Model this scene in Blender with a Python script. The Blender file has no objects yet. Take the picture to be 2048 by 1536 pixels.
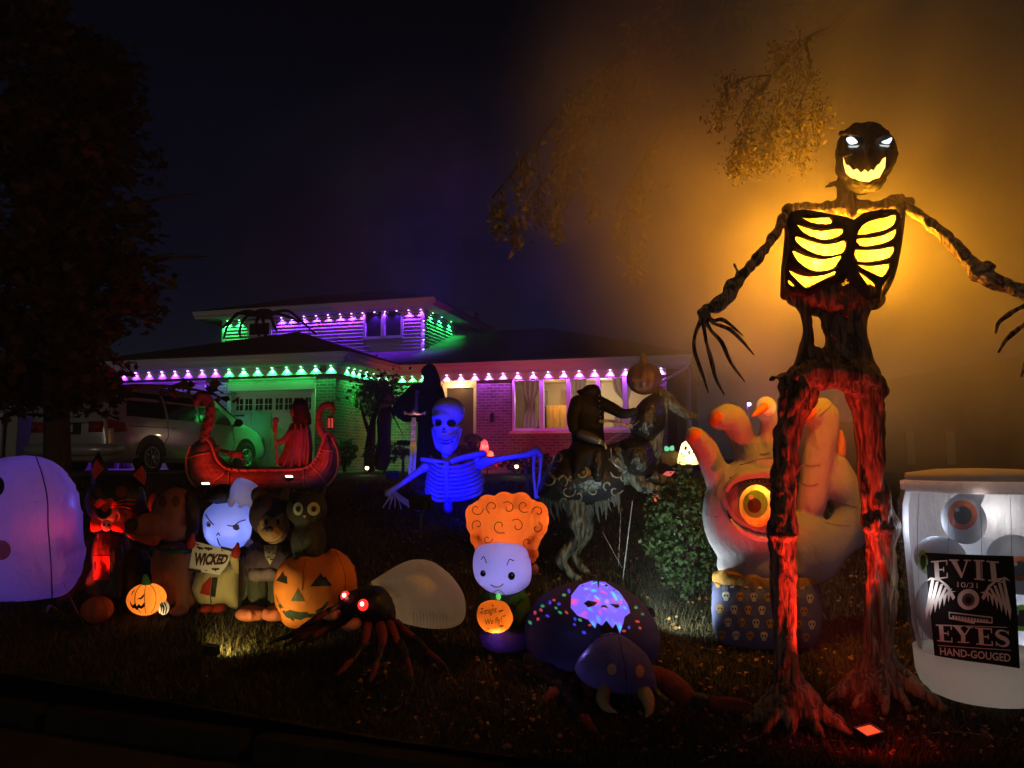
import bpy, bmesh, math, random
import numpy as np
from mathutils import Vector, Matrix, noise
from mathutils.bvhtree import BVHTree
from mathutils.geometry import delaunay_2d_cdt, intersect_line_plane
random.seed(7); rng = np.random.default_rng(7)
S = bpy.context.scene
COL = S.collection
# ------------------------------------------------------------------ camera, sky, exposure
F = 1535.0; PITCH = math.radians(5.5); EYE = Vector((0, 0, 1.6))
cam_d = bpy.data.cameras.new('camera'); cam = bpy.data.objects.new('camera', cam_d); COL.objects.link(cam)
cam.location = EYE; cam.rotation_euler = (math.pi/2 + PITCH, 0, 0)
cam_d.sensor_fit = 'HORIZONTAL'; cam_d.sensor_width = 36; cam_d.lens = 36*F/2048; cam_d.clip_end = 400; cam_d.clip_start = .05
S.camera = cam
S.render.resolution_x = 1024; S.render.resolution_y = 768
S.view_settings.view_transform = 'Standard'; S.view_settings.look = 'None'
S.view_settings.exposure = 0; S.view_settings.gamma = 1
S.cycles.use_denoising = True; S.cycles.use_light_tree = True
S.cycles.max_bounces = 5; S.cycles.diffuse_bounces = 2; S.cycles.glossy_bounces = 2
S.cycles.transmission_bounces = 4; S.cycles.transparent_max_bounces = 10; S.cycles.volume_bounces = 0
S.cycles.sample_clamp_indirect = 2.0; S.cycles.caustics_reflective = False; S.cycles.caustics_refractive = False
S.cycles.volume_step_rate = 2.0; S.cycles.volume_max_steps = 96
wd = bpy.data.worlds.new('World'); S.world = wd; wd.use_nodes = True
wn = wd.node_tree; bg = wn.nodes['Background']
tc = wn.nodes.new('ShaderNodeTexCoord'); sp = wn.nodes.new('ShaderNodeSeparateXYZ'); rp = wn.nodes.new('ShaderNodeValToRGB')
wn.links.new(tc.outputs['Generated'], sp.inputs[0]); wn.links.new(sp.outputs['Z'], rp.inputs[0]); wn.links.new(rp.outputs[0], bg.inputs[0])
e = rp.color_ramp.elements
e[0].position = 0.0; e[0].color = (.0042, .0072, .0165, 1)
e[1].position = .62; e[1].color = (.0004, .0005, .0013, 1)
m_ = e.new(.22); m_.color = (.0014, .0024, .0080, 1)
bg.inputs[1].default_value = 1.0

sun_d = bpy.data.lights.new('sun', 'SUN'); sun_d.energy = .16; sun_d.angle = math.radians(.6); sun_d.color = (1, .86, .66)
sun = bpy.data.objects.new('sun', sun_d); COL.objects.link(sun); sun.rotation_euler = Vector((.36, .92, -.085)).to_track_quat('-Z', 'Y').to_euler()

# ------------------------------------------------------------------ geometry helpers
CT, ST = math.cos(PITCH), math.sin(PITCH)
def ray(px, py):
    u = (px-1024)/F; v = (768-py)/F
    return Vector((u, CT - ST*v, ST + CT*v))
def P(px, py, Y):
    d = ray(px, py); return EYE + d*(Y/d.y)
def interp(x, xs, ys): return float(np.interp(x, xs, ys))
GX = [0, 4.5, 5.8, 7, 9, 11, 13, 14.5, 16, 60]; GZ = [0, .03, .17, .31, .62, .88, 1.10, 1.22, 1.28, 1.28]
def gz(y): return interp(y, GX, GZ)
def ground_at(px, py):
    d = ray(px, py); lo, hi = 2.0, 60.0
    for _ in range(40):
        m = (lo+hi)/2; p = EYE + d*(m/d.y)
        if p.z > gz(p.y): lo = m
        else: hi = m
    return EYE + d*(lo/d.y)
def A(v): return np.array(v, dtype=float)
def join(*gs):
    V = []; Fc = []; o = 0
    for g in gs:
        if isinstance(g, list): g = join(*g)
        v, f = g
        if len(v) == 0: continue
        V.append(A(v)); Fc += [tuple(i+o for i in t) for t in f]; o += len(v)
    return (np.vstack(V) if V else np.zeros((0, 3)), Fc)
def ellw(c, r, rot=None, nu=20, nv=12):
    V = [(0, 0, -1)]
    for j in range(1, nv):
        t = -math.pi/2 + math.pi*j/nv
        for i in range(nu):
            a = 2*math.pi*i/nu; V.append((math.cos(a)*math.cos(t), math.sin(a)*math.cos(t), math.sin(t)))
    V.append((0, 0, 1)); V = A(V)*A(r)
    if rot is not None: V = V @ A(rot.to_3x3()).T
    V = V + A(c); Fc = []; n = len(V)-1
    for i in range(nu):
        k = (i+1) % nu; Fc.append((0, 1+k, 1+i)); Fc.append((n, n-nu+i, n-nu+k))
        for j in range(nv-2):
            a = 1+j*nu; Fc.append((a+i, a+k, a+nu+k, a+nu+i))
    return V, Fc
def ell(px, py, Y, rx, ry, rd=None, rot=0, nu=20, nv=12):
    s = Y/F; rd = min(rx, ry)*s if rd is None else rd
    return ellw(P(px, py, Y), (rx*s, rd, ry*s), Matrix.Rotation(math.radians(rot), 3, 'Y') if rot else None, nu, nv)
def smooth_path(pts, k):
    if k <= 1 or len(pts) < 3: return [A(p) for p in pts]
    p = [A(q) for q in pts]; p = [2*p[0]-p[1]] + p + [2*p[-1]-p[-2]]; out = []
    for i in range(1, len(p)-2):
        for j in range(k):
            t = j/k; a, b, c, d = p[i-1], p[i], p[i+1], p[i+2]
            out.append(.5*((2*b)+(-a+c)*t+(2*a-5*b+4*c-d)*t*t+(-a+3*b-3*c+d)*t**3))
    out.append(p[-2]); return out
def tubw(pts, seg=8, k=3, cap=True, flat=1.0):
    """pts: (x,y,z,r) world"""
    q = smooth_path(pts, k); n = len(q); C = [Vector(p[:3]) for p in q]; R = [max(float(p[3]), 1e-4) for p in q]
    T = [(C[min(i+1, n-1)]-C[max(i-1, 0)]).normalized() for i in range(n)]
    up = Vector((0, 1, 0)) if abs(T[0].y) < .8 else Vector((1, 0, 0))
    N = T[0].cross(up).normalized(); V = []; rings = []
    def ring(c, t, r):
        nonlocal N
        N = (N - t*N.dot(t)).normalized(); B = t.cross(N); rings.append(len(V))
        for i in range(seg):
            a = 2*math.pi*i/seg; V.append(c + N*math.cos(a)*r + B*math.sin(a)*r*flat)
    if cap:
        for o, s in ((.9, .42), (.5, .85)): ring(C[0]-T[0]*R[0]*o, T[0], R[0]*s)
    for c, t, r in zip(C, T, R): ring(c, t, r)
    if cap:
        for o, s in ((.5, .85), (.9, .42)): ring(C[-1]+T[-1]*R[-1]*o, T[-1], R[-1]*s)
    Fc = []
    for a, b in zip(rings, rings[1:]):
        for i in range(seg):
            k2 = (i+1) % seg; Fc.append((a+i, b+i, b+k2, a+k2))
    Fc.append(tuple(rings[0]+i for i in range(seg))); Fc.append(tuple(rings[-1]+seg-1-i for i in range(seg)))
    return A([tuple(v) for v in V]), Fc
def tub(pts, seg=8, k=3, cap=True, flat=1.0):
    """pts: (px,py,Y,r_px)"""
    return tubw([tuple(P(a, b, Y)) + (r*Y/F,) for a, b, Y, r in pts], seg, k, cap, flat)
def tri2d(out, sp=None, inner=True):
    out = [Vector((float(a), float(b))) for a, b in out]; n = len(out)
    if sp:
        den = []
        for i in range(n):
            a, b = out[i], out[(i+1) % n]; m = max(1, int((b-a).length/sp))
            den += [a.lerp(b, j/m) for j in range(m)]
        out = den; n = len(out)
    pts = list(out)
    if sp and inner:
        xs = [p.x for p in out]; ys = [p.y for p in out]
        o = np.array([tuple(p) for p in out]); o2 = np.roll(o, -1, 0)
        gx, gy = np.meshgrid(np.arange(min(xs)+sp/2, max(xs), sp), np.arange(min(ys)+sp/2, max(ys), sp))
        q = np.stack([gx.ravel(), gy.ravel()], 1); d = dist2(q, o)
        ins = inside(q, o)
        for (x, y), dd, ii in zip(q, d, ins):
            if ii and dd > sp*.45: pts.append(Vector((x, y)))
    r = delaunay_2d_cdt(pts, [(i, (i+1) % n) for i in range(n)], [], 1, 1e-6)
    return np.array([tuple(v) for v in r[0]]), [tuple(f) for f in r[2]], np.array([tuple(p) for p in out])
def dist2(q, o):
    d = np.full(len(q), 1e9); o2 = np.roll(o, -1, 0)
    for a, b in zip(o, o2):
        ab = b-a; t = np.clip(((q-a)@ab)/max(ab@ab, 1e-12), 0, 1); d = np.minimum(d, np.hypot(*(q-(a+t[:, None]*ab)).T))
    return d
def inside(q, o):
    c = np.zeros(len(q), bool); o2 = np.roll(o, -1, 0)
    for a, b in zip(o, o2):
        m = (a[1] > q[:, 1]) != (b[1] > q[:, 1])
        with np.errstate(divide='ignore', invalid='ignore'):
            x = (b[0]-a[0])*(q[:, 1]-a[1])/(b[1]-a[1])+a[0]
        c ^= m & (q[:, 0] < x)
    return c
def arc(out, k=4):
    """closed smooth curve through the outline points"""
    p = [A(q) for q in out]; n = len(p); r = []
    for i in range(n):
        a, b, c, d = p[i-1], p[i], p[(i+1) % n], p[(i+2) % n]
        for j in range(k):
            t = j/k; r.append(tuple(.5*((2*b)+(-a+c)*t+(2*a-5*b+4*c-d)*t*t+(-a+3*b-3*c+d)*t**3)))
    return r
def circ(cx, cy, rx, ry=None, n=20, rot=0):
    ry = rx if ry is None else ry; c, s = math.cos(math.radians(rot)), math.sin(math.radians(rot)); r = []
    for i in range(n):
        a = 2*math.pi*i/n; x = rx*math.cos(a); y = ry*math.sin(a); r.append((cx+x*c-y*s, cy+x*s+y*c))
    return r
def pil(out, Y, H, sp=6, back=1.0, sm=3):
    """an inflated cushion: outline in the photo's pixels at distance Y, half thickness H metres"""
    q, f, o = tri2d(out, sp); d = dist2(q, o); mx = d.max(); h = np.sqrt(np.clip(1-(1-d/mx)**2, 0, 1)); h[d < 1e-3] = 0
    nb = [set() for _ in q]
    for t in f:
        for a, b in zip(t, t[1:]+t[:1]): nb[a].add(b); nb[b].add(a)
    bd = d < 1e-3
    for _ in range(sm):
        h2 = h.copy()
        for i, s in enumerate(nb):
            if not bd[i] and s: h2[i] = .5*h[i]+.5*np.mean([h[j] for j in s])
        h = h2
    n = len(q); V = [tuple(P(x, y, Y-H*hh)) for (x, y), hh in zip(q, h)]; idx = {}
    for i in range(n):
        if bd[i]: idx[i] = i
        else: idx[i] = len(V); x, y = q[i]; p = P(x, y, Y); V.append((p.x, p.y+H*h[i]*back, p.z))
    Fc = []
    for t in f:
        a = V[t[0]]; Fc.append(t); Fc.append(tuple(idx[i] for i in reversed(t)))
    return A(V), Fc
def slab(out, Y, th, sp=None):
    q, f, o = tri2d(out, sp, inner=False); n = len(q)
    V = [tuple(P(x, y, Y-th/2)) for x, y in q]; W_ = [P(x, y, Y) for x, y in q]; V += [(p.x, p.y+th/2, p.z) for p in W_]
    Fc = list(f)+[tuple(n+i for i in reversed(t)) for t in f]; ed = {}
    for t in f:
        for a, b in zip(t, t[1:]+t[:1]): ed[(a, b)] = 1
    for a, b in ed:
        if (b, a) not in ed: Fc.append((b, a, a+n, b+n))
    return A(V), Fc
def sheetp(out, Y, sp=12):
    q, f, _ = tri2d(out, sp); return A([tuple(P(x, y, Y)) for x, y in q]), [tuple(reversed(t)) for t in f]
def plate(out, holes, Y, th, bulge=0):
    """a slab with openings cut through it"""
    loops = [out]+holes; pts = []; ed = []
    for lp in loops:
        o = []
        for i in range(len(lp)):
            a, b = A(lp[i]), A(lp[(i+1) % len(lp)]); m = max(1, int(np.hypot(*(b-a))/5)); o += [tuple(a+(b-a)*j/m) for j in range(m)]
        n0 = len(pts); pts += [Vector(p) for p in o]; ed += [(n0+i, n0+(i+1) % len(o)) for i in range(len(o))]
    r = delaunay_2d_cdt(pts, ed, [], 0, 1e-6); q = np.array([tuple(v) for v in r[0]]); f = [tuple(t) for t in r[2]]; c = np.array([q[list(t)].mean(0) for t in f])
    ok = inside(c, A(out))
    for hh in holes: ok &= ~inside(c, A(hh))
    f = [t for t, k in zip(f, ok) if k]; dd = np.minimum.reduce([dist2(q, A(l)) for l in loops]); n = len(q)
    yy = [Y-bulge*min(1, d/4) for d in dd]; W_ = [P(x, y, Y) for x, y in q]; V = [(p.x, p.y-th/2-bulge*min(1, d/3.5), p.z) for p, d in zip(W_, dd)]+[(p.x, p.y+th/2, p.z) for p in W_]
    E = set()
    for t in f:
        for a, b in zip(t, t[1:]+t[:1]): E.add((a, b))
    Fc = list(f)+[tuple(n+i for i in reversed(t)) for t in f]+[(b, a, a+n, b+n) for a, b in E if (b, a) not in E]
    return A(V), Fc
def boxw(c, s, rot=None):
    V = A([(x, y, z) for x in (-.5, .5) for y in (-.5, .5) for z in (-.5, .5)])*A(s)
    if rot is not None: V = V @ A(rot.to_3x3()).T
    return V+A(c), [(0, 1, 3, 2), (4, 6, 7, 5), (0, 4, 5, 1), (2, 3, 7, 6), (0, 2, 6, 4), (1, 5, 7, 3)]
def b6(x0, x1, y0, y1, z0, z1): return boxw(((x0+x1)/2, (y0+y1)/2, (z0+z1)/2), (x1-x0, y1-y0, z1-z0))
def lathe(c, prof, n=24, lobes=0, amp=0, sx=1, sy=1):
    V = []; Fc = []
    for r, z in prof:
        for i in range(n):
            a = 2*math.pi*i/n; k = 1 - amp*(1-abs(math.sin(a*lobes/2))) if lobes else 1
            V.append((c[0]+r*k*math.cos(a)*sx, c[1]+r*k*math.sin(a)*sy, c[2]+z))
    for j in range(len(prof)-1):
        for i in range(n):
            k = (i+1) % n; Fc.append((j*n+i, j*n+k, j*n+n+k, j*n+n+i))
    Fc.append(tuple(range(n-1, -1, -1))); m = (len(prof)-1)*n; Fc.append(tuple(m+i for i in range(n)))
    return A(V), Fc
def pumpkin_geo(c, rx, rz, lobes=8, amp=.16, ry=None, n=64):
    pr = [(max(.02, math.cos(t))*rx, math.sin(t)*rz*(1 if t < 1.1 else .93)) for t in np.linspace(-1.45, 1.5, 15)]
    return lathe(c, pr, n, lobes, amp, 1, (ry or rx)/rx)
def mk(g, name='m'):
    me = bpy.data.meshes.new(name); me.from_pydata([tuple(v) for v in g[0]], [], g[1]); me.update(); return me
def union(gs, voxel=.02, sm=4, factor=.6):
    """merge closed shapes into one continuous skin"""
    me = mk(join(*gs)); o = bpy.data.objects.new('tmp', me); COL.objects.link(o)
    r = o.modifiers.new('r', 'REMESH'); r.mode = 'VOXEL'; r.voxel_size = voxel
    if sm: s = o.modifiers.new('s', 'SMOOTH'); s.iterations = sm; s.factor = factor
    dg = bpy.context.evaluated_depsgraph_get(); em = o.evaluated_get(dg).to_mesh()
    n = len(em.vertices); v = np.empty(n*3); em.vertices.foreach_get('co', v); f = [tuple(p.vertices) for p in em.polygons]
    o.evaluated_get(dg).to_mesh_clear(); bpy.data.objects.remove(o); bpy.data.meshes.remove(me)
    return v.reshape(-1, 3), f
def normals(g):
    me = mk(g); n = np.empty(len(me.vertices)*3); me.vertex_normals.foreach_get('vector', n) if hasattr(me.vertex_normals, 'foreach_get') else None
    bpy.data.meshes.remove(me); return n.reshape(-1, 3)
def grooves(g, amp=.012, fx=14, fz=2.2, seed=0):
    """knotted root relief cut into a skin"""
    V = A(g[0]).copy(); N = normals(g)
    for i, (x, y, z) in enumerate(V):
        w = noise.noise(Vector((x*3+seed, y*3, z*1.5)))*1.5
        a = noise.noise(Vector((x*fx+w+seed, y*fx+w, z*fz+seed)))
        b = noise.noise(Vector((x*fx*2+seed, y*fx*2, z*fz*2.5)))
        k = abs(a)*2.2-.55+b*.35
        V[i] += N[i]*amp*k
    return V, g[1]
def bvh(g): return BVHTree.FromPolygons([tuple(v) for v in g[0]], [tuple(f) for f in g[1]])
def cast(B, px, py, off, ref=None):
    d = ray(px, py).normalized(); h, n, i, ds = B.ray_cast(EYE, d)
    if h is None:
        h = EYE + d*(ref if ref else 5); h2, n, i, ds = B.find_nearest(h); h = h2 if h2 else h
        return h - d*off
    return h - d*off
def decal(out, B, off=.004, sp=5, Yr=6):
    """a printed shape lying on the surface B, a few millimetres proud of it"""
    q, f, _ = tri2d(out, sp)
    V = [tuple(cast(B, x, y, off, Yr)) for x, y in q]; return A(V), [tuple(reversed(t)) for t in f]
def line(pts, B, w=1.2, off=.004, k=4, Yr=6, r=None):
    """a printed or stitched line following surface B"""
    pp = smooth_path([A(p) for p in pts], k); L = [cast(B, p[0], p[1], off, Yr) for p in pp]
    return tubw([tuple(p)+(w*p.y/F/2,) for p in L], 5, 1)
_font = None
def text_px(s, cx, cy, w, h, shear=0, bold=0, rot=0, quad=None):
    cu = bpy.data.curves.new('t', 'FONT'); cu.body = s; cu.align_x = 'CENTER'; cu.align_y = 'CENTER'; cu.offset = bold; cu.resolution_u = 3
    cu.shear = shear
    o = bpy.data.objects.new('t', cu); COL.objects.link(o); dg = bpy.context.evaluated_depsgraph_get()
    me = bpy.data.meshes.new_from_object(o.evaluated_get(dg)); v = A([tuple(x.co) for x in me.vertices]); f = [tuple(p.vertices) for p in me.polygons]
    bpy.data.objects.remove(o); bpy.data.curves.remove(cu); bpy.data.meshes.remove(me)
    mn, mx = v.min(0), v.max(0); u = (v[:, 0]-mn[0])/(mx[0]-mn[0]); t = (v[:, 1]-mn[1])/(mx[1]-mn[1])
    if quad:
        a, b, c, d = [A(p) for p in quad]  # TL TR BR BL
        q = [(1-y)*((1-x)*d+x*c)+y*((1-x)*a+x*b) if False else (y)*((1-x)*a+x*b)+(1-y)*((1-x)*d+x*c) for x, y in zip(u, t)]
        return np.array(q), f
    x = (u-.5)*w; y = -(t-.5)*h; c, s_ = math.cos(math.radians(rot)), math.sin(math.radians(rot))
    return np.stack([cx+x*c-y*s_, cy+x*s_+y*c], 1), f
def text_on(B, off=.005, Yr=6, **k):
    q, f = text_px(**k); V = [tuple(cast(B, x, y, off, Yr)) for x, y in q]; return A(V), f

# ------------------------------------------------------------------ materials
MATS = {}
def mat(name, col, rough=.8, trans=0, emit=None, es=0, bump=None, var=None, metal=0, spec=.3, coat=0, stretch=None, island=0, alpha=1):
    if name in MATS: return MATS[name]
    m = bpy.data.materials.new(name); m.use_nodes = True; MATS[name] = m; nt = m.node_tree; N = nt.nodes; L = nt.links
    b = N['Principled BSDF']; out = N['Material Output']
    c = (*col, 1) if len(col) == 3 else col
    b.inputs['Base Color'].default_value = c; b.inputs['Roughness'].default_value = rough; b.inputs['Metallic'].default_value = metal
    b.inputs['Specular IOR Level'].default_value = spec; b.inputs['Coat Weight'].default_value = coat
    if emit: b.inputs['Emission Color'].default_value = (*emit, 1); b.inputs['Emission Strength'].default_value = es
    csock = None; vec = None
    if var or bump:
        t = N.new('ShaderNodeTexCoord'); vec = t.outputs['Object']
        if stretch:
            mp = N.new('ShaderNodeMapping'); mp.inputs['Scale'].default_value = stretch; L.new(vec, mp.inputs[0]); vec = mp.outputs[0]
    if var:
        n = N.new('ShaderNodeTexNoise'); n.inputs['Scale'].default_value = var[0]; n.inputs['Detail'].default_value = 5; L.new(vec, n.inputs['Vector'])
        mx = N.new('ShaderNodeMix'); mx.data_type = 'RGBA'; mx.inputs[6].default_value = tuple(x*(1-var[1]) for x in c[:3])+(1,)
        mx.inputs[7].default_value = (*var[2], 1) if len(var) > 2 else tuple(min(1, x*(1+var[1])) for x in c[:3])+(1,)
        rr = N.new('ShaderNodeValToRGB'); rr.color_ramp.elements[0].position = .35; rr.color_ramp.elements[1].position = .68
        L.new(n.outputs[0], rr.inputs[0]); L.new(rr.outputs[0], mx.inputs[0]); csock = mx.outputs[2]
    if island:
        g = N.new('ShaderNodeNewGeometry'); hs = N.new('ShaderNodeHueSaturation'); mm = N.new('ShaderNodeMapRange')
        mm.inputs[3].default_value = 1-island; mm.inputs[4].default_value = 1+island; L.new(g.outputs['Random Per Island'], mm.inputs[0])
        L.new(mm.outputs[0], hs.inputs['Value'])
        if csock: L.new(csock, hs.inputs['Color'])
        else: hs.inputs['Color'].default_value = c
        csock = hs.outputs[0]
    if csock: L.new(csock, b.inputs['Base Color'])
    nsock = None
    if bump:
        n = N.new('ShaderNodeTexNoise'); n.inputs['Scale'].default_value = bump[0]; n.inputs['Detail'].default_value = 6; L.new(vec, n.inputs['Vector'])
        bp = N.new('ShaderNodeBump'); bp.inputs['Strength'].default_value = bump[1]; bp.inputs['Distance'].default_value = bump[2] if len(bump) > 2 else .02
        L.new(n.outputs[0], bp.inputs['Height']); nsock = bp.outputs[0]; L.new(nsock, b.inputs['Normal'])
    sh = b.outputs[0]
    if trans:
        tr = N.new('ShaderNodeBsdfTranslucent'); tr.inputs[0].default_value = c
        if csock: L.new(csock, tr.inputs[0])
        if nsock: L.new(nsock, tr.inputs['Normal'])
        mx = N.new('ShaderNodeMixShader'); mx.inputs[0].default_value = trans; L.new(sh, mx.inputs[1]); L.new(tr.outputs[0], mx.inputs[2]); sh = mx.outputs[0]
    if alpha < 1:
        tr = N.new('ShaderNodeBsdfTransparent'); mx = N.new('ShaderNodeMixShader'); mx.inputs[0].default_value = 1-alpha
        L.new(sh, mx.inputs[1]); L.new(tr.outputs[0], mx.inputs[2]); sh = mx.outputs[0]
    L.new(sh, out.inputs[0]); return m
def fab(name, col, trans=.5, rough=.75, **k):
    k.setdefault('bump', (8, .9, .04)); k.setdefault('stretch', (1.6, 1.6, .7)); return mat(name, col, rough, trans, **k)
def lam(name, col, es): return mat(name, (.1, .1, .1), .5, emit=col, es=es)
BLK = fab('black_nylon', (.012, .011, .013), .1, .5, spec=.35)
INK = mat('black_print', (.012, .012, .012), .7)
PLA = mat('black_plastic', (.015, .015, .015), .4, spec=.5)
METAL = mat('dark_metal', (.05, .05, .055), .4, metal=.8)

# ------------------------------------------------------------------ things
def props(o, label=None, cat=None, group=None, kind=None):
    if label: o['label'] = label
    if cat: o['category'] = cat
    if group: o['group'] = group
    if kind: o['kind'] = kind
class Thing:
    def __init__(s, name, label, cat, base, group=None, rotz=0):
        s.o = bpy.data.objects.new(name, None); COL.objects.link(s.o); s.base = Vector(base); s.o.location = s.base; s.o.rotation_euler.z = rotz
        s.o.empty_display_size = .1; props(s.o, label, cat, group); s.loc = s.base
        s.local = False
    def add(s, name, g, m, parent=None, label=None, smooth=True, kind=None):
        g = join(*g) if isinstance(g, list) else g
        V = A(g[0]) - (0 if s.local else A(s.base)); me = mk((V, g[1]), name); me.materials.append(m)
        if smooth: me.polygons.foreach_set('use_smooth', [True]*len(me.polygons))
        o = bpy.data.objects.new(name, me); COL.objects.link(o); o.parent = parent or s.o
        if label: o['label'] = label
        if kind: o['kind'] = kind
        return o
    def light(s, kind, pos, col, W, r=.03, to=None, ang=60, blend=.5, name='lamp_light'):
        ld = bpy.data.lights.new(name, kind); ld.color = col; ld.energy = W; ld.shadow_soft_size = r
        if kind == 'SPOT': ld.spot_size = math.radians(ang); ld.spot_blend = blend
        o = bpy.data.objects.new(name, ld); COL.objects.link(o); o.parent = s.o; o.location = Vector(pos) - (Vector((0, 0, 0)) if s.local else s.base)
        if to is not None:
            o.rotation_euler = (Vector(to)-Vector(pos)).to_track_quat('-Z', 'Y').to_euler()
        return o
def single(name, g, m, label=None, cat=None, group=None, kind=None, smooth=True, base=None):
    g = join(*g) if isinstance(g, list) else g; V = A(g[0])
    b = A(base) if base is not None else (A([0, 0, 0]) if kind else A([(V[:, 0].min()+V[:, 0].max())/2, (V[:, 1].min()+V[:, 1].max())/2, V[:, 2].min()]))
    me = mk((V-b, g[1]), name); me.materials.append(m)
    if smooth: me.polygons.foreach_set('use_smooth', [True]*len(me.polygons))
    o = bpy.data.objects.new(name, me); COL.objects.link(o); o.location = b; props(o, label, cat, group, kind); return o
def cr(px, py, k, ox, oy): return (ox+px/k, oy+py/k)
def CR(k, ox, oy): return lambda *pts: [(ox+x/k, oy+y/k) for x, y in pts]
GX = [0, 4.5, 5.8, 7, 9, 11, 13, 14, 15, 60]; GZ = [0, .03, .17, .31, .62, .88, 1.11, 1.22, 1.28, 1.28]
PURPLE = (.20, .025, 1.0); PINK = (.46, .08, .95); GREEN = (.03, 1.0, .16); WARM = (1.0, .62, .2); RED = (1.0, .035, .015)
# ------------------------------------------------------------------ ground
KA, KB = ground_at(300, 1425), ground_at(1350, 1585)
def kerb_y(x): # the kerb runs across the verge in front of the display
    a, b = KA, KB; return a.y + (x-a.x)*(b.y-a.y)/(b.x-a.x)
def sheet(name, xs, ys, zf, m, keep=None, kind='structure'):
    V = [(x, y, zf(x, y)) for y in ys for x in xs]; n = len(xs); Fc = []
    for j in range(len(ys)-1):
        for i in range(n-1):
            cx = (xs[i]+xs[i+1])/2; cy = (ys[j]+ys[j+1])/2
            if keep is None or keep(cx, cy): Fc.append((j*n+i, j*n+i+1, j*n+n+i+1, j*n+n+i))
    return single(name, (A(V), Fc), m, kind=kind)
def bumpz(x, y): return .03*noise.noise(Vector((x*.7, y*.7, 0)))+.012*noise.noise(Vector((x*3, y*3, 2)))
M_SOIL = mat('lawn_soil', (.03, .024, .014), .95, var=(2.2, .6, (.05, .04, .02)), bump=(30, .9, .05))
M_ASPH = mat('asphalt', (.045, .044, .043), .95, spec=.08, var=(2.5, .25), bump=(160, .6, .01))
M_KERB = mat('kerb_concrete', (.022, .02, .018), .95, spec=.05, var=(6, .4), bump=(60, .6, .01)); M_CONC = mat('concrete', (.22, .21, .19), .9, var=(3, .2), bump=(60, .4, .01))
xs = list(np.linspace(-16, 16, 129)); V = []; Fc = []
ts = list(np.linspace(0, 1, 14))+[1+k*.25/3 for k in range(1, 150)]
for t in ts:
    for x in xs:
        k0 = kerb_y(x)+.16; y = k0+t*3.0 if t > 0 else k0
        V.append((x*(1+max(0, y-8)*.04), y, gz(y)+bumpz(x, y)*min(1, t*6)))
n = len(xs)
for j in range(len(ts)-1):
    for i in range(n-1): Fc.append((j*n+i, j*n+i+1, j*n+n+i+1, j*n+n+i))
single('lawn', (A(V), Fc), M_SOIL, kind='structure')
single('ground', (A([(-200, -60, -.25), (200, -60, -.25), (200, 40, -.25), (-200, 40, -.25), (-200, 40.1, 1.2), (200, 40.1, 1.2), (200, 300, 1.2), (-200, 300, 1.2), (-200, 40, 1.2), (200, 40, 1.2)]), [(0, 1, 2, 3), (8, 9, 5, 4), (4, 5, 6, 7)]), M_SOIL, kind='structure', smooth=False)
x0, x1 = -30, 30
single('road', (A([(x0, -12, -.13), (x1, -12, -.13), (x1, kerb_y(x1), -.13), (x0, kerb_y(x0), -.13)]), [(0, 1, 2, 3)]), M_ASPH, kind='structure', smooth=False)
dk = Vector((x1-x0, kerb_y(x1)-kerb_y(x0), 0)).normalized(); nk = Vector((-dk.y, dk.x, 0)); angk = math.atan2(dk.y, dk.x)
kt = Thing('kerb', None, None, (0, 0, 0)); kt.o['kind'] = 'structure'
me_k = None
for i in range(14):
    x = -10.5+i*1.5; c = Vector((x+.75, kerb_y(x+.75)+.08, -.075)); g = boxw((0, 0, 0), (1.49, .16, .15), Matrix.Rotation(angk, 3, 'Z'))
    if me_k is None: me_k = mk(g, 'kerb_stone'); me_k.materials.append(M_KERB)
    o = bpy.data.objects.new('kerb_stone', me_k); COL.objects.link(o); o.parent = kt.o; o.location = c
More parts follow.
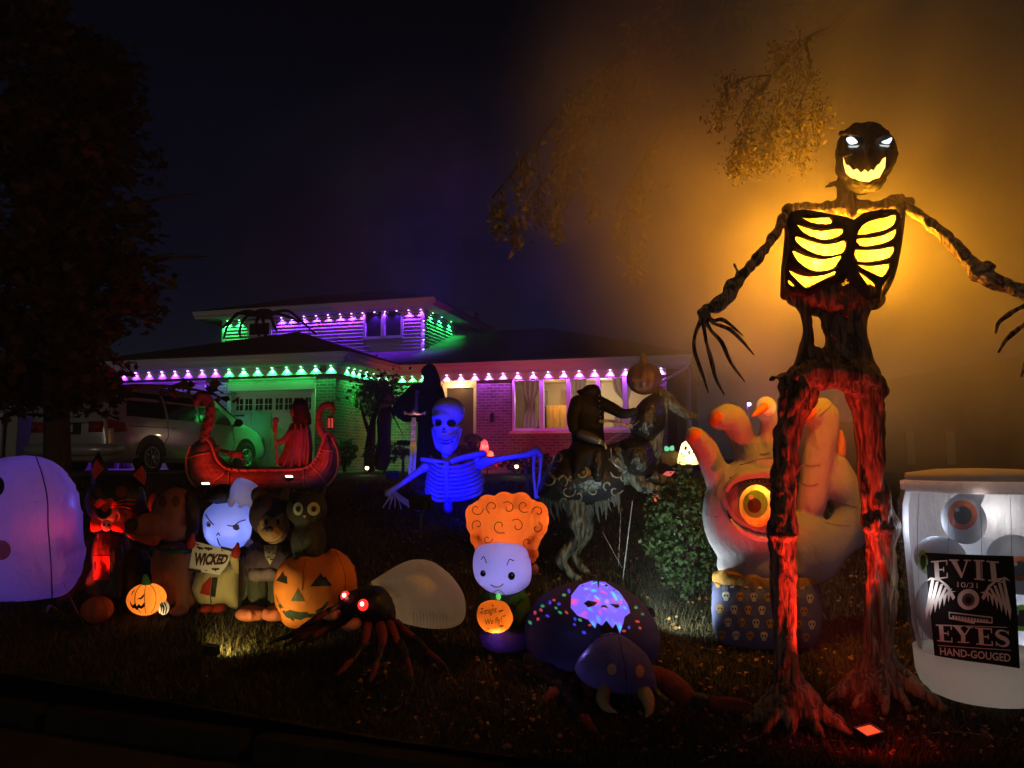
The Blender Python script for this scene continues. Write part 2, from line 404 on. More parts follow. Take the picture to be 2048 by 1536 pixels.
# ------------------------------------------------------------------ house frame
O = P(690, 706, 17.5); HROT = math.atan2(-.284, .959); RZ = Matrix.Rotation(HROT, 3, 'Z'); RZi = RZ.transposed()
HB = Vector((O.x, O.y, 0))
def hp(px, py, w):
    d = RZi @ ray(px, py); e_ = RZi @ (EYE-HB); t = (w-e_.y)/d.y; p = e_+d*t; return p.x, p.z
def hs(px, py, u):
    d = RZi @ ray(px, py); e_ = RZi @ (EYE-HB); t = (u-e_.x)/d.x; p = e_+d*t; return p.y, p.z
def hw(u, w, z): p = RZ @ Vector((u, w, z)); return Vector((p.x+HB.x, p.y+HB.y, z))
def brick(name, side):
    m = bpy.data.materials.new(name); m.use_nodes = True; N = m.node_tree.nodes; L = m.node_tree.links; b = N['Principled BSDF']
    t = N.new('ShaderNodeTexCoord'); s = N.new('ShaderNodeSeparateXYZ'); c = N.new('ShaderNodeCombineXYZ'); L.new(t.outputs['Object'], s.inputs[0])
    L.new(s.outputs['Y' if side else 'X'], c.inputs[0]); L.new(s.outputs['Z'], c.inputs[1])
    k = N.new('ShaderNodeTexBrick'); k.inputs['Scale'].default_value = 1; k.inputs['Brick Width'].default_value = .21; k.inputs['Row Height'].default_value = .075
    k.inputs['Mortar Size'].default_value = .012; k.inputs['Color1'].default_value = (.26, .15, .11, 1); k.inputs['Color2'].default_value = (.12, .075, .06, 1)
    k.inputs['Mortar'].default_value = (.33, .30, .28, 1); k.inputs['Bias'].default_value = -.1; L.new(c.outputs[0], k.inputs['Vector'])
    n = N.new('ShaderNodeTexNoise'); n.inputs['Scale'].default_value = 3; L.new(t.outputs['Object'], n.inputs['Vector'])
    mx = N.new('ShaderNodeMix'); mx.data_type = 'RGBA'; mx.blend_type = 'MULTIPLY'; mx.inputs[0].default_value = .6; L.new(k.outputs[0], mx.inputs[6]); L.new(n.outputs[0], mx.inputs[7])
    L.new(mx.outputs[2], b.inputs['Base Color']); bp = N.new('ShaderNodeBump'); bp.inputs['Distance'].default_value = .012; bp.inputs['Strength'].default_value = .9
    iv = N.new('ShaderNodeMath'); iv.operation = 'SUBTRACT'; iv.inputs[0].default_value = 1; L.new(k.outputs[1], iv.inputs[1]); L.new(iv.outputs[0], bp.inputs['Height']); L.new(bp.outputs[0], b.inputs['Normal'])
    b.inputs['Roughness'].default_value = .9; return m
BF, BS = brick('brick_front', 0), brick('brick_side', 1)
def shing():
    m = mat('roof_shingles', (.05, .048, .047), .9, var=(6, .4)); N = m.node_tree.nodes; L = m.node_tree.links; b = N['Principled BSDF']
    t = N.new('ShaderNodeTexCoord'); k = N.new('ShaderNodeTexBrick'); k.inputs['Scale'].default_value = 1; k.inputs['Brick Width'].default_value = .3; k.inputs['Row Height'].default_value = .14
    mp = N.new('ShaderNodeMapping'); L.new(t.outputs['Object'], mp.inputs[0]); L.new(mp.outputs[0], k.inputs['Vector'])
    k.inputs['Color1'].default_value = (1, 1, 1, 1); k.inputs['Color2'].default_value = (.5, .5, .5, 1); k.inputs['Mortar'].default_value = (0, 0, 0, 1); k.inputs['Mortar Size'].default_value = .02
    bp = N.new('ShaderNodeBump'); bp.inputs['Distance'].default_value = .03; L.new(k.outputs[0], bp.inputs['Height']); L.new(bp.outputs[0], b.inputs['Normal']); return m
ROOF = shing()
TRIM = mat('trim_paint', (.62, .60, .55), .6, bump=(8, .1)); SOF = mat('soffit_paint', (.6, .58, .54), .6, bump=(3, .15))
SID = mat('siding_vinyl', (.42, .41, .39), .55, var=(2, .08)); GLS = mat('dark_glass', (.01, .012, .015), .08, spec=.6)
DOORP = mat('garage_door_paint', (.62, .61, .56), .5, bump=(4, .1)); IRON = mat('black_iron', (.012, .012, .012), .5)
h = Thing('house', 'low split-level brick house with green and purple lights under its eaves', 'house', HB, rotz=HROT); h.local = True
ZE = 4.02; ZS = 3.80; FL = 1.2; GW = -7.0
mw = 3.3; me_ = 2.8; UR = hp(1380, 713, 2.8)[0]; URW = UR-.6
dl, dr = hp(457, 790, .5)[0], hp(632, 780, .5)[0]  # garage door opening
d2l, d2r = hp(238, 790, .5)[0], hp(412, 780, .5)[0]; zd = 3.32
# garage front walls
h.add('garage_wall', [b6(dr, -.5, .5, .75, FL, ZS), b6(d2r, dl, .5, .75, FL, ZS), b6(GW+.3, d2l, .5, .75, FL, ZS), b6(dl, dr, .5, .75, zd+.09, ZS), b6(d2l, d2r, .5, .75, zd+.09, ZS)], BF, smooth=False)
h.add('soldier_course', [b6(dl, dr, .485, .5, zd+.1, zd+.32), b6(d2l, d2r, .485, .5, zd+.1, zd+.32)], BS, smooth=False)
h.add('garage_side_wall', b6(-.75, -.5, .752, mw+1.5, FL, ZS), BS, smooth=False)
# fascia, gutter, soffit, frieze
EW = .04
h.add('fascia', [b6(GW-.4, 0, 0, EW, ZS+.02, ZE+.02), b6(-EW, 0, EW+.001, me_, ZS+.02, ZE+.02), b6(.001, UR, me_, me_+EW, ZS+.02, ZE+.02), b6(UR-EW, UR, me_+EW+.001, 9, ZS+.02, ZE+.02)], TRIM, smooth=False)
def gutter(p0, p1, side):
    pr = [(0, ZE-.14), (-.05, ZE-.14), (-.1, ZE-.08), (-.09, ZE-.03), (-.13, ZE-.02), (-.13, ZE+.01), (-.11, ZE+.01), (-.11, ZE-.01), (0, ZE-.01)]; V = []
    for p in (p0, p1):
        for a, z in pr: V.append((p, a, z) if side == 'f' else (-a, p, z))
    n = len(pr); Fc = [(i, (i+1) % n, n+(i+1) % n, n+i) for i in range(n)]+[tuple(range(n)), tuple(range(2*n-1, n-1, -1))]; return A(V), Fc
g1 = gutter(GW-.4, .12, 'f'); g1[0][:, 1] -= .003; g2 = gutter(-.1, me_, 's'); g2[0][:, 0] += .003; g3 = gutter(.13, UR+.05, 'f'); g3[0][:, 1] += me_-.003
for g in (g1, g2, g3): h.add('gutter', g, TRIM, smooth=False)
h.add('soffit', [b6(GW-.4, -.001, EW, .498, ZS, ZS+.02), b6(-.5, -EW, .5, mw, ZS, ZS+.02), b6(-.5, UR-EW, me_+EW, mw+1.6, ZS, ZS+.02)], SOF, smooth=False)
h.add('frieze_board', [b6(GW+.3, -.5, .47, .498, ZS-.2, ZS-.002), b6(-.498, -.47, .47, mw, ZS-.2, ZS-.002), b6(-.468, URW, mw-.03, mw-.002, ZS-.17, ZS-.002)], TRIM, smooth=False)
# garage doors
def gdoor(a, b, lab):
    gd = h.add('garage_door', b6(a+.1, b-.1, .62, .66, FL+.05, zd-.08), DOORP, smooth=False, label=lab)
    h.add('door_frame', [b6(a, a+.1, .46, .66, FL, zd), b6(b-.1, b, .46, .66, FL, zd), b6(a, b, .455, .66, zd-.08, zd+.1)], TRIM, smooth=False)
    n = 4; pw = (b-a-.2)/n
    for i in range(n):
        x0 = a+.1+i*pw; xc = x0+pw/2
        for r in range(3): h.add('raised_panel', b6(x0+.06, x0+pw-.06, .6, .62, FL+.1+r*.5, FL+.52+r*.5), DOORP, gd, smooth=False)
        for k in (-1, 1):
            c = xc+k*.13; zz = zd-.42
            h.add('window_pane', b6(c-.095, c+.095, .607, .621, zz-.13, zz+.15), GLS, gd, smooth=False)
            h.add('window_bar', [b6(c-.008, c+.008, .598, .606, zz-.13, zz+.15), b6(c-.095, c+.095, .596, .606, zz, zz+.016)], DOORP, gd, smooth=False)
    for x, s in ((a+.12, 1), (b-.12, -1)):
        for z in (2.62, 1.6): h.add('strap_hinge', b6(min(x, x+s*.28), max(x, x+s*.28), .588, .597, z, z+.04), IRON, gd, smooth=False)
gdoor(dl, dr, 'cream garage door with a row of paired small windows'); gdoor(d2l, d2r, 'cream garage door behind the minivan')
# house number
def txt_local(s, u, z, hgt, y, m, nm):
    q, f = text_px(s, 0, 0, hgt*1.25, hgt, bold=.02); V = [(u+a, y, z-b) for a, b in q]; return h.add(nm, (A(V), f), m, smooth=False)
nu_ = hp(645, 735, .46)[0]; txt_local('48', nu_, ZS-.09, .15, .463, IRON, 'house_number')
# main front wall with the picture windows
wl, wr = hp(1023, 800, mw)[0], hp(1310, 800, mw)[0]; zt, zb = hp(1040, 757, mw)[1], hp(1040, 862, mw)[1]
pl, pr_ = hp(953, 800, mw)[0], wl
h.add('front_wall', [b6(pl, pr_, mw, mw+.25, FL, ZS-.1), b6(wl, wr, mw, mw+.25, FL, zb-.04), b6(wr, URW, mw, mw+.25, FL, ZS-.1), b6(-.5, hp(885, 800, mw)[0]-.1, mw+.001, mw+.25, FL, ZS-.1), b6(wl, wr, mw, mw+.25, zt+.04, ZS-.1)], BF, smooth=False)
h.add('end_wall', b6(URW-.25, URW-.001, mw+.251, 9, FL, ZS), BS, smooth=False)
CUR = mat('curtain_cloth', (.45, .40, .36), .9, .4, bump=(5, .3)); CRM = mat('window_frame_vinyl', (.6, .58, .58), .4)
cuts = [1025, 1083, 1137, 1196, 1250, 1308]
us = [hp(c, 800, mw)[0] for c in cuts]
clr = mat('clear_glass', (.02, .02, .02), .03, spec=.5, alpha=.14)
for i in range(5):
    a, b = us[i], us[i+1]; wf = h.add('window', [b6(a, a+.055, mw-.02, mw+.1, zb, zt), b6(b-.055, b, mw-.02, mw+.1, zb, zt), b6(a+.056, b-.056, mw-.02, mw+.1, zt-.06, zt), b6(a+.056, b-.056, mw-.02, mw+.1, zb, zb+.07)], CRM, smooth=False)
    h.add('pane', b6(a+.056, b-.056, mw+.04, mw+.045, zb+.07, zt-.06), clr, wf, smooth=False)
h.add('window_sill', b6(wl-.03, wr+.03, mw-.09, mw-.001, zb-.07, zb-.01), CRM, smooth=False)
h.add('inner_sill', b6(wl, wr, mw+.1, mw+.25, zb-.04, zb-.002), CRM, smooth=False)
ROOM = mat('room_paint', (.42, .36, .28), .9)
h.add('room_wall', [b6(wl-1, wr+.8, 6.3, 6.35, FL, ZS), b6(wl-1.05, wl-1, mw+.26, 6.3, FL, ZS), b6(wr+.8, wr+.85, mw+.26, 6.3, FL, ZS), b6(wl-1, wr+.8, mw+.26, 6.3, ZS-.02, ZS-.005), b6(wl-1, wr+.8, mw+.26, 6.3, FL+.1, FL+.15)], ROOM, smooth=False)
ka, kb = hp(1093, 830, 5.9)[0], hp(1136, 830, 5.9)[0]; kz = hp(1100, 811, 5.9)[1]
WOODC = mat('honey_wood', (.5, .28, .08), .5, var=(4, .3), stretch=(8, 1, 1))
h.add('doorway_frame', [b6(ka-.35, ka-.06, 5.95, 6.28, FL, kz+.45), b6(kb+.06, kb+.2, 5.95, 6.28, FL, kz+.45)], mat('dark_frame_paint', (.2, .18, .16), .9), smooth=False)  # darker grey-brown paint on the inner doorway frame
kc = h.add('cabinet', b6(ka, kb, 5.9, 6.2, FL, kz), WOODC, smooth=False)
for i in range(3): h.add('cabinet_door', b6(ka+.03+i*(kb-ka-.06)/3, ka+.01+(i+1)*(kb-ka-.06)/3, 5.875, 5.899, FL+.6, kz-.1), WOODC, kc, smooth=False)
h.add('sofa_back', [ellw((wl+1.0, mw+.55, zb-.02), (.5, .2, .12)), ellw((wl+1.9, mw+.6, zb-.01), (.7, .2, .12)), ellw((wl+.6, mw+.5, zb), (.3, .2, .13))], mat('sofa_fabric', (.04, .035, .04), .9))
def curtain(u0, u1, ut, flip=1):
    V = []; n = 36; rows = 16
    for j in range(rows+1):
        t = j/rows; z = zt-.02-t*(zt-zb-.08); g = math.exp(-((t-.52)/.2)**2)*.85 if True else 0
        lo = u0*(1-g)+ut*g; hi = u1*(1-g)+ut*g+.05*g
        if t > .55: hi = hi*.5+(ut+.1)*.5; 
        for i in range(n+1):
            k = i/n; V.append((lo+(hi-lo)*k, mw+.24+.035*math.sin(k*22), z))
    return A(V), [(j*(n+1)+i, j*(n+1)+i+1, (j+1)*(n+1)+i+1, (j+1)*(n+1)+i) for j in range(rows) for i in range(n)]
h.add('curtain', curtain(hp(1040, 780, mw)[0], hp(1077, 780, mw)[0], hp(1053, 800, mw)[0]), CUR)
h.add('curtain', curtain(hp(1140, 780, mw)[0], hp(1170, 780, mw)[0], hp(1146, 800, mw)[0]), CUR)
h.add('curtain', curtain(hp(1222, 780, mw)[0], hp(1262, 780, mw)[0], hp(1248, 800, mw)[0]), CUR)
# entrance
el, er = hp(885, 800, 3.9)[0], hp(955, 800, 3.9)[0]; zdt = hp(900, 771, 3.9)[1]
WHT = mat('white_door_paint', (.62, .6, .58), .5)
h.add('entry_wall', [b6(el-.3, el, mw+.2, 3.9, FL, ZS), b6(pl-.001, pl+.02, mw+.251, 3.9, FL, ZS), b6(el, pl, 3.95, 4.1, FL, ZS)], WHT, smooth=False)
fd = h.add('front_door', b6(el+.14, el+.92, 3.88, 3.94, FL+.1, zdt-.08), mat('dark_door', (.05, .035, .03), .4), smooth=False)
h.add('door_frame', [b6(el+.04, el+.14, 3.84, 3.95, FL, zdt), b6(el+.92, el+1.02, 3.84, 3.95, FL, zdt), b6(el+.04, el+1.02, 3.83, 3.95, zdt-.08, zdt+.03)], WHT, smooth=False)
sl = h.add('side_light', b6(el+1.06, pl-.02, 3.9, 3.948, FL+.1, zdt), WHT, smooth=False)
ga = hp(943, 800, 3.88); gb = hp(952, 838, 3.88)
h.add('leaded_glass', b6(ga[0], gb[0], 3.886, 3.899, gb[1], hp(943, 778, 3.88)[1]), lam('lit_glass', (1, .7, .25), .35), sl, smooth=False)
h.light('POINT', (el+.5, 3.6, ZS-.16), WARM, 30, .05)
h.add('porch_lamp', ellw((el+.5, 3.6, ZS-.05), (.07, .07, .04)), lam('warm_bulb', (1, .7, .35), 4))
h.add('wall_lantern', [b6(*(hp(986, 830, mw)[0]+k for k in (-.05, .05)), mw-.12, mw-.03, hp(986, 845, mw)[1], hp(986, 828, mw)[1]), b6(*(hp(986, 830, mw)[0]+k for k in (-.02, .02)), mw-.08, mw-.001, hp(986, 826, mw)[1], hp(986, 824, mw)[1])], IRON, smooth=False)
h.light('POINT', ((wl+wr)/2+.2, 5.0, ZS-.35), (1.0, .75, .42), 95, .1)
h.light('POINT', ((ka+kb)/2, 5.4, kz+.2), (1.0, .6, .15), 24, .05)
# upper storey
ew_ = 4.1; ww = 4.6
ucr, zu = hp(866, 596, ew_); ucl = hp(390, 622, ew_)[0]; zsu = zu-.2
uwr = ucr-.5; uwl = hp(450, 650, ww)[0]
zbm = 4.55
h.add('upper_wall', [b6(uwl+.05, uwr-.05, ww+.06, 9.0, 3.9, zsu)], mat('sheathing', (.3, .29, .27), .9), smooth=False)
nb = 13; bh = (zsu-zbm)/nb
def lapb(a, b, z, side=False):
    if side: V = [(x, y, zz) for y in (a, b) for x, zz in ((uwr-.05, z), (uwr+.03, z), (uwr-.0, z+bh*.98), (uwr-.05, z+bh*.98))]
    else: V = [(x, y, zz) for x in (a, b) for y, zz in ((ww+.06, z), (ww-.02, z), (ww+.015, z+bh*.98), (ww+.06, z+bh*.98))]
    return A(V), [(0, 1, 5, 4), (1, 2, 6, 5), (2, 3, 7, 6), (3, 0, 4, 7), (0, 3, 2, 1), (4, 5, 6, 7)]
wuL, wuR = hp(728, 640, ww)[0], hp(807, 640, ww)[0]; wzT, wzB = hp(760, 618, ww)[1], hp(760, 678, ww)[1]
for i in range(nb):
    z = zbm+i*bh; mid = wzB-.1 < z+bh/2 < wzT+.06
    for a, b in (((uwl, wuL-.001), (wuR+.001, uwr-.06)) if mid else ((uwl, uwr-.06),)):
        h.add('siding_board', lapb(a, b, z), SID, smooth=False)
    h.add('siding_board', lapb(ww+.07, 8.9, z, True), SID, smooth=False)
for q_ in (b6(uwr-.059, uwr+.045, ww-.04, ww+.069, zbm-.1, zsu), b6(uwl-.08, uwl-.001, ww-.04, ww+.1, zbm-.1, zsu)): h.add('corner_board', q_, TRIM, smooth=False)
wf = h.add('window', [b6(wuL, wuL+.07, ww-.05, ww+.1, wzB, wzT), b6(wuR-.07, wuR, ww-.05, ww+.1, wzB, wzT), b6(wuL+.071, wuR-.071, ww-.05, ww+.1, wzT-.07, wzT), b6(wuL+.071, wuR-.071, ww-.05, ww+.1, wzB, wzB+.08), b6((wuL+wuR)/2-.06, (wuL+wuR)/2+.06, ww-.055, ww+.1, wzB+.081, wzT-.071)], CRM, smooth=False)
for a, b in ((wuL+.071, (wuL+wuR)/2-.061), ((wuL+wuR)/2+.061, wuR-.071)): h.add('pane', b6(a, b, ww+.02, ww+.03, wzB+.081, wzT-.071), GLS, wf, smooth=False)
lw0, lw1 = hp(497, 650, ww)[0], hp(545, 650, ww)[0]
wf = h.add('window', [b6(lw0, lw1, ww-.05, ww-.021, hp(520, 672, ww)[1], zsu-.05)], CRM, smooth=False)
h.add('pane', b6(lw0+.08, lw1-.08, ww-.06, ww-.051, hp(520, 670, ww)[1], zsu-.15), GLS, wf, smooth=False)
h.add('upper_fascia', [b6(ucl, ucr, ew_, ew_+.04, zsu, zu+.02), b6(ucr-.04, ucr, ew_+.041, 9.5, zsu, zu+.02), b6(ucl, ucl+.04, ew_+.041, 9.5, zsu, zu+.02)], TRIM, smooth=False)
ug = gutter(ucl, ucr+.1, 'f'); ug[0][:, 1] += ew_-.003; ug[0][:, 2] += zu-ZE; h.add('gutter', ug, TRIM, smooth=False)
h.add('upper_soffit', b6(ucl+.04, ucr-.04, ew_+.04, 9.5, zsu+.002, zsu+.02), SOF, smooth=False)
def rf(nm, pts):
    V = [tuple(p) for p in pts]; V2 = [(p[0], p[1], p[2]-.05) for p in pts]; n = len(pts)
    Fc = [tuple(range(n)), tuple(range(2*n-1, n-1, -1))]+[(i, n+i, n+(i+1) % n, (i+1) % n) for i in range(n)]
    return h.add(nm, (A(V+V2), Fc), ROOF, smooth=False)
ZR = ZE+.07; pk = .333; ap_u, ap_z = hp(597, 656, 3.2); ap_z = ZR+3.2*pk
rf('garage_roof', [(GW-.42, -.03, ZR), (.03, -.03, ZR), (ap_u, 3.2, ap_z)]); rf('garage_roof', [(.03, -.03, ZR), (.03, me_+.3, ZR), (.03, 7, ZR), (ap_u, 7, ap_z), (ap_u, 3.2, ap_z)]); rf('garage_roof', [(GW-.42, 8, ZR), (GW-.42, -.03, ZR), (ap_u, 3.2, ap_z), (ap_u, 8, ap_z)])
rw = 7.6; rz = ZR+(rw-me_)*pk; 
rf('main_roof', [(.05, me_-.03, ZR+.002), (UR+.03, me_-.03, ZR+.002), (UR-4.6, rw, rz), (-4, rw, rz), (-4, me_+.5, ZR+.17)]); rf('main_roof', [(UR+.03, me_-.03, ZR+.002), (UR+.03, 2*rw-me_, ZR+.002), (UR-4.6, rw, rz)])
urz = zu+.05; um = (ew_+9.5)/2
rf('upper_roof', [(ucl-.02, ew_-.03, urz), (ucr+.03, ew_-.03, urz), (ucr-2.7, um, urz+.9), (ucl+2.7, um, urz+.9)]); rf('upper_roof', [(ucr+.03, ew_-.03, urz), (ucr+.03, 9.53, urz), (ucr-2.7, um, urz+.9)]); rf('upper_roof', [(ucl-.02, 9.53, urz), (ucl-.02, ew_-.03, urz), (ucl+2.7, um, urz+.9)])
# downspout at the right end
h.add('downspout', tubw([(UR-.05, me_-.06, ZE-.12, .04), (UR-.08, me_-.05, ZE-.3, .04), (URW-.2, mw-.08, ZE-.62, .04), (URW-.25, mw-.06, ZE-.8, .04), (URW-.25, mw-.06, FL, .04)], 6, 2), TRIM)
# rooftop goods: chimney
cu_, cz_ = hp(938, 625, 8.2); h.add('chimney', b6(cu_-.2, cu_+.25, 8, 8.5, 5, cz_), BF, smooth=False)
# ------------------------------------------------------------------ eave lights: every one a thing
LENS = {'g': lam('lens_green', (.25, 1, .4), 6), 'p': lam('lens_violet', (.85, .45, 1), 7), 'k': lam('lens_pink', (1, .6, 1), 7)}
LC = {'g': GREEN, 'p': PURPLE, 'k': PINK}; CN = {'g': 'green', 'p': 'violet', 'k': 'pinkish violet'}
puck = mk(lathe((0, 0, 0), [(.03, .03), (.034, .02), (.034, .0)], 12), 'housing'); puck.materials.append(TRIM)
lensm = {}
for k in LENS: lensm[k] = mk(ellw((0, 0, -.004), (.024, .024, .016), None, 10, 6), 'lens'); lensm[k].materials.append(LENS[k])
def eave_light(u, w, z, k, label, group, to=None, W=58):
    p = hw(u, w, z); t = Thing('eave_light', label, 'eave light', p, group)
    for nm, me in (('housing', puck), ('lens', lensm[k])):
        o = bpy.data.objects.new(nm, me); COL.objects.link(o); o.parent = t.o; o.rotation_euler.z = HROT
    W *= random.uniform(.72, 1.25); t.light('SPOT', p+Vector((0, 0, -.025)), LC[k], W, .012, to=(hw(*to) if to else p+Vector((0, 0, -1))), ang=104, blend=.55)
GL = {n: n for n in ()}
ORD = ['first', 'second', 'third', 'fourth', 'fifth', 'sixth', 'seventh', 'eighth', 'ninth', 'tenth', 'eleventh', 'twelfth', 'thirteenth', 'fourteenth', 'fifteenth', 'sixteenth', 'seventeenth', 'eighteenth']
def run(pxs, w, k, grp, label, py=745, z=None, W=58):
    for n_, c in enumerate(pxs):
        u = hp(c, py, w)[0]; z_ = ZS-.012 if z is None else z; eave_light(u, w, z_, k, label % ORD[n_], grp, to=(u, w+.02, z_-1), W=W)
run([246, 271, 297, 323, 349, 375, 403, 430], .435, 'p', 'violet lights over the left garage door', '%s from the left of the violet eave lights over the left garage door')
run([457, 486, 514, 543, 572, 601, 630, 661], .435, 'g', 'green lights over the garage door', '%s from the left of the green eave lights over the windowed garage door')
for n_, c in enumerate((697, 709, 721, 734, 747, 761, 775, 789)): w_ = hs(c, 750, -.435)[0]; eave_light(-.435, w_, ZS-.012, 'g', '%s green eave light along the garage side wall, counted from the garage corner' % ORD[n_], 'green lights on the garage side', to=(-.45, w_, ZS-1))
run([804, 824, 845], mw-.07, 'g', 'green lights left of the front door', '%s of the three green lights between leafy tree and hooded reaper')
run([893, 921, 949, 977, 1006, 1035, 1066, 1096, 1127, 1158, 1189, 1220, 1251, 1284, 1322], mw-.07, 'k', 'pink violet lights over door and window', '%s from the left of the pinkish violet lights over front door and picture window')
run([563, 583, 608, 632, 656, 680, 703, 725, 749, 770, 793, 817, 841], ww-.07, 'p', 'violet lights under the upper eave', '%s from the left of the violet lights under the upper eave', py=618, z=zsu-.012, W=85)
run([455, 478], ww-.07, 'g', 'green lights under the left end of the upper eave', '%s green light under the left end of the upper eave by the roof spider', py=636, z=zsu-.012, W=85)
for n_, z_ in enumerate((.35, .62, .9, 1.18)): u = uwr+.05; eave_light(u, ww-.09, zsu-z_, 'p', '%s from the top of the violet lights down the upper storey corner' % ORD[n_], 'violet lights on the upper corner', to=(u-.3, ww-.05, zsu-z_-1), W=6)
for n_, (w_, z_) in enumerate(((ww+.5, .02), (ww+1.2, .02), (ww+2.0, .02), (ww+2.7, .9))): eave_light(uwr+.09, w_, zsu-z_, 'g', '%s green light on the upper side wall, counted from the front corner' % ORD[n_], 'green lights on the upper side wall', to=(uwr+.08, w_, zsu-2), W=85)
# ------------------------------------------------------------------ driveway and minivan
dv = [hw(u, w, 0) for u, w in ((GW-1, -6.5), (-2.2, -6.5), (-1.0, -4), (-.6, .46), (GW-1, .46))]
V = []; Fc = []; nx, ny = 10, 14
for j in range(ny+1):
    w = -7.5+j*(7.96/ny)
    for i in range(nx+1):
        u = GW-1.5+(5.6 if w < -4 else 7.0)*i/nx; p = hw(u, w, 0); V.append((p.x, p.y, gz(p.y)+.045))
for j in range(ny):
    for i in range(nx): a = j*(nx+1)+i; Fc.append((a, a+1, a+nx+2, a+nx+1))
single('driveway', (A(V), Fc), M_CONC, kind='structure')
VZ = 1.27; VB = Vector((-7.35, 14.0, 0)) + (RZ @ Vector((-.95, 0, 0))); VB.z = VZ
van = Thing('minivan', 'silver minivan with a dented side parked on the driveway facing the garage', 'minivan', VB, rotz=HROT); van.local = True
PAINT = mat('silver_paint', (.42, .40, .38), .32, metal=.35, spec=.6, coat=.6, var=(1.5, .06)); TYRE = mat('tyre_rubber', (.01, .01, .01), .8)
RIM = mat('wheel_alloy', (.35, .35, .36), .35, metal=.9)
st = [(0, .86, .42, .95, .78, 1.02, .8), (.04, .93, .3, .98, .86, 1.25, .76), (.22, .97, .26, 1.05, .92, 1.62, .70), (.5, .98, .24, 1.08, .95, 1.73, .66), (1.8, .985, .22, 1.06, .96, 1.77, .66), (2.9, .985, .22, 1.03, .96, 1.74, .66), (3.35, .985, .22, 1.02, .95, 1.66, .62),
      (3.8, .98, .22, 1.02, .94, 1.38, .68), (4.15, .97, .22, 1.0, .93, 1.12, .8), (4.6, .95, .24, .92, .88, .98, .76), (4.95, .88, .3, .78, .8, .82, .66), (5.08, .78, .38, .62, .7, .66, .56)]
V = []; Fc = []; 
for y, hw_, z0, zb_, hb, zr, hr in st:
    half = [(hw_*.9, z0), (hw_, z0+.12), (hw_+.005, (z0+zb_)/2), (hb+.01, zb_), (hb*.5+hr*.5+.03, zb_*.45+zr*.55), (hr+.02, zr-.06), (hr*.8, zr), (hr*.3, zr+.03)]
    for x, z in half: V.append((x, y, z))
    for x, z in reversed(half): V.append((-x, y, z))
n = 16
for j in range(len(st)-1):
    for i in range(n): k = (i+1) % n; Fc.append((j*n+i, j*n+k, (j+1)*n+k, (j+1)*n+i))
Fc.append(tuple(range(n-1, -1, -1))); Fc.append(tuple((len(st)-1)*n+i for i in range(n)))
body = (A(V), Fc); bt = bvh(body)
van.add('body', body, PAINT)
def vside(poly, off, m, nm, par=None, sx=1, label=None, sp=.12):
    q, f, _ = tri2d([(a*100, b*100) for a, b in poly], sp*100); V = []
    for y, z in q/100:
        hcast = bt.ray_cast(Vector((sx*3, y, z)), Vector((-sx, 0, 0)))[0]; x = (abs(hcast.x) if hcast else .9)+off; V.append((sx*x, y, z))
    return van.add(nm, (A(V), f if sx < 0 else [tuple(reversed(t)) for t in f]), m, par, label)
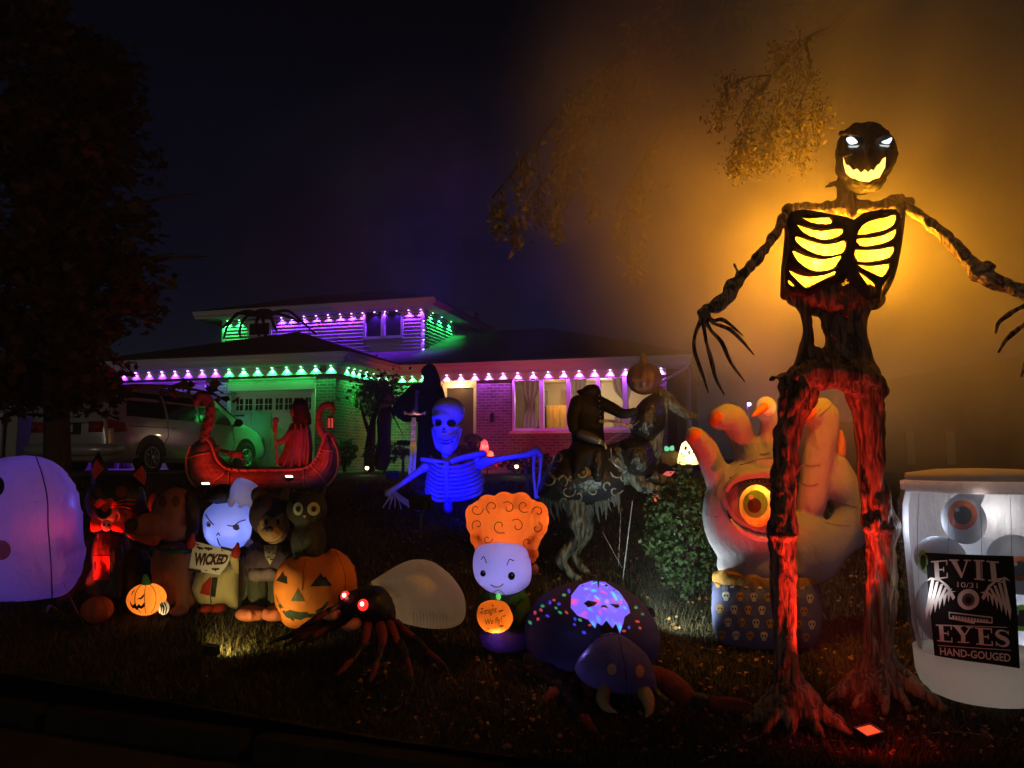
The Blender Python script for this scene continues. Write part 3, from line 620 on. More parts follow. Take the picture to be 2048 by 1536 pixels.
for sx in (1, -1):
    for poly in ([(.42, 1.12), (1.45, 1.1), (1.45, 1.6), (.55, 1.6)], [(1.52, 1.1), (2.42, 1.08), (2.42, 1.6), (1.52, 1.6)], [(2.5, 1.08), (3.55, 1.06), (3.5, 1.2), (3.1, 1.55), (2.5, 1.6)]): vside(poly, .006, GLS, 'side_window', sx=sx)
    for wy in (1.05, 4.05):
        vside(circ(wy, .37, .41, n=28), .004, IRON, 'wheel_arch', sx=sx, sp=.08)
        ty = Thing; w0 = sx*.93
        tg = tubw([(w0+sx*.0, wy+.27*math.cos(a), .335+.27*math.sin(a), .065) for a in np.linspace(0, 2*math.pi, 25)], 8, 1, False, 1.7)
        wh = van.add('wheel', tg, TYRE); rimg = [lathe((0, 0, 0), [(.2, -.02), (.205, .03), (.19, .03), (.18, -.01)], 24), lathe((0, 0, 0), [(.05, -.01), (.05, .035), (.03, .045)], 12)]
        for k in range(7):
            a = k*2*math.pi/7; rimg.append(boxw((.115*math.cos(a), .115*math.sin(a), .01), (.15, .03, .025), Matrix.Rotation(a, 3, 'Z')))
        g = join(*rimg); V = A([(w0+sx*(z+.055), wy+x, .335+y) for x, y, z in g[0]]); van.add('rim', (V, g[1]), RIM, wh)
    for pts in ([(1.48, 1.06), (1.5, .75), (1.38, .6), (1.4, .3)], [(2.46, 1.04), (2.48, .3)], [(3.55, 1.02), (3.62, .7), (3.5, .35)], [(1.4, .3), (3.5, .3)], [(.3, .93), (1.5, .93)]):
        g = []
        for a, b in zip(pts, pts[1:]):
            L_ = [(a[0]+(b[0]-a[0])*t, a[1]+(b[1]-a[1])*t) for t in np.linspace(0, 1, 6)]; Q = []
            for y, z in L_:
                hcast = bt.ray_cast(Vector((sx*3, y, z)), Vector((-sx, 0, 0)))[0]; Q.append((sx*((abs(hcast.x) if hcast else .9)+.001), y, z, .007))
            g.append(tubw(Q, 5, 1))
        van.add('door_seam', g, IRON)
    van.add('door_handle', ellw((sx*1.0, 2.62, .93), (.025, .1, .018)), PAINT); van.add('door_handle', ellw((sx*1.0, 1.68, .93), (.025, .1, .018)), PAINT)
    van.add('side_mirror', [ellw((sx*1.12, 3.55, 1.12), (.11, .07, .09)), tubw([(sx*.95, 3.6, 1.06, .03), (sx*1.08, 3.56, 1.08, .03)], 6, 1)], IRON)
    vside([(.03, .78), (.42, .83), (.36, .99), (.04, 1.04)], .012, mat('tail_lens', (.25, .008, .006), .15, coat=1), 'tail_light', sx=sx)
    van.add('tail_light', b6(*sorted((sx*.52, sx*.82)), -.03, .02, .8, 1.0), mat('tail_lens', (.3, .01, .01), .2))
    vside([(4.6, .72), (4.92, .66), (4.85, .8), (4.6, .88)], .008, clr, 'headlight', sx=sx)
van.add('rear_window', (A([(-.6, .055, 1.12), (.6, .055, 1.12), (.55, .2, 1.58), (-.55, .2, 1.58)])+A([0, -.012, 0]), [(0, 1, 2, 3)]), GLS, smooth=False)
wsq = A([(-.74, 4.12, 1.13), (.74, 4.12, 1.13), (.58, 3.42, 1.62), (-.58, 3.42, 1.62)])+A([0, .03, .02]); van.add('windscreen', (wsq, [(0, 1, 2, 3)]), GLS, smooth=False)
van.add('bumper', tubw([(-.92, .3, .5, .1), (-.86, .0, .48, .11), (0, -.07, .48, .12), (.86, 0, .48, .11), (.92, .3, .5, .1)], 8, 3), PAINT)
rc = van.add('number_plate_recess', b6(-.32, .32, -.02, .0, .76, .98), IRON, smooth=False)
van.add('number_plate', b6(-.15, .15, -.028, -.021, .8, .94), mat('plate_white', (.4, .42, .45), .4), rc, smooth=False)
# ------------------------------------------------------------------ neighbours, far hedge
ng = Thing('neighbour_garage', 'pale garage wall of the neighbouring house at the left edge', 'garage', (-11.4, 17.5, 1.28))
ng.add('wall', b6(-15, -10.95, 17, 22, 1.2, 2.6), mat('neighbour_paint', (.4, .38, .33), .8), smooth=False)
ng.add('roof', slab([(-180, 795), (60, 800), (10, 745), (-120, 700)], 17.5, 5), ROOF, smooth=False)
ng.add('downpipe', tubw([(-11.25, 16.94, 1.25, .05), (-11.25, 16.94, 2.6, .05)], 6, 1), TRIM)
nh = Thing('neighbour_house', 'dark low house with a sloping roof beyond the jar', 'house', (9, 19, 1.28))
nh.add('wall', b6(8.4, 18, 17.6, 24, 1.2, 2.5), mat('dark_brick', (.08, .06, .05), .9), smooth=False)
nh.add('roof', (A([(7.8, 17, 2.5), (18.5, 17, 3.6), (18.5, 21, 5.2), (9.5, 21, 3.6), (7.8, 17, 2.3), (18.5, 17, 2.4), (18.5, 21, 5.0), (9.5, 21, 3.4)]), [(0, 1, 2, 3), (0, 3, 7, 4), (4, 7, 6, 5), (0, 4, 5, 1), (1, 5, 6, 2), (2, 6, 7, 3)]), ROOF, smooth=False)
for a in (8.98, 9.9): wq = nh.add('window', b6(a, a+.2, 17.55, 17.598, 1.45, 2.2), mat('pale_frame', (.25, .24, .2), .8), smooth=False)
# ------------------------------------------------------------------ foliage
def leaves(C, size, flat=.5, pts=5, seed=0, droop=0, asp=1.0):
    """C: Nx3 leaf centres -> one mesh of leaf blades"""
    r = np.random.default_rng(seed); n = len(C); a = r.uniform(0, 2*math.pi, n); t = r.normal(0, flat, n); s = size*r.uniform(.6, 1.3, n)
    ux = np.stack([np.cos(a)*np.cos(t), np.sin(a)*np.cos(t), np.sin(t)-droop], 1); ux /= np.linalg.norm(ux, axis=1)[:, None]
    up = r.normal(0, 1, (n, 3)); up[:, 2] += 1.2; v = np.cross(up, ux); v /= np.linalg.norm(v, axis=1)[:, None]
    w = np.cross(ux, v)*.12
    if pts == 5: T = [(-.5, 0, 0), (-.1, .45*asp, 1), (.2, .3*asp, .5), (.55, 0, 0), (.2, -.3*asp, .5), (-.1, -.45*asp, 1)]
    elif pts == 9: T = [(-.5, 0, 0), (-.25, .22, .5), (-.3, .5, 1), (.0, .28, .4), (.12, .52, 1), (.22, .16, .3), (.6, 0, 0), (.22, -.16, .3), (.12, -.52, 1), (0, -.28, .4), (-.3, -.5, 1), (-.25, -.22, .5)]
    else: T = [(-.5, 0, 0), (0, .3*asp, .6), (.5, 0, 0), (0, -.3*asp, .6)]
    V = np.stack([C+(ux*x+v*y+w*z)*s[:, None] for x, y, z in T], 1).reshape(-1, 3); k = len(T)
    return V, k
def leafobj(name, V, k, m, parent=None, base=(0, 0, 0), kind=None):
    n = len(V)//k; me = bpy.data.meshes.new(name); me.vertices.add(len(V)); me.vertices.foreach_set('co', (V-A(base)).ravel())
    me.loops.add(n*k); me.loops.foreach_set('vertex_index', np.arange(n*k)); me.polygons.add(n); me.polygons.foreach_set('loop_start', np.arange(n)*k)
    me.update(calc_edges=True); me.validate(); me.materials.append(m); o = bpy.data.objects.new(name, me); COL.objects.link(o); o.parent = parent
    if parent is None: o.location = base
    if kind: o['kind'] = kind
    return o
LEAFD = mat('maple_leaves', (.06, .045, .02), .6, .35, island=.5, var=(1.2, .3, (.10, .035, .018)))
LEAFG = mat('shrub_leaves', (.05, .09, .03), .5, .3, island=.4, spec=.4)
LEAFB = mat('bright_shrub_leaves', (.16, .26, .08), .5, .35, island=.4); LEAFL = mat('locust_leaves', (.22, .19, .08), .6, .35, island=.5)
BARK = mat('bark', (.05, .038, .028), .95, var=(8, .4), bump=(12, .9, .04), stretch=(3, 3, .6))
# left maple
tb = ground_at(112, 990); tb = Vector((P(112, 900, 9.3).x, 9.3, gz(9.3)-.05)); tm = Thing('maple_tree', 'dark leafy tree at the left edge with a few leaves lit red', 'tree', tb)
tk = [tubw([tuple(tb)+(.2,), (tb.x+.02, tb.y, 1.6, .15), (tb.x-.05, tb.y, 2.8, .13), (tb.x+.05, tb.y, 4.6, .09), (tb.x, tb.y, 6.8, .03)], 10)]
lm = []
for i in range(26):
    z = rng.uniform(2.0, 6.2); a = rng.uniform(0, 2*math.pi); L_ = rng.uniform(.9, 1.75)*(1 if z < 4.5 else .6); e1 = (tb.x+L_*math.cos(a), tb.y+L_*math.sin(a)*.8, z+L_*.35)
    lm.append(((tb.x, tb.y, z), e1)); tk.append(tubw([(tb.x, tb.y, z, .05), ((tb.x+e1[0])/2, (tb.y+e1[1])/2, z+L_*.25, .03), e1+(.01,)], 6))
tm.add('trunk', tk, BARK)
C = []
cl = [(tb.x+rng.normal(0, .72)*(.55 if z > 4.8 else 1), tb.y+rng.normal(0, .75), z, rng.uniform(.25, .5)) for z in rng.uniform(2.3, 7.0, 130)]
for px_, py_, r_ in ((300, 530, .4), (250, 470, .4), (270, 600, .35), (200, 340, .4), (150, 240, .35), (150, 690, .4), (165, 760, .3), (190, 440, .5), (120, 100, .3), (60, 60, .3), (290, 560, .3), (230, 620, .5), (120, 700, .5), (160, 780, .35), (60, 740, .4)): p = P(px_, py_, 9.2+rng.uniform(-.6, .4)); cl.append((p.x, p.y, p.z, r_))
def to_px(x, y, z):
    v = Vector((x, y, z))-EYE; f = v.y*CT+v.z*ST; return 1024+F*v.x/f, 768-F*(v.z*CT-v.y*ST)/f
for x, y, z, r_ in cl:
    a_, b_ = to_px(x, y, z)
    if a_+r_*150 > (345 if b_ < 620 else 262): continue
    d = rng.normal(0, 1, (95, 3)); d /= np.linalg.norm(d, axis=1)[:, None]; C.append(A([x, y, z])+d*r_*rng.uniform(.5, 1.1, (95, 1))*A([1, 1, .8]))
C = np.vstack(C); V, k = leaves(C, .13, .45, 9, 3); leafobj('crown', V, k, LEAFD, tm.o, tuple(tb))
br = [tub([(150, 790, 9.2, 7), (230, 775, 9.1, 5), (300, 772, 9.0, 4), (370, 776, 9.0, 3), (430, 790, 9.0, 2), (452, 803, 9.0, 1.5)], 6), tub([(340, 774, 9, 3), (365, 765, 9, 2), (380, 768, 9, 1)], 5)]
C = []
for cx, cy, n_ in ((365, 766, 8), (378, 778, 7), (352, 783, 6), (430, 776, 7), (455, 798, 9), (425, 792, 4), (330, 783, 4), (238, 722, 10), (250, 740, 8), (222, 748, 12), (205, 765, 14), (265, 728, 4)):
    for _ in range(n_): C.append(tuple(P(cx+rng.normal(0, 7), cy+rng.normal(0, 5), 9.0+rng.normal(0, .08))))
V, k = leaves(A(C), .12, .4, 9, 5); leafobj('hanging_leaves', V, k, LEAFD, tm.o, tuple(tb)); tm.add('branch', br, BARK)
# right locust with hanging twigs
lb = Vector((8.6, 10.6, gz(10.6))); lt = Thing('locust_tree', 'tall tree with drooping feathery twigs above and behind the giant', 'tree', lb)
tr_ = [tubw([tuple(lb)+(.3,), (8.5, 10.6, 3.2, .24), (8.0, 10.3, 5.4, .2), (6.6, 9.8, 7.4, .15), (4.8, 9.5, 8.6, .1)], 10)]
C = []; tw = []
CN_ = []
def strand(px, py, Y, n, drop, lean=0):
    x, y = px, py; pts = [(x, y, Y, 1.4)]
    for i in range(n):
        x += rng.normal(lean, 5); y += drop/n; pts.append((x, y, Y, 1.1))
        for _ in range(13): (C if Y > 7 else CN_).append(tuple(P(x+rng.normal(0, 9), y+rng.normal(4, 9), Y+rng.normal(0, .12))))
    tw.append(tub(pts, 4, 1, False))
for x0, y0, x1_, y1_, m in ((1750, 80, 1430, 150, 10), (1700, -60, 1130, 180, 20), (1800, -200, 1250, 20, 16), (1300, 60, 985, 395, 14), (1330, 120, 1060, 400, 12), (1450, 100, 1230, 420, 13), (1700, 150, 1480, 240, 12), (1620, 130, 1460, 200, 8), (1900, 100, 1760, 120, 5), (2100, 200, 1930, 300, 6), (1980, -100, 1500, -20, 12)):
    Yb = rng.uniform(7.6, 9.0); tr_.append(tub([(x0+80, y0-60, 9.4, 10), (x0, y0, (Yb+9.4)/2, 6), ((x0+x1_)/2, (y0+y1_)/2-25, Yb, 4), (x1_, y1_, Yb, 1.5)], 6))
    for i in range(m): t = (i+rng.uniform(0, 1))/m; strand(x0+(x1_-x0)*t, y0+(y1_-y0)*t-25*math.sin(math.pi*t), Yb+rng.normal(0, .25), int(rng.integers(3, 7)), rng.uniform(40, 130), rng.normal(0, 2))
for px, py, d in ((1005, 400, 70), (1030, 430, 60), (1110, 400, 70), (1260, 430, 120), (1275, 490, 70), (1160, 340, 90), (1490, 260, 70), (1530, 250, 80), (1580, 260, 70), (1600, 200, 110), (1560, 180, 110), (1500, 210, 90), (1440, 190, 60), (1545, 230, 90), (1480, 280, 50), (1575, 120, 120), (1625, 120, 160), (1460, 150, 50), (1520, 150, 60), (1600, 60, 110), (1550, 80, 60), (1640, 200, 60), (1470, 330, 10), (1510, 300, 25)): strand(px, py, 7.9 if px < 1400 else 5.35, 7, d)
tr_.append(tub([(1900, -150, 9, 14), (1700, 30, 6.6, 8), (1610, 80, 5.5, 6), (1545, 150, 5.4, 4), (1500, 200, 5.35, 2), (1470, 250, 5.35, 1)], 7)); tr_.append(tub([(1610, 80, 5.5, 4), (1620, 150, 5.4, 2.5), (1590, 230, 5.35, 1)], 6)); tr_.append(tub([(1545, 150, 5.4, 3), (1480, 160, 5.35, 2), (1440, 200, 5.35, 1)], 6)); tr_.append(tub([(1540, 160, 5.4, 3), (1525, 180, 5.35, 5), (1518, 205, 5.35, 4)], 7))
lt.add('trunk', tr_, BARK); lt.add('twigs', tw, BARK, kind='stuff'); V, k = leaves(A(C), .085, .5, 4, 9, droop=.8, asp=.8); leafobj('crown', V, k, LEAFL, lt.o, tuple(lb)); V, k = leaves(A(CN_*2)+rng.normal(0, .03, (len(CN_)*2, 3)), .044, .5, 4, 9, droop=.8, asp=.7); leafobj('low_leaves', V, k, LEAFL, lt.o, tuple(lb))
# bushes
def bush(label, px, py, Y, rx, ry, n, sz, m=LEAFG, name='bush', cat='bush', rd=None):
    c = P(px, py, Y); s = Y/F; t = Thing(name, label, cat, (c.x, c.y, gz(Y)-.02)); d = rng.normal(0, 1, (n, 3)); d /= np.linalg.norm(d, axis=1)[:, None]
    k = np.array([1+.35*noise.noise(Vector(tuple(q*2.2))) for q in d]); C = A(tuple(c))+d*(k*rng.uniform(.45, 1.0, n)**.5)[:, None]*A([rx*s, (rd or rx*s), ry*s]); C = C[C[:, 2] > gz(Y)-.05]
    stems = [tubw([(c.x, c.y, gz(Y)-.05, .02), (c.x+a*.4, c.y+b*.3, c.z, .012), (c.x+a, c.y+b, c.z+ry*s*.7, .004)], 5) for a, b in rng.normal(0, rx*s*.45, (9, 2))]
    t.add('stems', stems, BARK); V, kk = leaves(C, sz, .6, 5, 4, asp=.8); leafobj('foliage', V, kk, m, t.o, tuple(t.base)); return t
bush('dark green bush with small leaves between the horse and the big hand', 1378, 1062, 7.1, 82, 115, 4200, .045)
bush('dim bush behind the legs of the giant, left of the jar', 1830, 1130, 6.4, 42, 90, 700, .05)
bush('low dark shrub bed behind the big hand, right of the bush', 1640, 1010, 8.6, 120, 60, 900, .06)
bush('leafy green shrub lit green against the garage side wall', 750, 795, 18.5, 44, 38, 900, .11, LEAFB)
bush('thin dark shrub at the foot of the brick wall beside the leafy tree', 690, 905, 17.0, 22, 28, 400, .08)
bush('low plants at the foot of the wall left of the sword', 770, 905, 16.0, 45, 22, 500, .07)
bush('spiky plants under the picture window by the small lamp', 1060, 925, 15.5, 60, 22, 600, .07, LEAFD)
cb = P(660, 905, 16.8); 
st_ = Thing('tree_trunk', 'slim grey tree trunk leaning up into the green lit leaves', 'tree', P(740, 935, 17)); st_.add('trunk', [tub([(738, 936, 17, 11), (737, 900, 17, 8), (742, 860, 17, 6), (755, 815, 17, 4), (770, 790, 17, 2)], 8), tub([(740, 870, 17, 5), (728, 835, 17, 3), (720, 805, 17, 1.5)], 6)], BARK)
V, kk = leaves(A([tuple(P(760+rng.normal(0, 26), 785+rng.normal(0, 20), 17+rng.normal(0, .2))) for _ in range(700)]), .09, .5, 5, 12); leafobj('crown', V, kk, LEAFG, st_.o, tuple(st_.base))
# topiary pads right and left of the sword
for px, py, r, lab in ((808, 886, 14, 'upper flat green plant pad left of the sword'), (805, 905, 20, 'lower flat green plant pad left of the sword')):
    p = P(px, py, 14.5); t = Thing('potted_plant', lab, 'plant', (p.x, p.y, gz(14.5))); t.add('stem', tubw([(p.x, p.y, gz(14.5), .015), (p.x, p.y, p.z, .012)], 5, 1), BARK)
    s = 14.5/F; d = rng.normal(0, 1, (260, 3)); d /= np.linalg.norm(d, axis=1)[:, None]; V, kk = leaves(A(tuple(p))+d*A([r*s, r*s, r*s*.28]), .06, .4, 5, 7); leafobj('foliage', V, kk, LEAFG, t.o, tuple(t.base))
MUM = mat('mum_flowers', (.5, .28, .07), .7, island=.5)
for px, py, r, lab in ((945, 875, 17, 'upper heap of pale flowers beside the front door'), (925, 898, 20, 'lower heap of pale flowers beside the blue skull'), (955, 902, 15, 'small heap of reddish flowers by the small ghost')):
    p = P(px, py, 14.8); t = Thing('flower_pot', lab, 'flowers', (p.x, p.y, gz(14.8))); s = 14.8/F
    t.add('pot', lathe((p.x, p.y, p.z-r*s*1.5), [(r*s*.4, 0), (r*s*.6, r*s*1.0), (r*s*.55, r*s*1.0)], 14), mat('red_pot', (.25, .03, .02), .6))
    d = rng.normal(0, 1, (320, 3)); d[:, 2] = abs(d[:, 2]); d /= np.linalg.norm(d, axis=1)[:, None]; V, kk = leaves(A(tuple(p))+d*A([r*s, r*s, r*s*.7])-A([0, 0, r*s*.4]), .07, .5, 5, 7); leafobj('flowers', V, kk, MUM, t.o, tuple(t.base))
# ------------------------------------------------------------------ grass and fallen leaves
def on_ground(x, y): return gz(y)+bumpz(x, y)
n = 150000; yy = 4.1+rng.uniform(0, 1, n)**1.5*9.5; xx = rng.uniform(-.78, .78, n)*yy
ok = yy > np.array([kerb_y(x) for x in xx])+.2; xx, yy = xx[ok], yy[ok]; n = len(xx)
zz = np.array([on_ground(x, y) for x, y in zip(xx, yy)]); a = rng.uniform(0, 2*math.pi, n); hgt = rng.uniform(.03, .075, n); ln = rng.uniform(.2, 1.1, n)*hgt; wdt = .004+yy*.0004
dx, dy = np.cos(a), np.sin(a); b1 = np.stack([xx-dy*wdt, yy+dx*wdt, zz-.005], 1); b2 = np.stack([xx+dy*wdt, yy-dx*wdt, zz-.005], 1); tp = np.stack([xx+dx*ln, yy+dy*ln, zz+hgt], 1)
V = np.stack([b1, b2, tp], 1).reshape(-1, 3)
GRS = mat('grass_blades', (.05, .055, .018), .7, .2, island=.6, var=(.9, .5, (.085, .06, .026)))
leafobj('grass', V, 3, GRS, None, (0, 0, 0), 'stuff')
n = 2600; yy = 4.2+rng.uniform(0, 1, n)**1.3*7; xx = rng.uniform(-.2, .75, n)*yy; ok = yy > np.array([kerb_y(x) for x in xx])+.2; xx, yy = xx[ok], yy[ok]
V, k = leaves(np.stack([xx, yy, [on_ground(x, y)+.03 for x, y in zip(xx, yy)]], 1), .035, .3, 5, 21)
leafobj('fallen_leaves', V, k, mat('dry_leaves', (.26, .13, .05), .8, island=.5), None, (0, 0, 0), 'stuff')
# ------------------------------------------------------------------ foreground inflatables
def gp(px, Y): p = P(px, 900, Y); return Vector((p.x, Y, gz(Y)))
WHT_F = fab('white_nylon', (.62, .62, .64), .5, bump=(6, .9, .05)); RED_F = fab('red_nylon', (.42, .03, .02), .4); ORG_F = fab('orange_nylon', (.75, .22, .03), .45)
def flood(label, px, py, Y, to, col, W, lens, ang=70, size=1.0, r=.04, cat='floodlight', blend=.5, stake=True, es=8, face=None):
    p = P(px, py, Y); to = Vector(to); d = (to-p).normalized(); t = Thing('floodlight', label, cat, (p.x, p.y, on_ground(p.x, p.y)))
    d = Vector(face).normalized() if face else d
    q = d.to_track_quat('-Z', 'Y').to_matrix(); w, hh, dd = .11*size, .07*size, .05*size
    def R(g): return A(g[0]) @ A(q).T + A(tuple(p)), g[1]
    t.add('housing', [R(b6(-w, w, -hh, hh, 0, dd)), R(b6(-w*.7, w*.7, -hh*.7, hh*.7, dd, dd*1.8))], PLA, smooth=False)
    t.add('lens', R(b6(-w*.9, w*.9, -hh*.85, hh*.85, -.006, -.001)), lam(lens[0], lens[1], es), smooth=False)
    t.add('rim', [R(b6(-w*1.05, w*1.05, hh*.86, hh*1.05, -.012, 0)), R(b6(-w*1.05, w*1.05, -hh*1.05, -hh*.86, -.012, 0)), R(b6(-w*1.05, -w*.91, -hh*.86, hh*.86, -.012, 0)), R(b6(w*.91, w*1.05, -hh*.86, hh*.86, -.012, 0))], PLA, smooth=False)
    if stake: t.add('stake', tubw([(p.x, p.y, on_ground(p.x, p.y)-.05, .008), (p.x, p.y, p.z-.01, .012)], 6, 1), PLA)
    s = p+d*.02; t.light('SPOT', s, col, W, r, to=to, ang=ang, blend=blend); return t
# white ghost at the left edge
t = Thing('inflatable_ghost', 'huge white ghost inflatable glowing violet with a red patch, cut by the left edge', 'inflatable', gp(20, 7))
gh = pil(arc([(75, 913), (105, 925), (135, 960), (152, 1005), (157, 1055), (160, 1085), (168, 1108), (160, 1130), (153, 1165), (128, 1190), (90, 1198), (40, 1203), (-30, 1203), (-110, 1195), (-140, 1120), (-130, 1030), (-90, 955), (-10, 920), (35, 912)]), 7.0, .5, 8, sm=8)
B = bvh(gh); t.add('body', gh, WHT_F)
t.add('seam', line([(72, 913), (86, 955), (95, 1000), (96, 1050), (100, 1100), (103, 1150), (104, 1196)], B, 2.5), fab('grey_thread', (.12, .11, .16), .1))
for a in ([(60, 965), (110, 962)], [(66, 985), (120, 985)], [(70, 1005), (116, 1000)], [(104, 1080), (150, 1072)], [(104, 1095), (148, 1093)]): t.add('seam', line(a, B, 1.2), fab('pucker_thread', (.28, .26, .4), .3))
t.add('eye', decal(circ(-6, 972, 15, 20), B), INK); t.add('cheek', decal(circ(2, 1100, 20, 20), B), fab('rose_print', (.55, .2, .2), .5))
t.light('POINT', P(30, 1080, 7.0), (.17, .10, 1.0), 3.2, .08); t.light('POINT', P(70, 990, 7.0), (.2, .10, 1.0), 1.6, .06); t.light('POINT', P(92, 1055, 6.74), (1, .05, .10), .8, .03); t.light('POINT', P(131, 1008, 6.9), (.1, .15, 1), .25, .01)
# black cat with a bow tie
Yc = 6.8; t = Thing('inflatable_cat', 'black cat inflatable with red ears, red whiskers and a skull bow tie', 'inflatable', gp(225, Yc))
hd = ell(232, 1003, Yc, 57, 50, .2); B = bvh(hd); t.add('head', hd, BLK)
CATR = fab('red_print', (.75, .06, .03), .3); 
for o_, i_ in (([(197, 902), (216, 938), (205, 972), (183, 968), (183, 925)], [(192, 918), (207, 938), (188, 960), (184, 940)]), ([(285, 924), (294, 950), (292, 975), (262, 968), (264, 945)], [(284, 930), (291, 950), (289, 972), (266, 950)])):
    e_ = t.add('ear', pil(o_, Yc, .05, 6), BLK); t.add('inner_ear', slab(i_, Yc-.06, .012), CATR, e_, smooth=False)
t.add('muzzle', decal(arc([(191, 1005), (200, 997), (210, 1000), (222, 996), (229, 1004), (227, 1016), (218, 1017), (210, 1024), (202, 1017), (193, 1015)]), B, sp=4), CATR)
for w_ in ([(228, 1006), (250, 1000), (270, 1000)], [(228, 1009), (250, 1008), (268, 1008)], [(227, 1013), (245, 1014), (260, 1017)], [(192, 1004), (184, 996), (177, 989)], [(191, 1008), (183, 1003), (177, 997)], [(192, 1011), (185, 1009), (180, 1007)]): t.add('whisker', line(w_, B, 1.8), CATR)
t.add('nose', decal([(205, 999), (216, 999), (211, 1005)], B, .007), RED_F)
EYD = fab('dim_eye', (.12, .03, .02), .2); t.add('eye', decal(circ(195, 983, 8, 10), B, sp=4), EYD); t.add('eye', decal(circ(243, 984, 12, 11), B, sp=4), EYD)
bd = union([ell(222, 1105, Yc, 34, 60, .16), ell(218, 1165, Yc, 42, 38, .2), ell(270, 1150, Yc+.12, 30, 55, .2), tub([(204, 1100, Yc-.1, 14), (203, 1190, Yc-.14, 15)], 10), tub([(232, 1100, Yc-.1, 13), (234, 1190, Yc-.12, 14)], 10), tub([(290, 1190, Yc+.1, 10), (318, 1150, Yc+.2, 9), (320, 1100, Yc+.25, 8)], 8)], .022)
B2 = bvh(bd); t.add('body', bd, BLK); t.add('chest_panel', decal([(190, 1066), (220, 1066), (221, 1110), (187, 1110)], B2, .006), fab('dark_red_print', (.15, .02, .015), .3)); t.add('front_paw', decal([(187, 1112), (220, 1112), (219, 1160), (188, 1160)], B2, .006), RED_F)
bo = [pil(arc([(181, 1040), (190, 1037), (205, 1044), (205, 1058), (192, 1063), (182, 1062)], 3), Yc-.2, .04, 4), pil(arc([(222, 1046), (245, 1043), (249, 1050), (247, 1064), (232, 1063), (222, 1058)], 3), Yc-.2, .04, 4)]
for g in bo: t.add('bow_tie', g, CATR)
sk = pil(circ(213, 1051, 11, 12), Yc-.24, .04, 3); k_ = t.add('bow_skull', sk, fab('pink_white', (.7, .38, .36), .4)); Bs = bvh(sk)
for g in (circ(208, 1049, 2.8, 3.2, 10), circ(218, 1050, 2.8, 3.2, 10), [(212, 1053), (214, 1053), (213, 1056)]): t.add('skull_eye', decal(g, Bs, sp=3), INK, k_)
# brown sitting puppy (plain)
Yd = 6.75; BRN = fab('brown_nylon', (.30, .11, .07), .35); t = Thing('inflatable_puppy', 'brown sitting puppy inflatable with floppy ear between black cat and pale doll', 'inflatable', gp(345, Yd))
hd = union([ell(350, 1030, Yd, 42, 55, .2), ell(310, 1052, Yd-.12, 44, 26, .13, 8), ell(290, 1050, Yd-.15, 26, 22, .12)], .018); B = bvh(hd); t.add('head', hd, BRN)
t.add('jaw', pil(arc([(252, 1066), (280, 1070), (312, 1062), (322, 1078), (310, 1092), (285, 1086), (262, 1078)]), Yd-.16, .09, 5), fab('orange_brown_nylon', (.5, .1, .04), .35)); t.add('nose', ell(263, 1050, Yd-.26, 13, 13), BLK)
for px in (325, 352): t.add('eye', decal(circ(px, 1003, 8, 12), B, sp=4), EYD)
t.add('ear', pil(arc([(372, 985), (392, 990), (400, 1030), (392, 1080), (376, 1085), (368, 1040)]), Yd-.08, .05, 6), fab('dark_brown_nylon', (.07, .03, .02), .3)); t.add('ear', pil(arc([(305, 985), (322, 975), (318, 1010), (302, 1025), (296, 1005)]), Yd-.02, .04, 5), fab('dark_brown_nylon', (.07, .03, .02), .3))
t.add('collar', tubw([tuple(P(350+46*math.cos(a), 1094+9*math.sin(a), Yd-.17*math.sin(a)))+(.02,) for a in np.linspace(0, 2*math.pi, 20)], 6, 1), fab('teal_nylon', (.02, .1, .11), .3))
t.add('body', union([ell(345, 1130, Yd, 40, 48, .18), ell(352, 1185, Yd+.08, 46, 42, .2), tub([(322, 1110, Yd-.1, 17), (318, 1160, Yd-.14, 14), (322, 1212, Yd-.15, 13)], 10), tub([(362, 1110, Yd-.08, 17), (364, 1165, Yd-.12, 14), (366, 1215, Yd-.13, 13)], 10), ell(314, 1220, Yd-.2, 18, 9, .09), ell(358, 1223, Yd-.18, 18, 9, .09)], .02), BRN)
# little lit jack-o-lantern
def jack(name, label, px, py, Y, rx, ry, m, stem=None, lobes=8, face=None, ink=INK, seams=True):
    c = P(px, py, Y); s = Y/F; t = Thing(name, label, 'pumpkin', (c.x, c.y, c.z-ry*s)); g = pumpkin_geo(tuple(c), rx*s, ry*s, lobes, .1); B = bvh(g); t.add('body', g, m)
    if stem: t.add('stem', tub([(px, py-ry*.85, Y, rx*.26), (px-1, py-ry*1.15, Y, rx*.22), (px-2, py-ry*1.45, Y, rx*.14)], 10), stem)
    if seams:
        for k in (-.62, -.1, .5): t.add('seam', line([(px+rx*k*math.cos(a)*1.05, py-ry*math.sin(a)) for a in np.linspace(1.15, -1.1, 7)], B, 1.3, .003), ink)
    for f in face or []: t.add('face_print', decal(f, B, .005, 4), ink)
    return t, B
LITO = fab('lit_orange_nylon', (.9, .36, .08), .6); GRS_F = fab('green_nylon', (.12, .55, .12), .5)
q = CR(3.49, 0, 860)
fj = [q((955, 1180), (985, 1165), (1008, 1140), (1003, 1165), (985, 1182)), q((915, 1155), (925, 1125), (945, 1110), (930, 1135)), q((905, 1190), (925, 1225), (940, 1212), (955, 1232), (970, 1214), (985, 1230), (1000, 1210), (1018, 1205), (1008, 1232), (988, 1250), (970, 1240), (955, 1258), (940, 1242), (925, 1245), (910, 1220))]
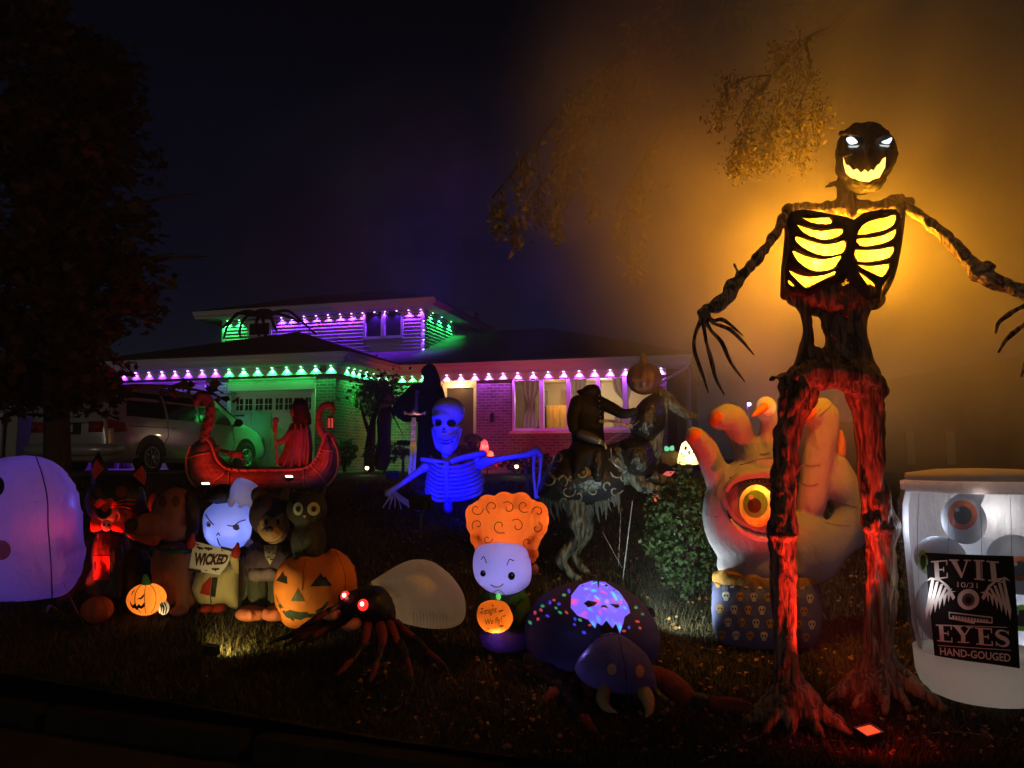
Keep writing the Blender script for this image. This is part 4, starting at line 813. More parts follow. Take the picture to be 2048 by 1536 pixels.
t, B = jack('inflatable_pumpkin', 'small glowing orange pumpkin with a jagged grin and green stem', 293, 1198, 6.5, 36, 31, LITO, GRS_F, face=fj); t.light('POINT', P(300, 1200, 6.5), (1, .6, .22), 1.5, .025); t.light('POINT', P(322, 1224, 6.33), (1, .65, .3), .35, .02)
t, B = jack('inflatable_pumpkin', 'small unlit red orange pumpkin on the dark ground below the black cat', 195, 1219, 6.35, 29, 26, fab('dull_orange_nylon', (.45, .1, .04), .3), None, seams=False)
sb = ell(328, 1216, 6.35, 10, 13); t = Thing('striped_ball', 'little black and white striped ball beside the small glowing pumpkin', 'ball', (P(328, 1229, 6.35))); t.add('ball', sb, WHT_F); B = bvh(sb)
for k in (-6, -1, 4): t.add('stripe', line([(328+k-3, 1206), (328+k+1, 1216), (328+k-1, 1227)], B, 2.2, .002), INK)
# pale doll with the WICKED banner
Yw = 6.7; t = Thing('inflatable_doll', 'pale blue-lit doll with frowning eyes, cream coat and lavender tipped black hat holding a banner', 'inflatable', gp(428, Yw))
PALE = fab('pale_face_nylon', (.72, .74, .9), .6, bump=(3, .25, .02)); hd = pil(arc([(420, 1012), (440, 1000), (470, 996), (492, 1002), (502, 1030), (503, 1065), (492, 1088), (468, 1098), (435, 1096), (412, 1080), (405, 1050), (408, 1026)]), Yw, .2, 6, sm=6); B = bvh(hd); t.add('head', hd, PALE)
t.add('ear', pil(circ(496, 1086, 11, 9), Yw, .04, 4), PALE)
q = CR(4.042, 380, 900)
t.add('hat', pil(arc(q((110, 430), (130, 360), (190, 300), (260, 275), (330, 290), (360, 360), (330, 430), (230, 440), (160, 420))), Yw-.05, .16, 6), BLK)
t.add('hat_tip', pil(arc(q((300, 420), (330, 300), (380, 230), (440, 230), (540, 280), (555, 380), (560, 480), (520, 440), (490, 480), (450, 440), (410, 470), (370, 420), (335, 475)), 2), Yw-.14, .1, 5), fab('lavender_nylon', (.4, .38, .52), .45))
for f in (q((130, 590), (150, 575), (170, 600), (160, 625), (138, 620)), q((345, 620), (370, 600), (395, 605), (400, 640), (375, 652), (350, 640))): t.add('eye', decal(f, B, sp=4), fab('grey_print', (.07, .07, .1), .2))
for f in (q((128, 520), (150, 560), (190, 605)), q((305, 610), (350, 615), (400, 580), (450, 565)), q((215, 690), (228, 672), (240, 690)), q((220, 715), (232, 750), (245, 775))): t.add('brow', line(f, B, 2.2), INK)
coat = fab('cream_nylon', (.55, .48, .28), .3, bump=(6, .8, .04)); cb_ = pil(arc(q((70, 960), (120, 900), (260, 900), (400, 870), (425, 930), (405, 1080), (390, 1270), (330, 1280), (280, 1250), (165, 1275), (90, 1260), (20, 1180), (10, 1080))), Yw, .17, 6, sm=5); B = bvh(cb_); t.add('coat', cb_, coat)
t.add('coat_panel', decal(q((80, 1160), (100, 1090), (160, 1030), (175, 1030), (160, 1180)), B, .006), RED_F); t.add('coat_panel', decal(q((178, 1030), (225, 1030), (205, 1190), (162, 1185)), B, .006), BLK); t.add('coat_seam', line(q((165, 1190), (170, 1230), (165, 1270)), B, 2), INK)
for px in (413, 437): t.add('foot', ell(px, 1217, Yw-.08, 12, 8, .09), RED_F)
bq = q((30, 735), (345, 820), (240, 1010), (-10, 970)); Yb_ = Yw-.26
bn = slab(q((30, 735), (345, 820), (300, 930), (240, 1010), (-10, 970)), Yb_, .012, 12); Bb = bvh(bn)
t2 = Thing('banner', 'white banner reading WICKED with bats held by the pale doll', 'banner', P(410, 1148, Yb_)); t2.add('cloth', bn, mat('banner_cloth', (.5, .47, .5), .8), smooth=False)
wq = q((40, 828), (322, 846), (285, 925), (28, 938)); t2.add('lettering', text_on(Bb, .004, s='WICKED', cx=0, cy=0, w=0, h=0, bold=.055, quad=wq), mat('black_red_print', (.03, .006, .008), .7), smooth=False)
def batp(cx, cy, s, r=0):
    o = [(0, -.25), (.12, -.4), (.16, -.15), (.5, -.35), (1, -.05), (.7, .02), (.55, .2), (.3, .1), (.12, .3), (0, .42), (-.12, .3), (-.3, .1), (-.55, .2), (-.7, .02), (-1, -.05), (-.5, -.35), (-.16, -.15), (-.12, -.4)]
    c, k = math.cos(r), math.sin(r); return [(cx+s*(x*c-y*k), cy+s*(x*k+y*c)) for x, y in o]
for x, y, s, r in ((80, 795, 35, .3), (150, 800, 40, .1), (60, 765, 18, .4), (205, 965, 38, 0), (130, 975, 14, 0), (260, 815, 14, .2)): t2.add('bat_print', decal(batp(*q((x, y))[0], s/4.04, r), Bb, .004, 4), INK, smooth=False)
t2.add('border', slab(q((250, 778), (345, 800), (345, 822), (250, 800)), Yb_-.012, .008), INK, smooth=False); t2.add('border', slab(q((-15, 955), (90, 975), (85, 998), (-15, 975)), Yb_-.012, .008), INK, smooth=False)
for a in ((382, 1086, 395), (472, 1105, 480)): t.add('hand', union([ell(a[0], a[1], Yb_-.02, 9, 12, .04), ell(a[0]+3, a[1]-12, Yb_-.02, 4, 9, .03)], .01), RED_F)
t.add('sleeve', tub([(468, 1115, Yb_, 9), (476, 1135, Yw-.05, 13)], 8), coat)
t.light('POINT', P(470, 1055, Yw-.06), (.25, .33, 1.0), 1.1, .015); t.light('POINT', P(435, 1066, Yw-.04), (.25, .33, 1.0), .55, .015); t.light('POINT', P(488, 980, Yw-.14), (.5, .5, 1), .3, .02)
# hooded costumed bear (plain)
Yv = 6.4; t = Thing('inflatable_bear', 'dark costumed bear inflatable with a tan face, bat print bib and reddish feet', 'inflatable', gp(512, Yv))
TAN = fab('tan_nylon', (.42, .27, .16), .3); DP = fab('dusk_purple_nylon', (.05, .03, .06), .2)
t.add('hood', union([ell(545, 1030, Yv+.05, 46, 44, .17), ell(516, 990, Yv+.05, 15, 17, .06), ell(572, 988, Yv+.05, 15, 16, .06)], .02), DP)
fc = pil(arc([(518, 1032), (528, 1022), (548, 1030), (568, 1022), (577, 1038), (578, 1060), (568, 1080), (548, 1092), (528, 1080), (514, 1058)]), Yv-.06, .15, 5, sm=5); B = bvh(fc); t.add('face', fc, TAN)
t.add('muzzle', ell(541, 1066, Yv-.22, 20, 14, .05), TAN); t.add('nose', ell(539, 1058, Yv-.285, 8, 6, .03), BLK); mB = B
for px in (532, 556): t.add('eye', decal(circ(px, 1044, 3.5, 6), B, .006, 3), INK)
t.add('mouth', line([(520, 1075), (535, 1084), (552, 1083), (564, 1072)], B, 1.8), INK)
ct = pil(arc([(500, 1090), (530, 1085), (575, 1085), (598, 1100), (596, 1145), (560, 1155), (500, 1155), (488, 1130)]), Yv, .16, 6); B = bvh(ct); t.add('coat', ct, DP)
bb = decal([(527, 1090), (556, 1090), (550, 1112), (540, 1130), (530, 1112)], B, .008); t.add('bib', bb, fab('bib_nylon', (.38, .35, .3), .3))
for x, y in ((534, 1096), (545, 1096), (538, 1106), (547, 1107), (536, 1115), (543, 1119)): t.add('bat_print', decal(batp(x, y, 4), B, .012, 3), INK)
t.add('shirt_tail', pil(arc([(500, 1134), (525, 1130), (553, 1132), (556, 1158), (530, 1163), (499, 1160)]), Yv-.1, .07, 5), fab('grey_purple_nylon', (.16, .12, .15), .3))
for x0 in (517, 556): t.add('trouser_leg', tub([(x0, 1150, Yv, 22), (x0, 1180, Yv-.02, 20), (x0, 1206, Yv-.02, 21)], 10), fab('dark_olive_nylon', (.045, .05, .035), .3))
for x0 in (502, 552): t.add('foot', union([ell(x0, 1226, Yv-.12, 31, 15, .15), ell(x0-18, 1228, Yv-.2, 11, 13, .06), ell(x0, 1229, Yv-.24, 10, 13, .06), ell(x0+17, 1229, Yv-.2, 10, 13, .06)], .02), fab('terracotta_nylon', (.4, .12, .06), .3))
t.add('cape', pil([(478, 1120), (500, 1100), (505, 1215), (476, 1216)], Yv+.05, .04, 8), BLK)
# big jack-o-lantern and the cat that sits on it
Yp = 6.2; q = CR(4.267, 480, 1060); t = Thing('inflatable_pumpkin', 'large orange jack-o-lantern inflatable with a wide toothy grin under a black kitten', 'pumpkin', gp(625, Yp))
pg = pil(arc([(547, 1182), (551, 1150), (564, 1126), (588, 1112), (625, 1110), (652, 1106), (664, 1097), (684, 1105), (703, 1124), (713, 1155), (713, 1190), (702, 1218), (672, 1242), (622, 1256), (576, 1254), (555, 1226)]), Yp, .34, 7, sm=6); B = bvh(pg)
t.add('body', pg, fab('pumpkin_nylon', (.72, .23, .04), .3, bump=(4, .5, .03)))
for f in (q((308, 430), (368, 350), (378, 388), (400, 398), (403, 462)), q((600, 482), (640, 430), (690, 365), (705, 400), (730, 398), (785, 475))): t.add('eye', decal(f, B), BLK)
t.add('nose', decal(q((435, 605), (493, 497), (552, 612)), B), fab('olive_print', (.1, .12, .06), .2))
t.add('mouth', decal(q((302, 540), (335, 620), (372, 662), (380, 690), (412, 690), (420, 680), (500, 700), (580, 702), (582, 718), (645, 715), (650, 685), (700, 660), (748, 600), (740, 650), (690, 700), (640, 750), (560, 748), (520, 770), (462, 757), (460, 780), (390, 740), (330, 650)), B), fab('dark_green_print', (.03, .05, .035), .2))
for k in ([(612, 1112), (606, 1150), (604, 1180)], [(672, 1102), (690, 1150), (688, 1210)]): t.add('seam', line(k, B, 1.4), fab('brown_thread', (.25, .08, .03), .2))
Yk = 6.3; t = Thing('inflatable_kitten', 'black kitten inflatable with round pale eyes sitting on the large pumpkin', 'inflatable', P(618, 1112, Yk))
DK = fab('charcoal_nylon', (.025, .028, .028), .2); g = union([ell(614, 1018, Yk, 40, 36, .17), tub([(588, 995, Yk, 12), (583, 975, Yk, 3)], 8), tub([(640, 995, Yk, 12), (650, 978, Yk, 3)], 8), ell(617, 1082, Yk, 34, 46, .17), ell(600, 1112, Yk-.12, 14, 9, .08), ell(632, 1112, Yk-.12, 14, 9, .08)], .018); B = bvh(g); t.add('body', g, DK)
for x, y, rx, ry in ((596, 1018, 10, 13), (627, 1018, 13, 13.5)): e_ = t.add('eye', decal(circ(x, y, rx, ry), B, .005, 4), fab('pale_green_print', (.45, .55, .42), .3)); t.add('pupil', decal(circ(x+.5, y, 5, 6), B, .009, 3), INK, e_)
t.add('nose', decal([(605, 1031), (613, 1031), (609, 1037)], B, .006), fab('pink_print', (.6, .3, .3), .3)); t.add('belly', decal(circ(622, 1085, 14, 24), B, .005), fab('grey_nylon', (.045, .05, .045), .2))
# black spider with red eyes and cream abdomen
Ys = 5.7; t = Thing('inflatable_spider', 'black spider inflatable with glowing red eyes and a cream abdomen', 'inflatable', gp(760, Ys)); q = CR(4.267, 480, 1060)
ab = pil(arc(q((1100, 465), (1230, 370), (1400, 275), (1530, 250), (1660, 280), (1800, 390), (1895, 520), (1925, 640), (1912, 760), (1840, 822), (1700, 845), (1500, 822), (1335, 765), (1300, 620), (1210, 500))), Ys+.25, .36, 7, sm=6); B = bvh(ab)
t.add('abdomen', ab, fab('cream_abdomen', (.72, .62, .48), .45, bump=(5, .7, .04)))
t.light('POINT', P(850, 1190, Ys+.25), (1, .72, .48), .55, .08)  # added weak warm lamp inside, to brighten the cream abdomen
for x in range(1480, 1780, 28): t.add('pucker', line(q((x, 690+(x % 3)*15), (x+3, 760), (x+6, 835)), B, 1.1), fab('tan_thread', (.5, .42, .32), .4))
t.add('air_nozzle', tub([cr(1712, 835, 4.267, 480, 1060)+(Ys+.25, 3), cr(1714, 890, 4.267, 480, 1060)+(Ys+.25, 2)], 6), TAN)
hg = pil(arc(q((840, 560), (940, 520), (1090, 478), (1220, 490), (1300, 600), (1330, 720), (1290, 810), (1100, 830), (930, 800), (850, 720))), Ys-.05, .24, 6, sm=5); B = bvh(hg); t.add('head', hg, BLK)
EL = lam('red_eye_glow', (1, .03, .02), 1.2); EH = lam('red_eye_bulb', (1, .5, .4), 9)
for x, y, r in ((898, 565, 9), (1050, 640, 10)):
    cx, cy = q((x, y))[0]; c = cast(B, cx, cy, .0); e_ = t.add('eye', ellw(c, (r*Ys/F, .03, r*1.1*Ys/F)), EL); t.add('bulb', ellw(c+Vector((-.002, -.027, .012)), (.013, .012, .014)), EH, e_); t.light('POINT', c+Vector((0, -.07, .01)), (1, .04, .03), .08, .02)
FNG = fab('fang_nylon', (.4, .22, .17), .3)
t.add('fang', tub([cr(820, 720, 4.267, 480, 1060)+(Ys-.2, 11), cr(770, 745, 4.267, 480, 1060)+(Ys-.28, 8), cr(705, 755, 4.267, 480, 1060)+(Ys-.32, 1)], 10), FNG); t.add('fang', tub([cr(990, 795, 4.267, 480, 1060)+(Ys-.25, 12), cr(930, 830, 4.267, 480, 1060)+(Ys-.33, 9), cr(868, 832, 4.267, 480, 1060)+(Ys-.36, 1)], 10), FNG)
RST = fab('dark_red_band', (.17, .03, .025), .25)
def leg(t, segs, f, name='leg', rings=True):
    """segs: list of (material, [(px,py,Y,r)...])"""
    root = None
    for m, pts in segs:
        g = tub([f(p[0], p[1])+(min(p[2], ground_at(*(lambda c: (c[0], c[1]+p[3]*.8))(f(p[0], p[1]))).y), p[3]) for p in pts], 10, 3); o = t.add(name if root is None else 'leg_segment', g, m, root); root = root or o
F4 = lambda x, y: cr(x, y, 4.267, 480, 1060)
leg(t, [(RST, [(1090, 800, 5.5, 9), (1080, 900, 5.3, 8), (1060, 975, 5.2, 6)]), (BLK, [(1050, 985, 5.2, 5), (1000, 1060, 5.15, 6), (955, 1125, 5.1, 6)]), (RST, [(945, 1120, 5.08, 6), (890, 1180, 5.0, 6), (830, 1235, 4.95, 3)])], F4)
leg(t, [(RST, [(1200, 815, 5.5, 10), (1220, 900, 5.3, 9), (1210, 990, 5.15, 7)]), (BLK, [(1205, 1000, 5.13, 6), (1190, 1070, 5.05, 6), (1165, 1140, 5.0, 6)]), (RST, [(1165, 1145, 5.0, 7), (1140, 1220, 4.93, 6), (1112, 1285, 4.88, 4)])], F4)
leg(t, [(RST, [(1280, 805, 5.5, 9), (1310, 880, 5.4, 9), (1330, 960, 5.3, 8)]), (BLK, [(1375, 960, 5.3, 7), (1405, 1040, 5.2, 7), (1420, 1105, 5.1, 6)]), (RST, [(1425, 1108, 5.1, 6), (1448, 1180, 5.0, 5), (1460, 1250, 4.9, 5)]), (BLK, [(1462, 1252, 4.9, 4), (1468, 1320, 4.8, 3), (1463, 1385, 4.75, 1.5)])], F4)
leg(t, [(RST, [(1340, 800, 5.6, 9), (1410, 870, 5.5, 9), (1470, 915, 5.45, 8)]), (BLK, [(1475, 915, 5.45, 7), (1540, 970, 5.4, 7), (1600, 1040, 5.3, 6)]), (RST, [(1605, 1042, 5.3, 6), (1670, 1090, 5.2, 5), (1735, 1145, 5.1, 4)]), (BLK, [(1738, 1148, 5.1, 4), (1765, 1195, 5.05, 3), (1778, 1260, 5.0, 1.5)])], F4)
for ps in (((860, 700), (680, 790), (480, 880), (300, 945)), ((870, 740), (700, 840), (540, 910), (380, 985)), ((900, 780), (760, 830), (640, 900), (560, 960)), ((850, 660), (760, 700), (650, 760), (520, 830))):
    leg(t, [(BLK, [(ps[0][0], ps[0][1], 5.55, 8), (ps[1][0], ps[1][1], 5.45, 9)]), (RST, [(ps[1][0], ps[1][1], 5.45, 8), (ps[2][0], ps[2][1], 5.4, 8)]), (BLK, [(ps[2][0], ps[2][1], 5.4, 7), (ps[3][0], ps[3][1], 5.35, 3)])], F4)
# curly haired doll holding a glowing pumpkin
Yo = 5.7; t = Thing('inflatable_doll', 'doll inflatable with tall curly orange hair and glowing white face above a lit pumpkin', 'inflatable', gp(1000, Yo)); q = CR(2.8985, 900, 970)
hair = union([pil(arc([(932, 1035), (940, 1012), (960, 998), (988, 992), (1014, 990), (1042, 992), (1070, 1000), (1090, 1014), (1099, 1038), (1092, 1066), (1078, 1090), (1072, 1125), (1060, 1128), (1050, 1098), (1000, 1098), (955, 1098), (946, 1112), (944, 1080), (936, 1060)]), Yo+.03, .18, 6, sm=5)]+[ell(x, y, Yo-.04, r, r, .1) for x, y, r in ((951, 1028, 21), (975, 1010, 21), (1008, 1005, 22), (1042, 1006, 22), (1074, 1026, 23), (1078, 1054, 18), (950, 1050, 18), (1066, 1082, 15), (954, 1078, 14), (1066, 1108, 12))], .016, 3)
B = bvh(hair); HO = fab('orange_hair_nylon', (.8, .24, .045), .5); t.add('hair', hair, HO)
for x, y, r, a0 in ((953, 1018, 14, 0), (985, 1014, 14, 2), (1016, 1016, 14, 4), (1048, 1012, 14, 1), (1076, 1024, 13, 3), (1074, 1056, 12, 5), (955, 1050, 12, 2.5), (1000, 1052, 16, 1), (1034, 1052, 15, 4), (975, 1078, 10, 0), (1055, 1085, 10, 2)):
    t.add('curl_line', line([(x+r*(1-k*.11)*math.cos(a0+k*.8), y+r*(1-k*.11)*math.sin(a0+k*.8)) for k in range(8)], B, 1.7), INK)
fa = pil(arc([(958, 1092), (985, 1086), (1012, 1086), (1042, 1090), (1056, 1105), (1063, 1135), (1060, 1165), (1042, 1182), (1012, 1190), (980, 1184), (955, 1165), (946, 1138), (948, 1108)]), Yo-.08, .2, 5, sm=6); B = bvh(fa); t.add('face', fa, PALE)
for x, y, r in ((966, 1147, 5.5), (1023, 1152, 7)): e_ = t.add('eye', decal(circ(x, y, r, r*1.15), B, sp=3), fab('dark_eye_print', (.02, .02, .022), .1)); t.add('glint', decal(circ(x+1.5, y-2.5, 1.8, 1.8, 8), B, .007, 3), WHT_F, e_)
for f in (q((182, 432), (195, 415), (212, 452)), q((330, 465), (345, 432), (370, 440))): t.add('brow', line(f, B, 1.8), INK)
t.add('mouth', line([(982, 1170), (990, 1174), (1000, 1173), (1006, 1168)], B, 2.2), fab('lip_print', (.3, .05, .04), .2)); t.add('ear', pil(circ(1070, 1139, 7, 12), Yo, .04, 4), fab('peach_nylon', (.55, .25, .15), .4))
t.add('coat', pil(arc(q((190, 620), (300, 610), (430, 615), (465, 700), (450, 800), (400, 870), (240, 880), (170, 800), (160, 700))), Yo, .16, 6, sm=4), fab('forest_green_nylon', (.05, .12, .03), .35)); t.add('lapel', slab(q((225, 620), (260, 640), (280, 700), (240, 690)), Yo-.19, .02), GRS_F); t.add('lapel', slab(q((430, 615), (350, 650), (330, 700), (400, 690), (440, 650)), Yo-.17, .02), fab('mid_green_nylon', (.07, .28, .05), .4))
t.add('skirt', pil(arc(q((180, 850), (300, 830), (430, 850), (440, 940), (380, 972), (260, 972), (190, 930))), Yo, .17, 6), fab('violet_nylon', (.12, .07, .2), .45)); t.light('POINT', P(995, 1268, Yo-.1), (.4, .15, 1), .3, .02)
t.light('POINT', P(1014, 1138, Yo-.14), (.36, .34, 1.0), .8, .015); t.light('POINT', P(985, 1140, Yo-.13), (.4, .38, 1.0), .35, .015); t.light('POINT', P(1012, 1040, Yo+.05), (1, .6, .4), 2.6, .04); t.light('POINT', P(955, 1030, Yo), (1, .6, .4), .6, .03); t.light('POINT', P(1075, 1035, Yo), (1, .6, .4), .6, .03)
Yq = 5.42; t = Thing('inflatable_pumpkin', 'glowing orange pumpkin reading Tonight We fly held by the orange haired doll', 'pumpkin', P(990, 1262, Yq)); pg = pil(arc([(953, 1232), (958, 1212), (972, 1202), (992, 1200), (1012, 1206), (1022, 1222), (1026, 1240), (1016, 1258), (998, 1266), (975, 1264), (960, 1252)]), Yq, .11, 4, sm=4); B = bvh(pg); t.add('body', pg, LITO)
t.add('stem', ell(997, 1193, Yq, 5, 7), lam('lit_green', (.15, .8, .12), .8)); t.add('leaf_strand', tub([(982, 1190, Yq, .8), (997, 1180, Yq-.03, .8), (1012, 1192, Yq, .8)], 5), GRS_F)
t.add('lettering', text_on(B, .005, s='Tonight', cx=978, cy=1223, w=32, h=17, shear=.35, rot=-8), INK, smooth=False); t.add('lettering', text_on(B, .005, s='We fly!', cx=988, cy=1243, w=34, h=15, shear=.35, rot=-10), INK, smooth=False)
for x, y, s, r in ((1002, 1222, 6, .3), (1008, 1232, 4, .2), (963, 1225, 3, 0), (1003, 1252, 5, 0), (978, 1258, 4, 0), (985, 1211, 3, 0)): t.add('bat_print', decal(batp(x, y, s, -r), B, .005, 3), INK)
t.light('POINT', P(993, 1250, Yq), (1, .5, .14), .9, .015); t.light('POINT', P(993, 1268, Yq-.04), (1, .35, .4), .18, .01)
# big spider with the skull print
Yg = 5.6; t = Thing('inflatable_spider', 'huge dark spider inflatable with a multicoloured skull glowing on its back', 'inflatable', gp(1190, 5.6)); q = CR(2.8985, 900, 970)
dome = pil(arc([(1049, 1262), (1058, 1225), (1085, 1190), (1130, 1168), (1175, 1160), (1215, 1162), (1262, 1185), (1298, 1222), (1318, 1262), (1320, 1300), (1305, 1335), (1260, 1355), (1180, 1358), (1110, 1345), (1062, 1315)]), Yg, .48, 8, sm=8); B = bvh(dome)
DKV = fab('navy_black_nylon', (.05, .045, .085), .3, bump=(5, .4, .03)); t.add('abdomen', dome, DKV)
def discom():
    m = bpy.data.materials.new('disco_skull'); m.use_nodes = True; N = m.node_tree.nodes; L = m.node_tree.links; b = N['Principled BSDF']
    tcn = N.new('ShaderNodeTexCoord'); nz = N.new('ShaderNodeTexNoise'); nz.inputs['Scale'].default_value = 6; L.new(tcn.outputs['Object'], nz.inputs['Vector'])
    mx = N.new('ShaderNodeMix'); mx.data_type = 'VECTOR'; mx.inputs[0].default_value = .12; L.new(tcn.outputs['Object'], mx.inputs[4]); L.new(nz.outputs['Color'], mx.inputs[5])
    v = N.new('ShaderNodeTexVoronoi'); v.inputs['Scale'].default_value = 21; L.new(mx.outputs[1], v.inputs['Vector'])
    r = N.new('ShaderNodeValToRGB'); r.color_ramp.interpolation = 'CONSTANT'; s = N.new('ShaderNodeSeparateColor'); L.new(v.outputs['Color'], s.inputs[0]); L.new(s.outputs[0], r.inputs[0])
    el = r.color_ramp.elements; el[0].color = (.18, .16, 1, 1); el[0].position = 0; el[1].position = .3; el[1].color = (.02, .6, .75, 1)
    for p_, c_ in ((.45, (.9, .05, .35, 1)), (.6, (.25, .2, 1, 1)), (.75, (.05, .85, .45, 1)), (.87, (.7, .3, 1, 1))): k = el.new(p_); k.color = c_
    f = N.new('ShaderNodeMapRange'); L.new(v.outputs['Distance'], f.inputs[0]); f.inputs[1].default_value = 0; f.inputs[2].default_value = .55; f.inputs[3].default_value = 1; f.inputs[4].default_value = 0
    c2 = N.new('ShaderNodeMix'); c2.data_type = 'RGBA'; L.new(f.outputs[0], c2.inputs[0]); c2.inputs[6].default_value = (.14, .09, .75, 1); L.new(r.outputs[0], c2.inputs[7])
    L.new(c2.outputs[2], b.inputs['Emission Color']); b.inputs['Emission Strength'].default_value = 1.4; b.inputs['Base Color'].default_value = (.06, .06, .1, 1); L.new(b.outputs[0], N['Material Output'].inputs[0]); return m
skm = discom()  # coloured light of the inner projector put into emissive patches
so = q((820, 555), (900, 563), (980, 618), (1030, 690), (1045, 740), (1012, 765), (1005, 800), (985, 862), (962, 803), (942, 830), (907, 785), (880, 815), (852, 798), (842, 832), (800, 780), (740, 758), (700, 712), (703, 640), (750, 580))
k_ = t.add('skull_print', decal(so, B, .006, 5), skm)
for f in (q((775, 685), (800, 668), (855, 680), (835, 700), (800, 710)), q((925, 690), (975, 690), (985, 705), (965, 715)), q((870, 710), (885, 695), (905, 697), (918, 715), (895, 708)), q((850, 805), (880, 822), (907, 790), (940, 835), (962, 810), (970, 858), (880, 858))): t.add('skull_hole', decal(f, B, .010, 4), BLK, k_)
t.light('POINT', P(1140, 1290, 5.5), (.3, .2, 1), 1.0, .05); t.light('POINT', P(1170, 1310, 4.95), (.35, .28, 1), .7, .03); t.light('POINT', P(1250, 1250, 5.5), (.4, .2, .9), .6, .05)
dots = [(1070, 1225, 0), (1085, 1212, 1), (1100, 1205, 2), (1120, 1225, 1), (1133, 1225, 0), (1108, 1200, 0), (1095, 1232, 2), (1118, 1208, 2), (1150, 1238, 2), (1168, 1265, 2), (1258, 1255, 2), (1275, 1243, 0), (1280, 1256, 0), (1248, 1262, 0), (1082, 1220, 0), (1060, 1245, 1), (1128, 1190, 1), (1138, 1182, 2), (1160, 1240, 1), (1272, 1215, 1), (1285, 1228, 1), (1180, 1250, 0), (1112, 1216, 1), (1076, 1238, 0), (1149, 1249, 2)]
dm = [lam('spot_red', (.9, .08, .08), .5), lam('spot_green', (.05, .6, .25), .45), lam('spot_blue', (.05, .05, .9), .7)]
for x, y, c in dots: t.add('light_dot', decal(circ(x, y, 3.2+random.random()*2, 2.4+random.random(), 8, random.random()*90), B, .004, 4), dm[c])  # projected spots of coloured light laid on as glowing decals
hg = pil(arc(q((722, 1060), (770, 975), (860, 885), (920, 858), (985, 865), (1060, 910), (1140, 985), (1190, 1100), (1185, 1200), (1060, 1215), (960, 1208), (850, 1185), (760, 1130))), 5.0, .28, 6, sm=5); B = bvh(hg); t.add('head', hg, fab('blue_black_nylon', (.10, .09, .17), .35, bump=(7, .7, .04)))
t.add('seam', line(q((975, 865), (1000, 980), (1020, 1090), (1022, 1210)), B, 2), INK); t.add('seam', line(q((975, 862), (860, 885), (770, 950), (728, 1040)), B, 2), INK)
for x, y, rx, ry in ((935, 1068, 28, 34), (1098, 1080, 25, 38)): cx, cy = q((x, y))[0]; e_ = t.add('eye_rim', decal(circ(cx, cy, rx*1.25/2.9, ry*1.2/2.9), B, .005, 4), fab('brown_print', (.14, .06, .04), .2)); t.add('eye', decal(circ(cx+1, cy, rx/2.9, ry/2.9), B, .009, 4), fab('pinkish_print', (.6, .42, .4), .3), e_)
F5 = lambda x, y: cr(x, y, 2.8985, 900, 970); FN2 = fab('bone_nylon', (.45, .36, .22), .3)
t.add('fang', tub([F5(895, 1190)+(4.85, 13), F5(885, 1240)+(4.8, 13), F5(910, 1290)+(4.74, 9), F5(968, 1320)+(4.7, 1)], 10), FN2); t.add('fang', tub([F5(1125, 1200)+(4.85, 14), F5(1150, 1250)+(4.78, 13), F5(1155, 1310)+(4.7, 8), F5(1132, 1350)+(4.64, 1)], 10), FN2)
leg(t, [(RST, [(1180, 1110, 5.4, 22), (1270, 1160, 5.3, 26), (1365, 1230, 5.2, 22)]), (BLK, [(1365, 1235, 5.2, 18), (1450, 1260, 5.15, 17), (1540, 1275, 5.1, 17)]), (RST, [(1540, 1278, 5.1, 18), (1630, 1285, 5.05, 18), (1715, 1300, 5.0, 17)]), (BLK, [(1715, 1300, 5.0, 12), (1790, 1310, 4.95, 6)])], F5)
leg(t, [(BLK, [(620, 1160, 5.6, 14), (540, 1110, 5.6, 12), (500, 1075, 5.6, 9)]), (RST, [(500, 1075, 5.6, 8), (440, 1045, 5.6, 6)]), (BLK, [(440, 1045, 5.6, 6), (340, 1020, 5.6, 3)])], F5)
leg(t, [(RST, [(740, 1120, 5.3, 14), (715, 1180, 5.15, 13), (690, 1240, 5.1, 11)]), (BLK, [(690, 1240, 5.1, 16), (740, 1300, 5.0, 15), (770, 1340, 4.95, 12)]), (RST, [(770, 1340, 4.95, 11), (810, 1400, 4.85, 10), (850, 1455, 4.75, 8)]), (BLK, [(850, 1455, 4.75, 7), (880, 1510, 4.7, 3)])], F5)
leg(t, [(RST, [(800, 1150, 5.2, 15), (815, 1230, 5.1, 13), (800, 1270, 5.05, 10)]), (BLK, [(800, 1270, 5.05, 13), (840, 1330, 4.95, 9)])], F5)
leg(t, [(BLK, [(700, 1190, 5.3, 14), (640, 1190, 5.25, 14)]), (RST, [(640, 1190, 5.25, 12), (580, 1220, 5.2, 10), (535, 1255, 5.15, 6)]), (BLK, [(535, 1255, 5.15, 6), (490, 1320, 5.05, 2)])], F5)
leg(t, [(BLK, [(1150, 1180, 5.5, 20), (1200, 1230, 5.5, 14), (1250, 1260, 5.5, 10)])], F5)
leg(t, [(BLK, [(480, 1010, 5.9, 20), (560, 1060, 5.7, 14), (620, 1130, 5.5, 14)])], F5)
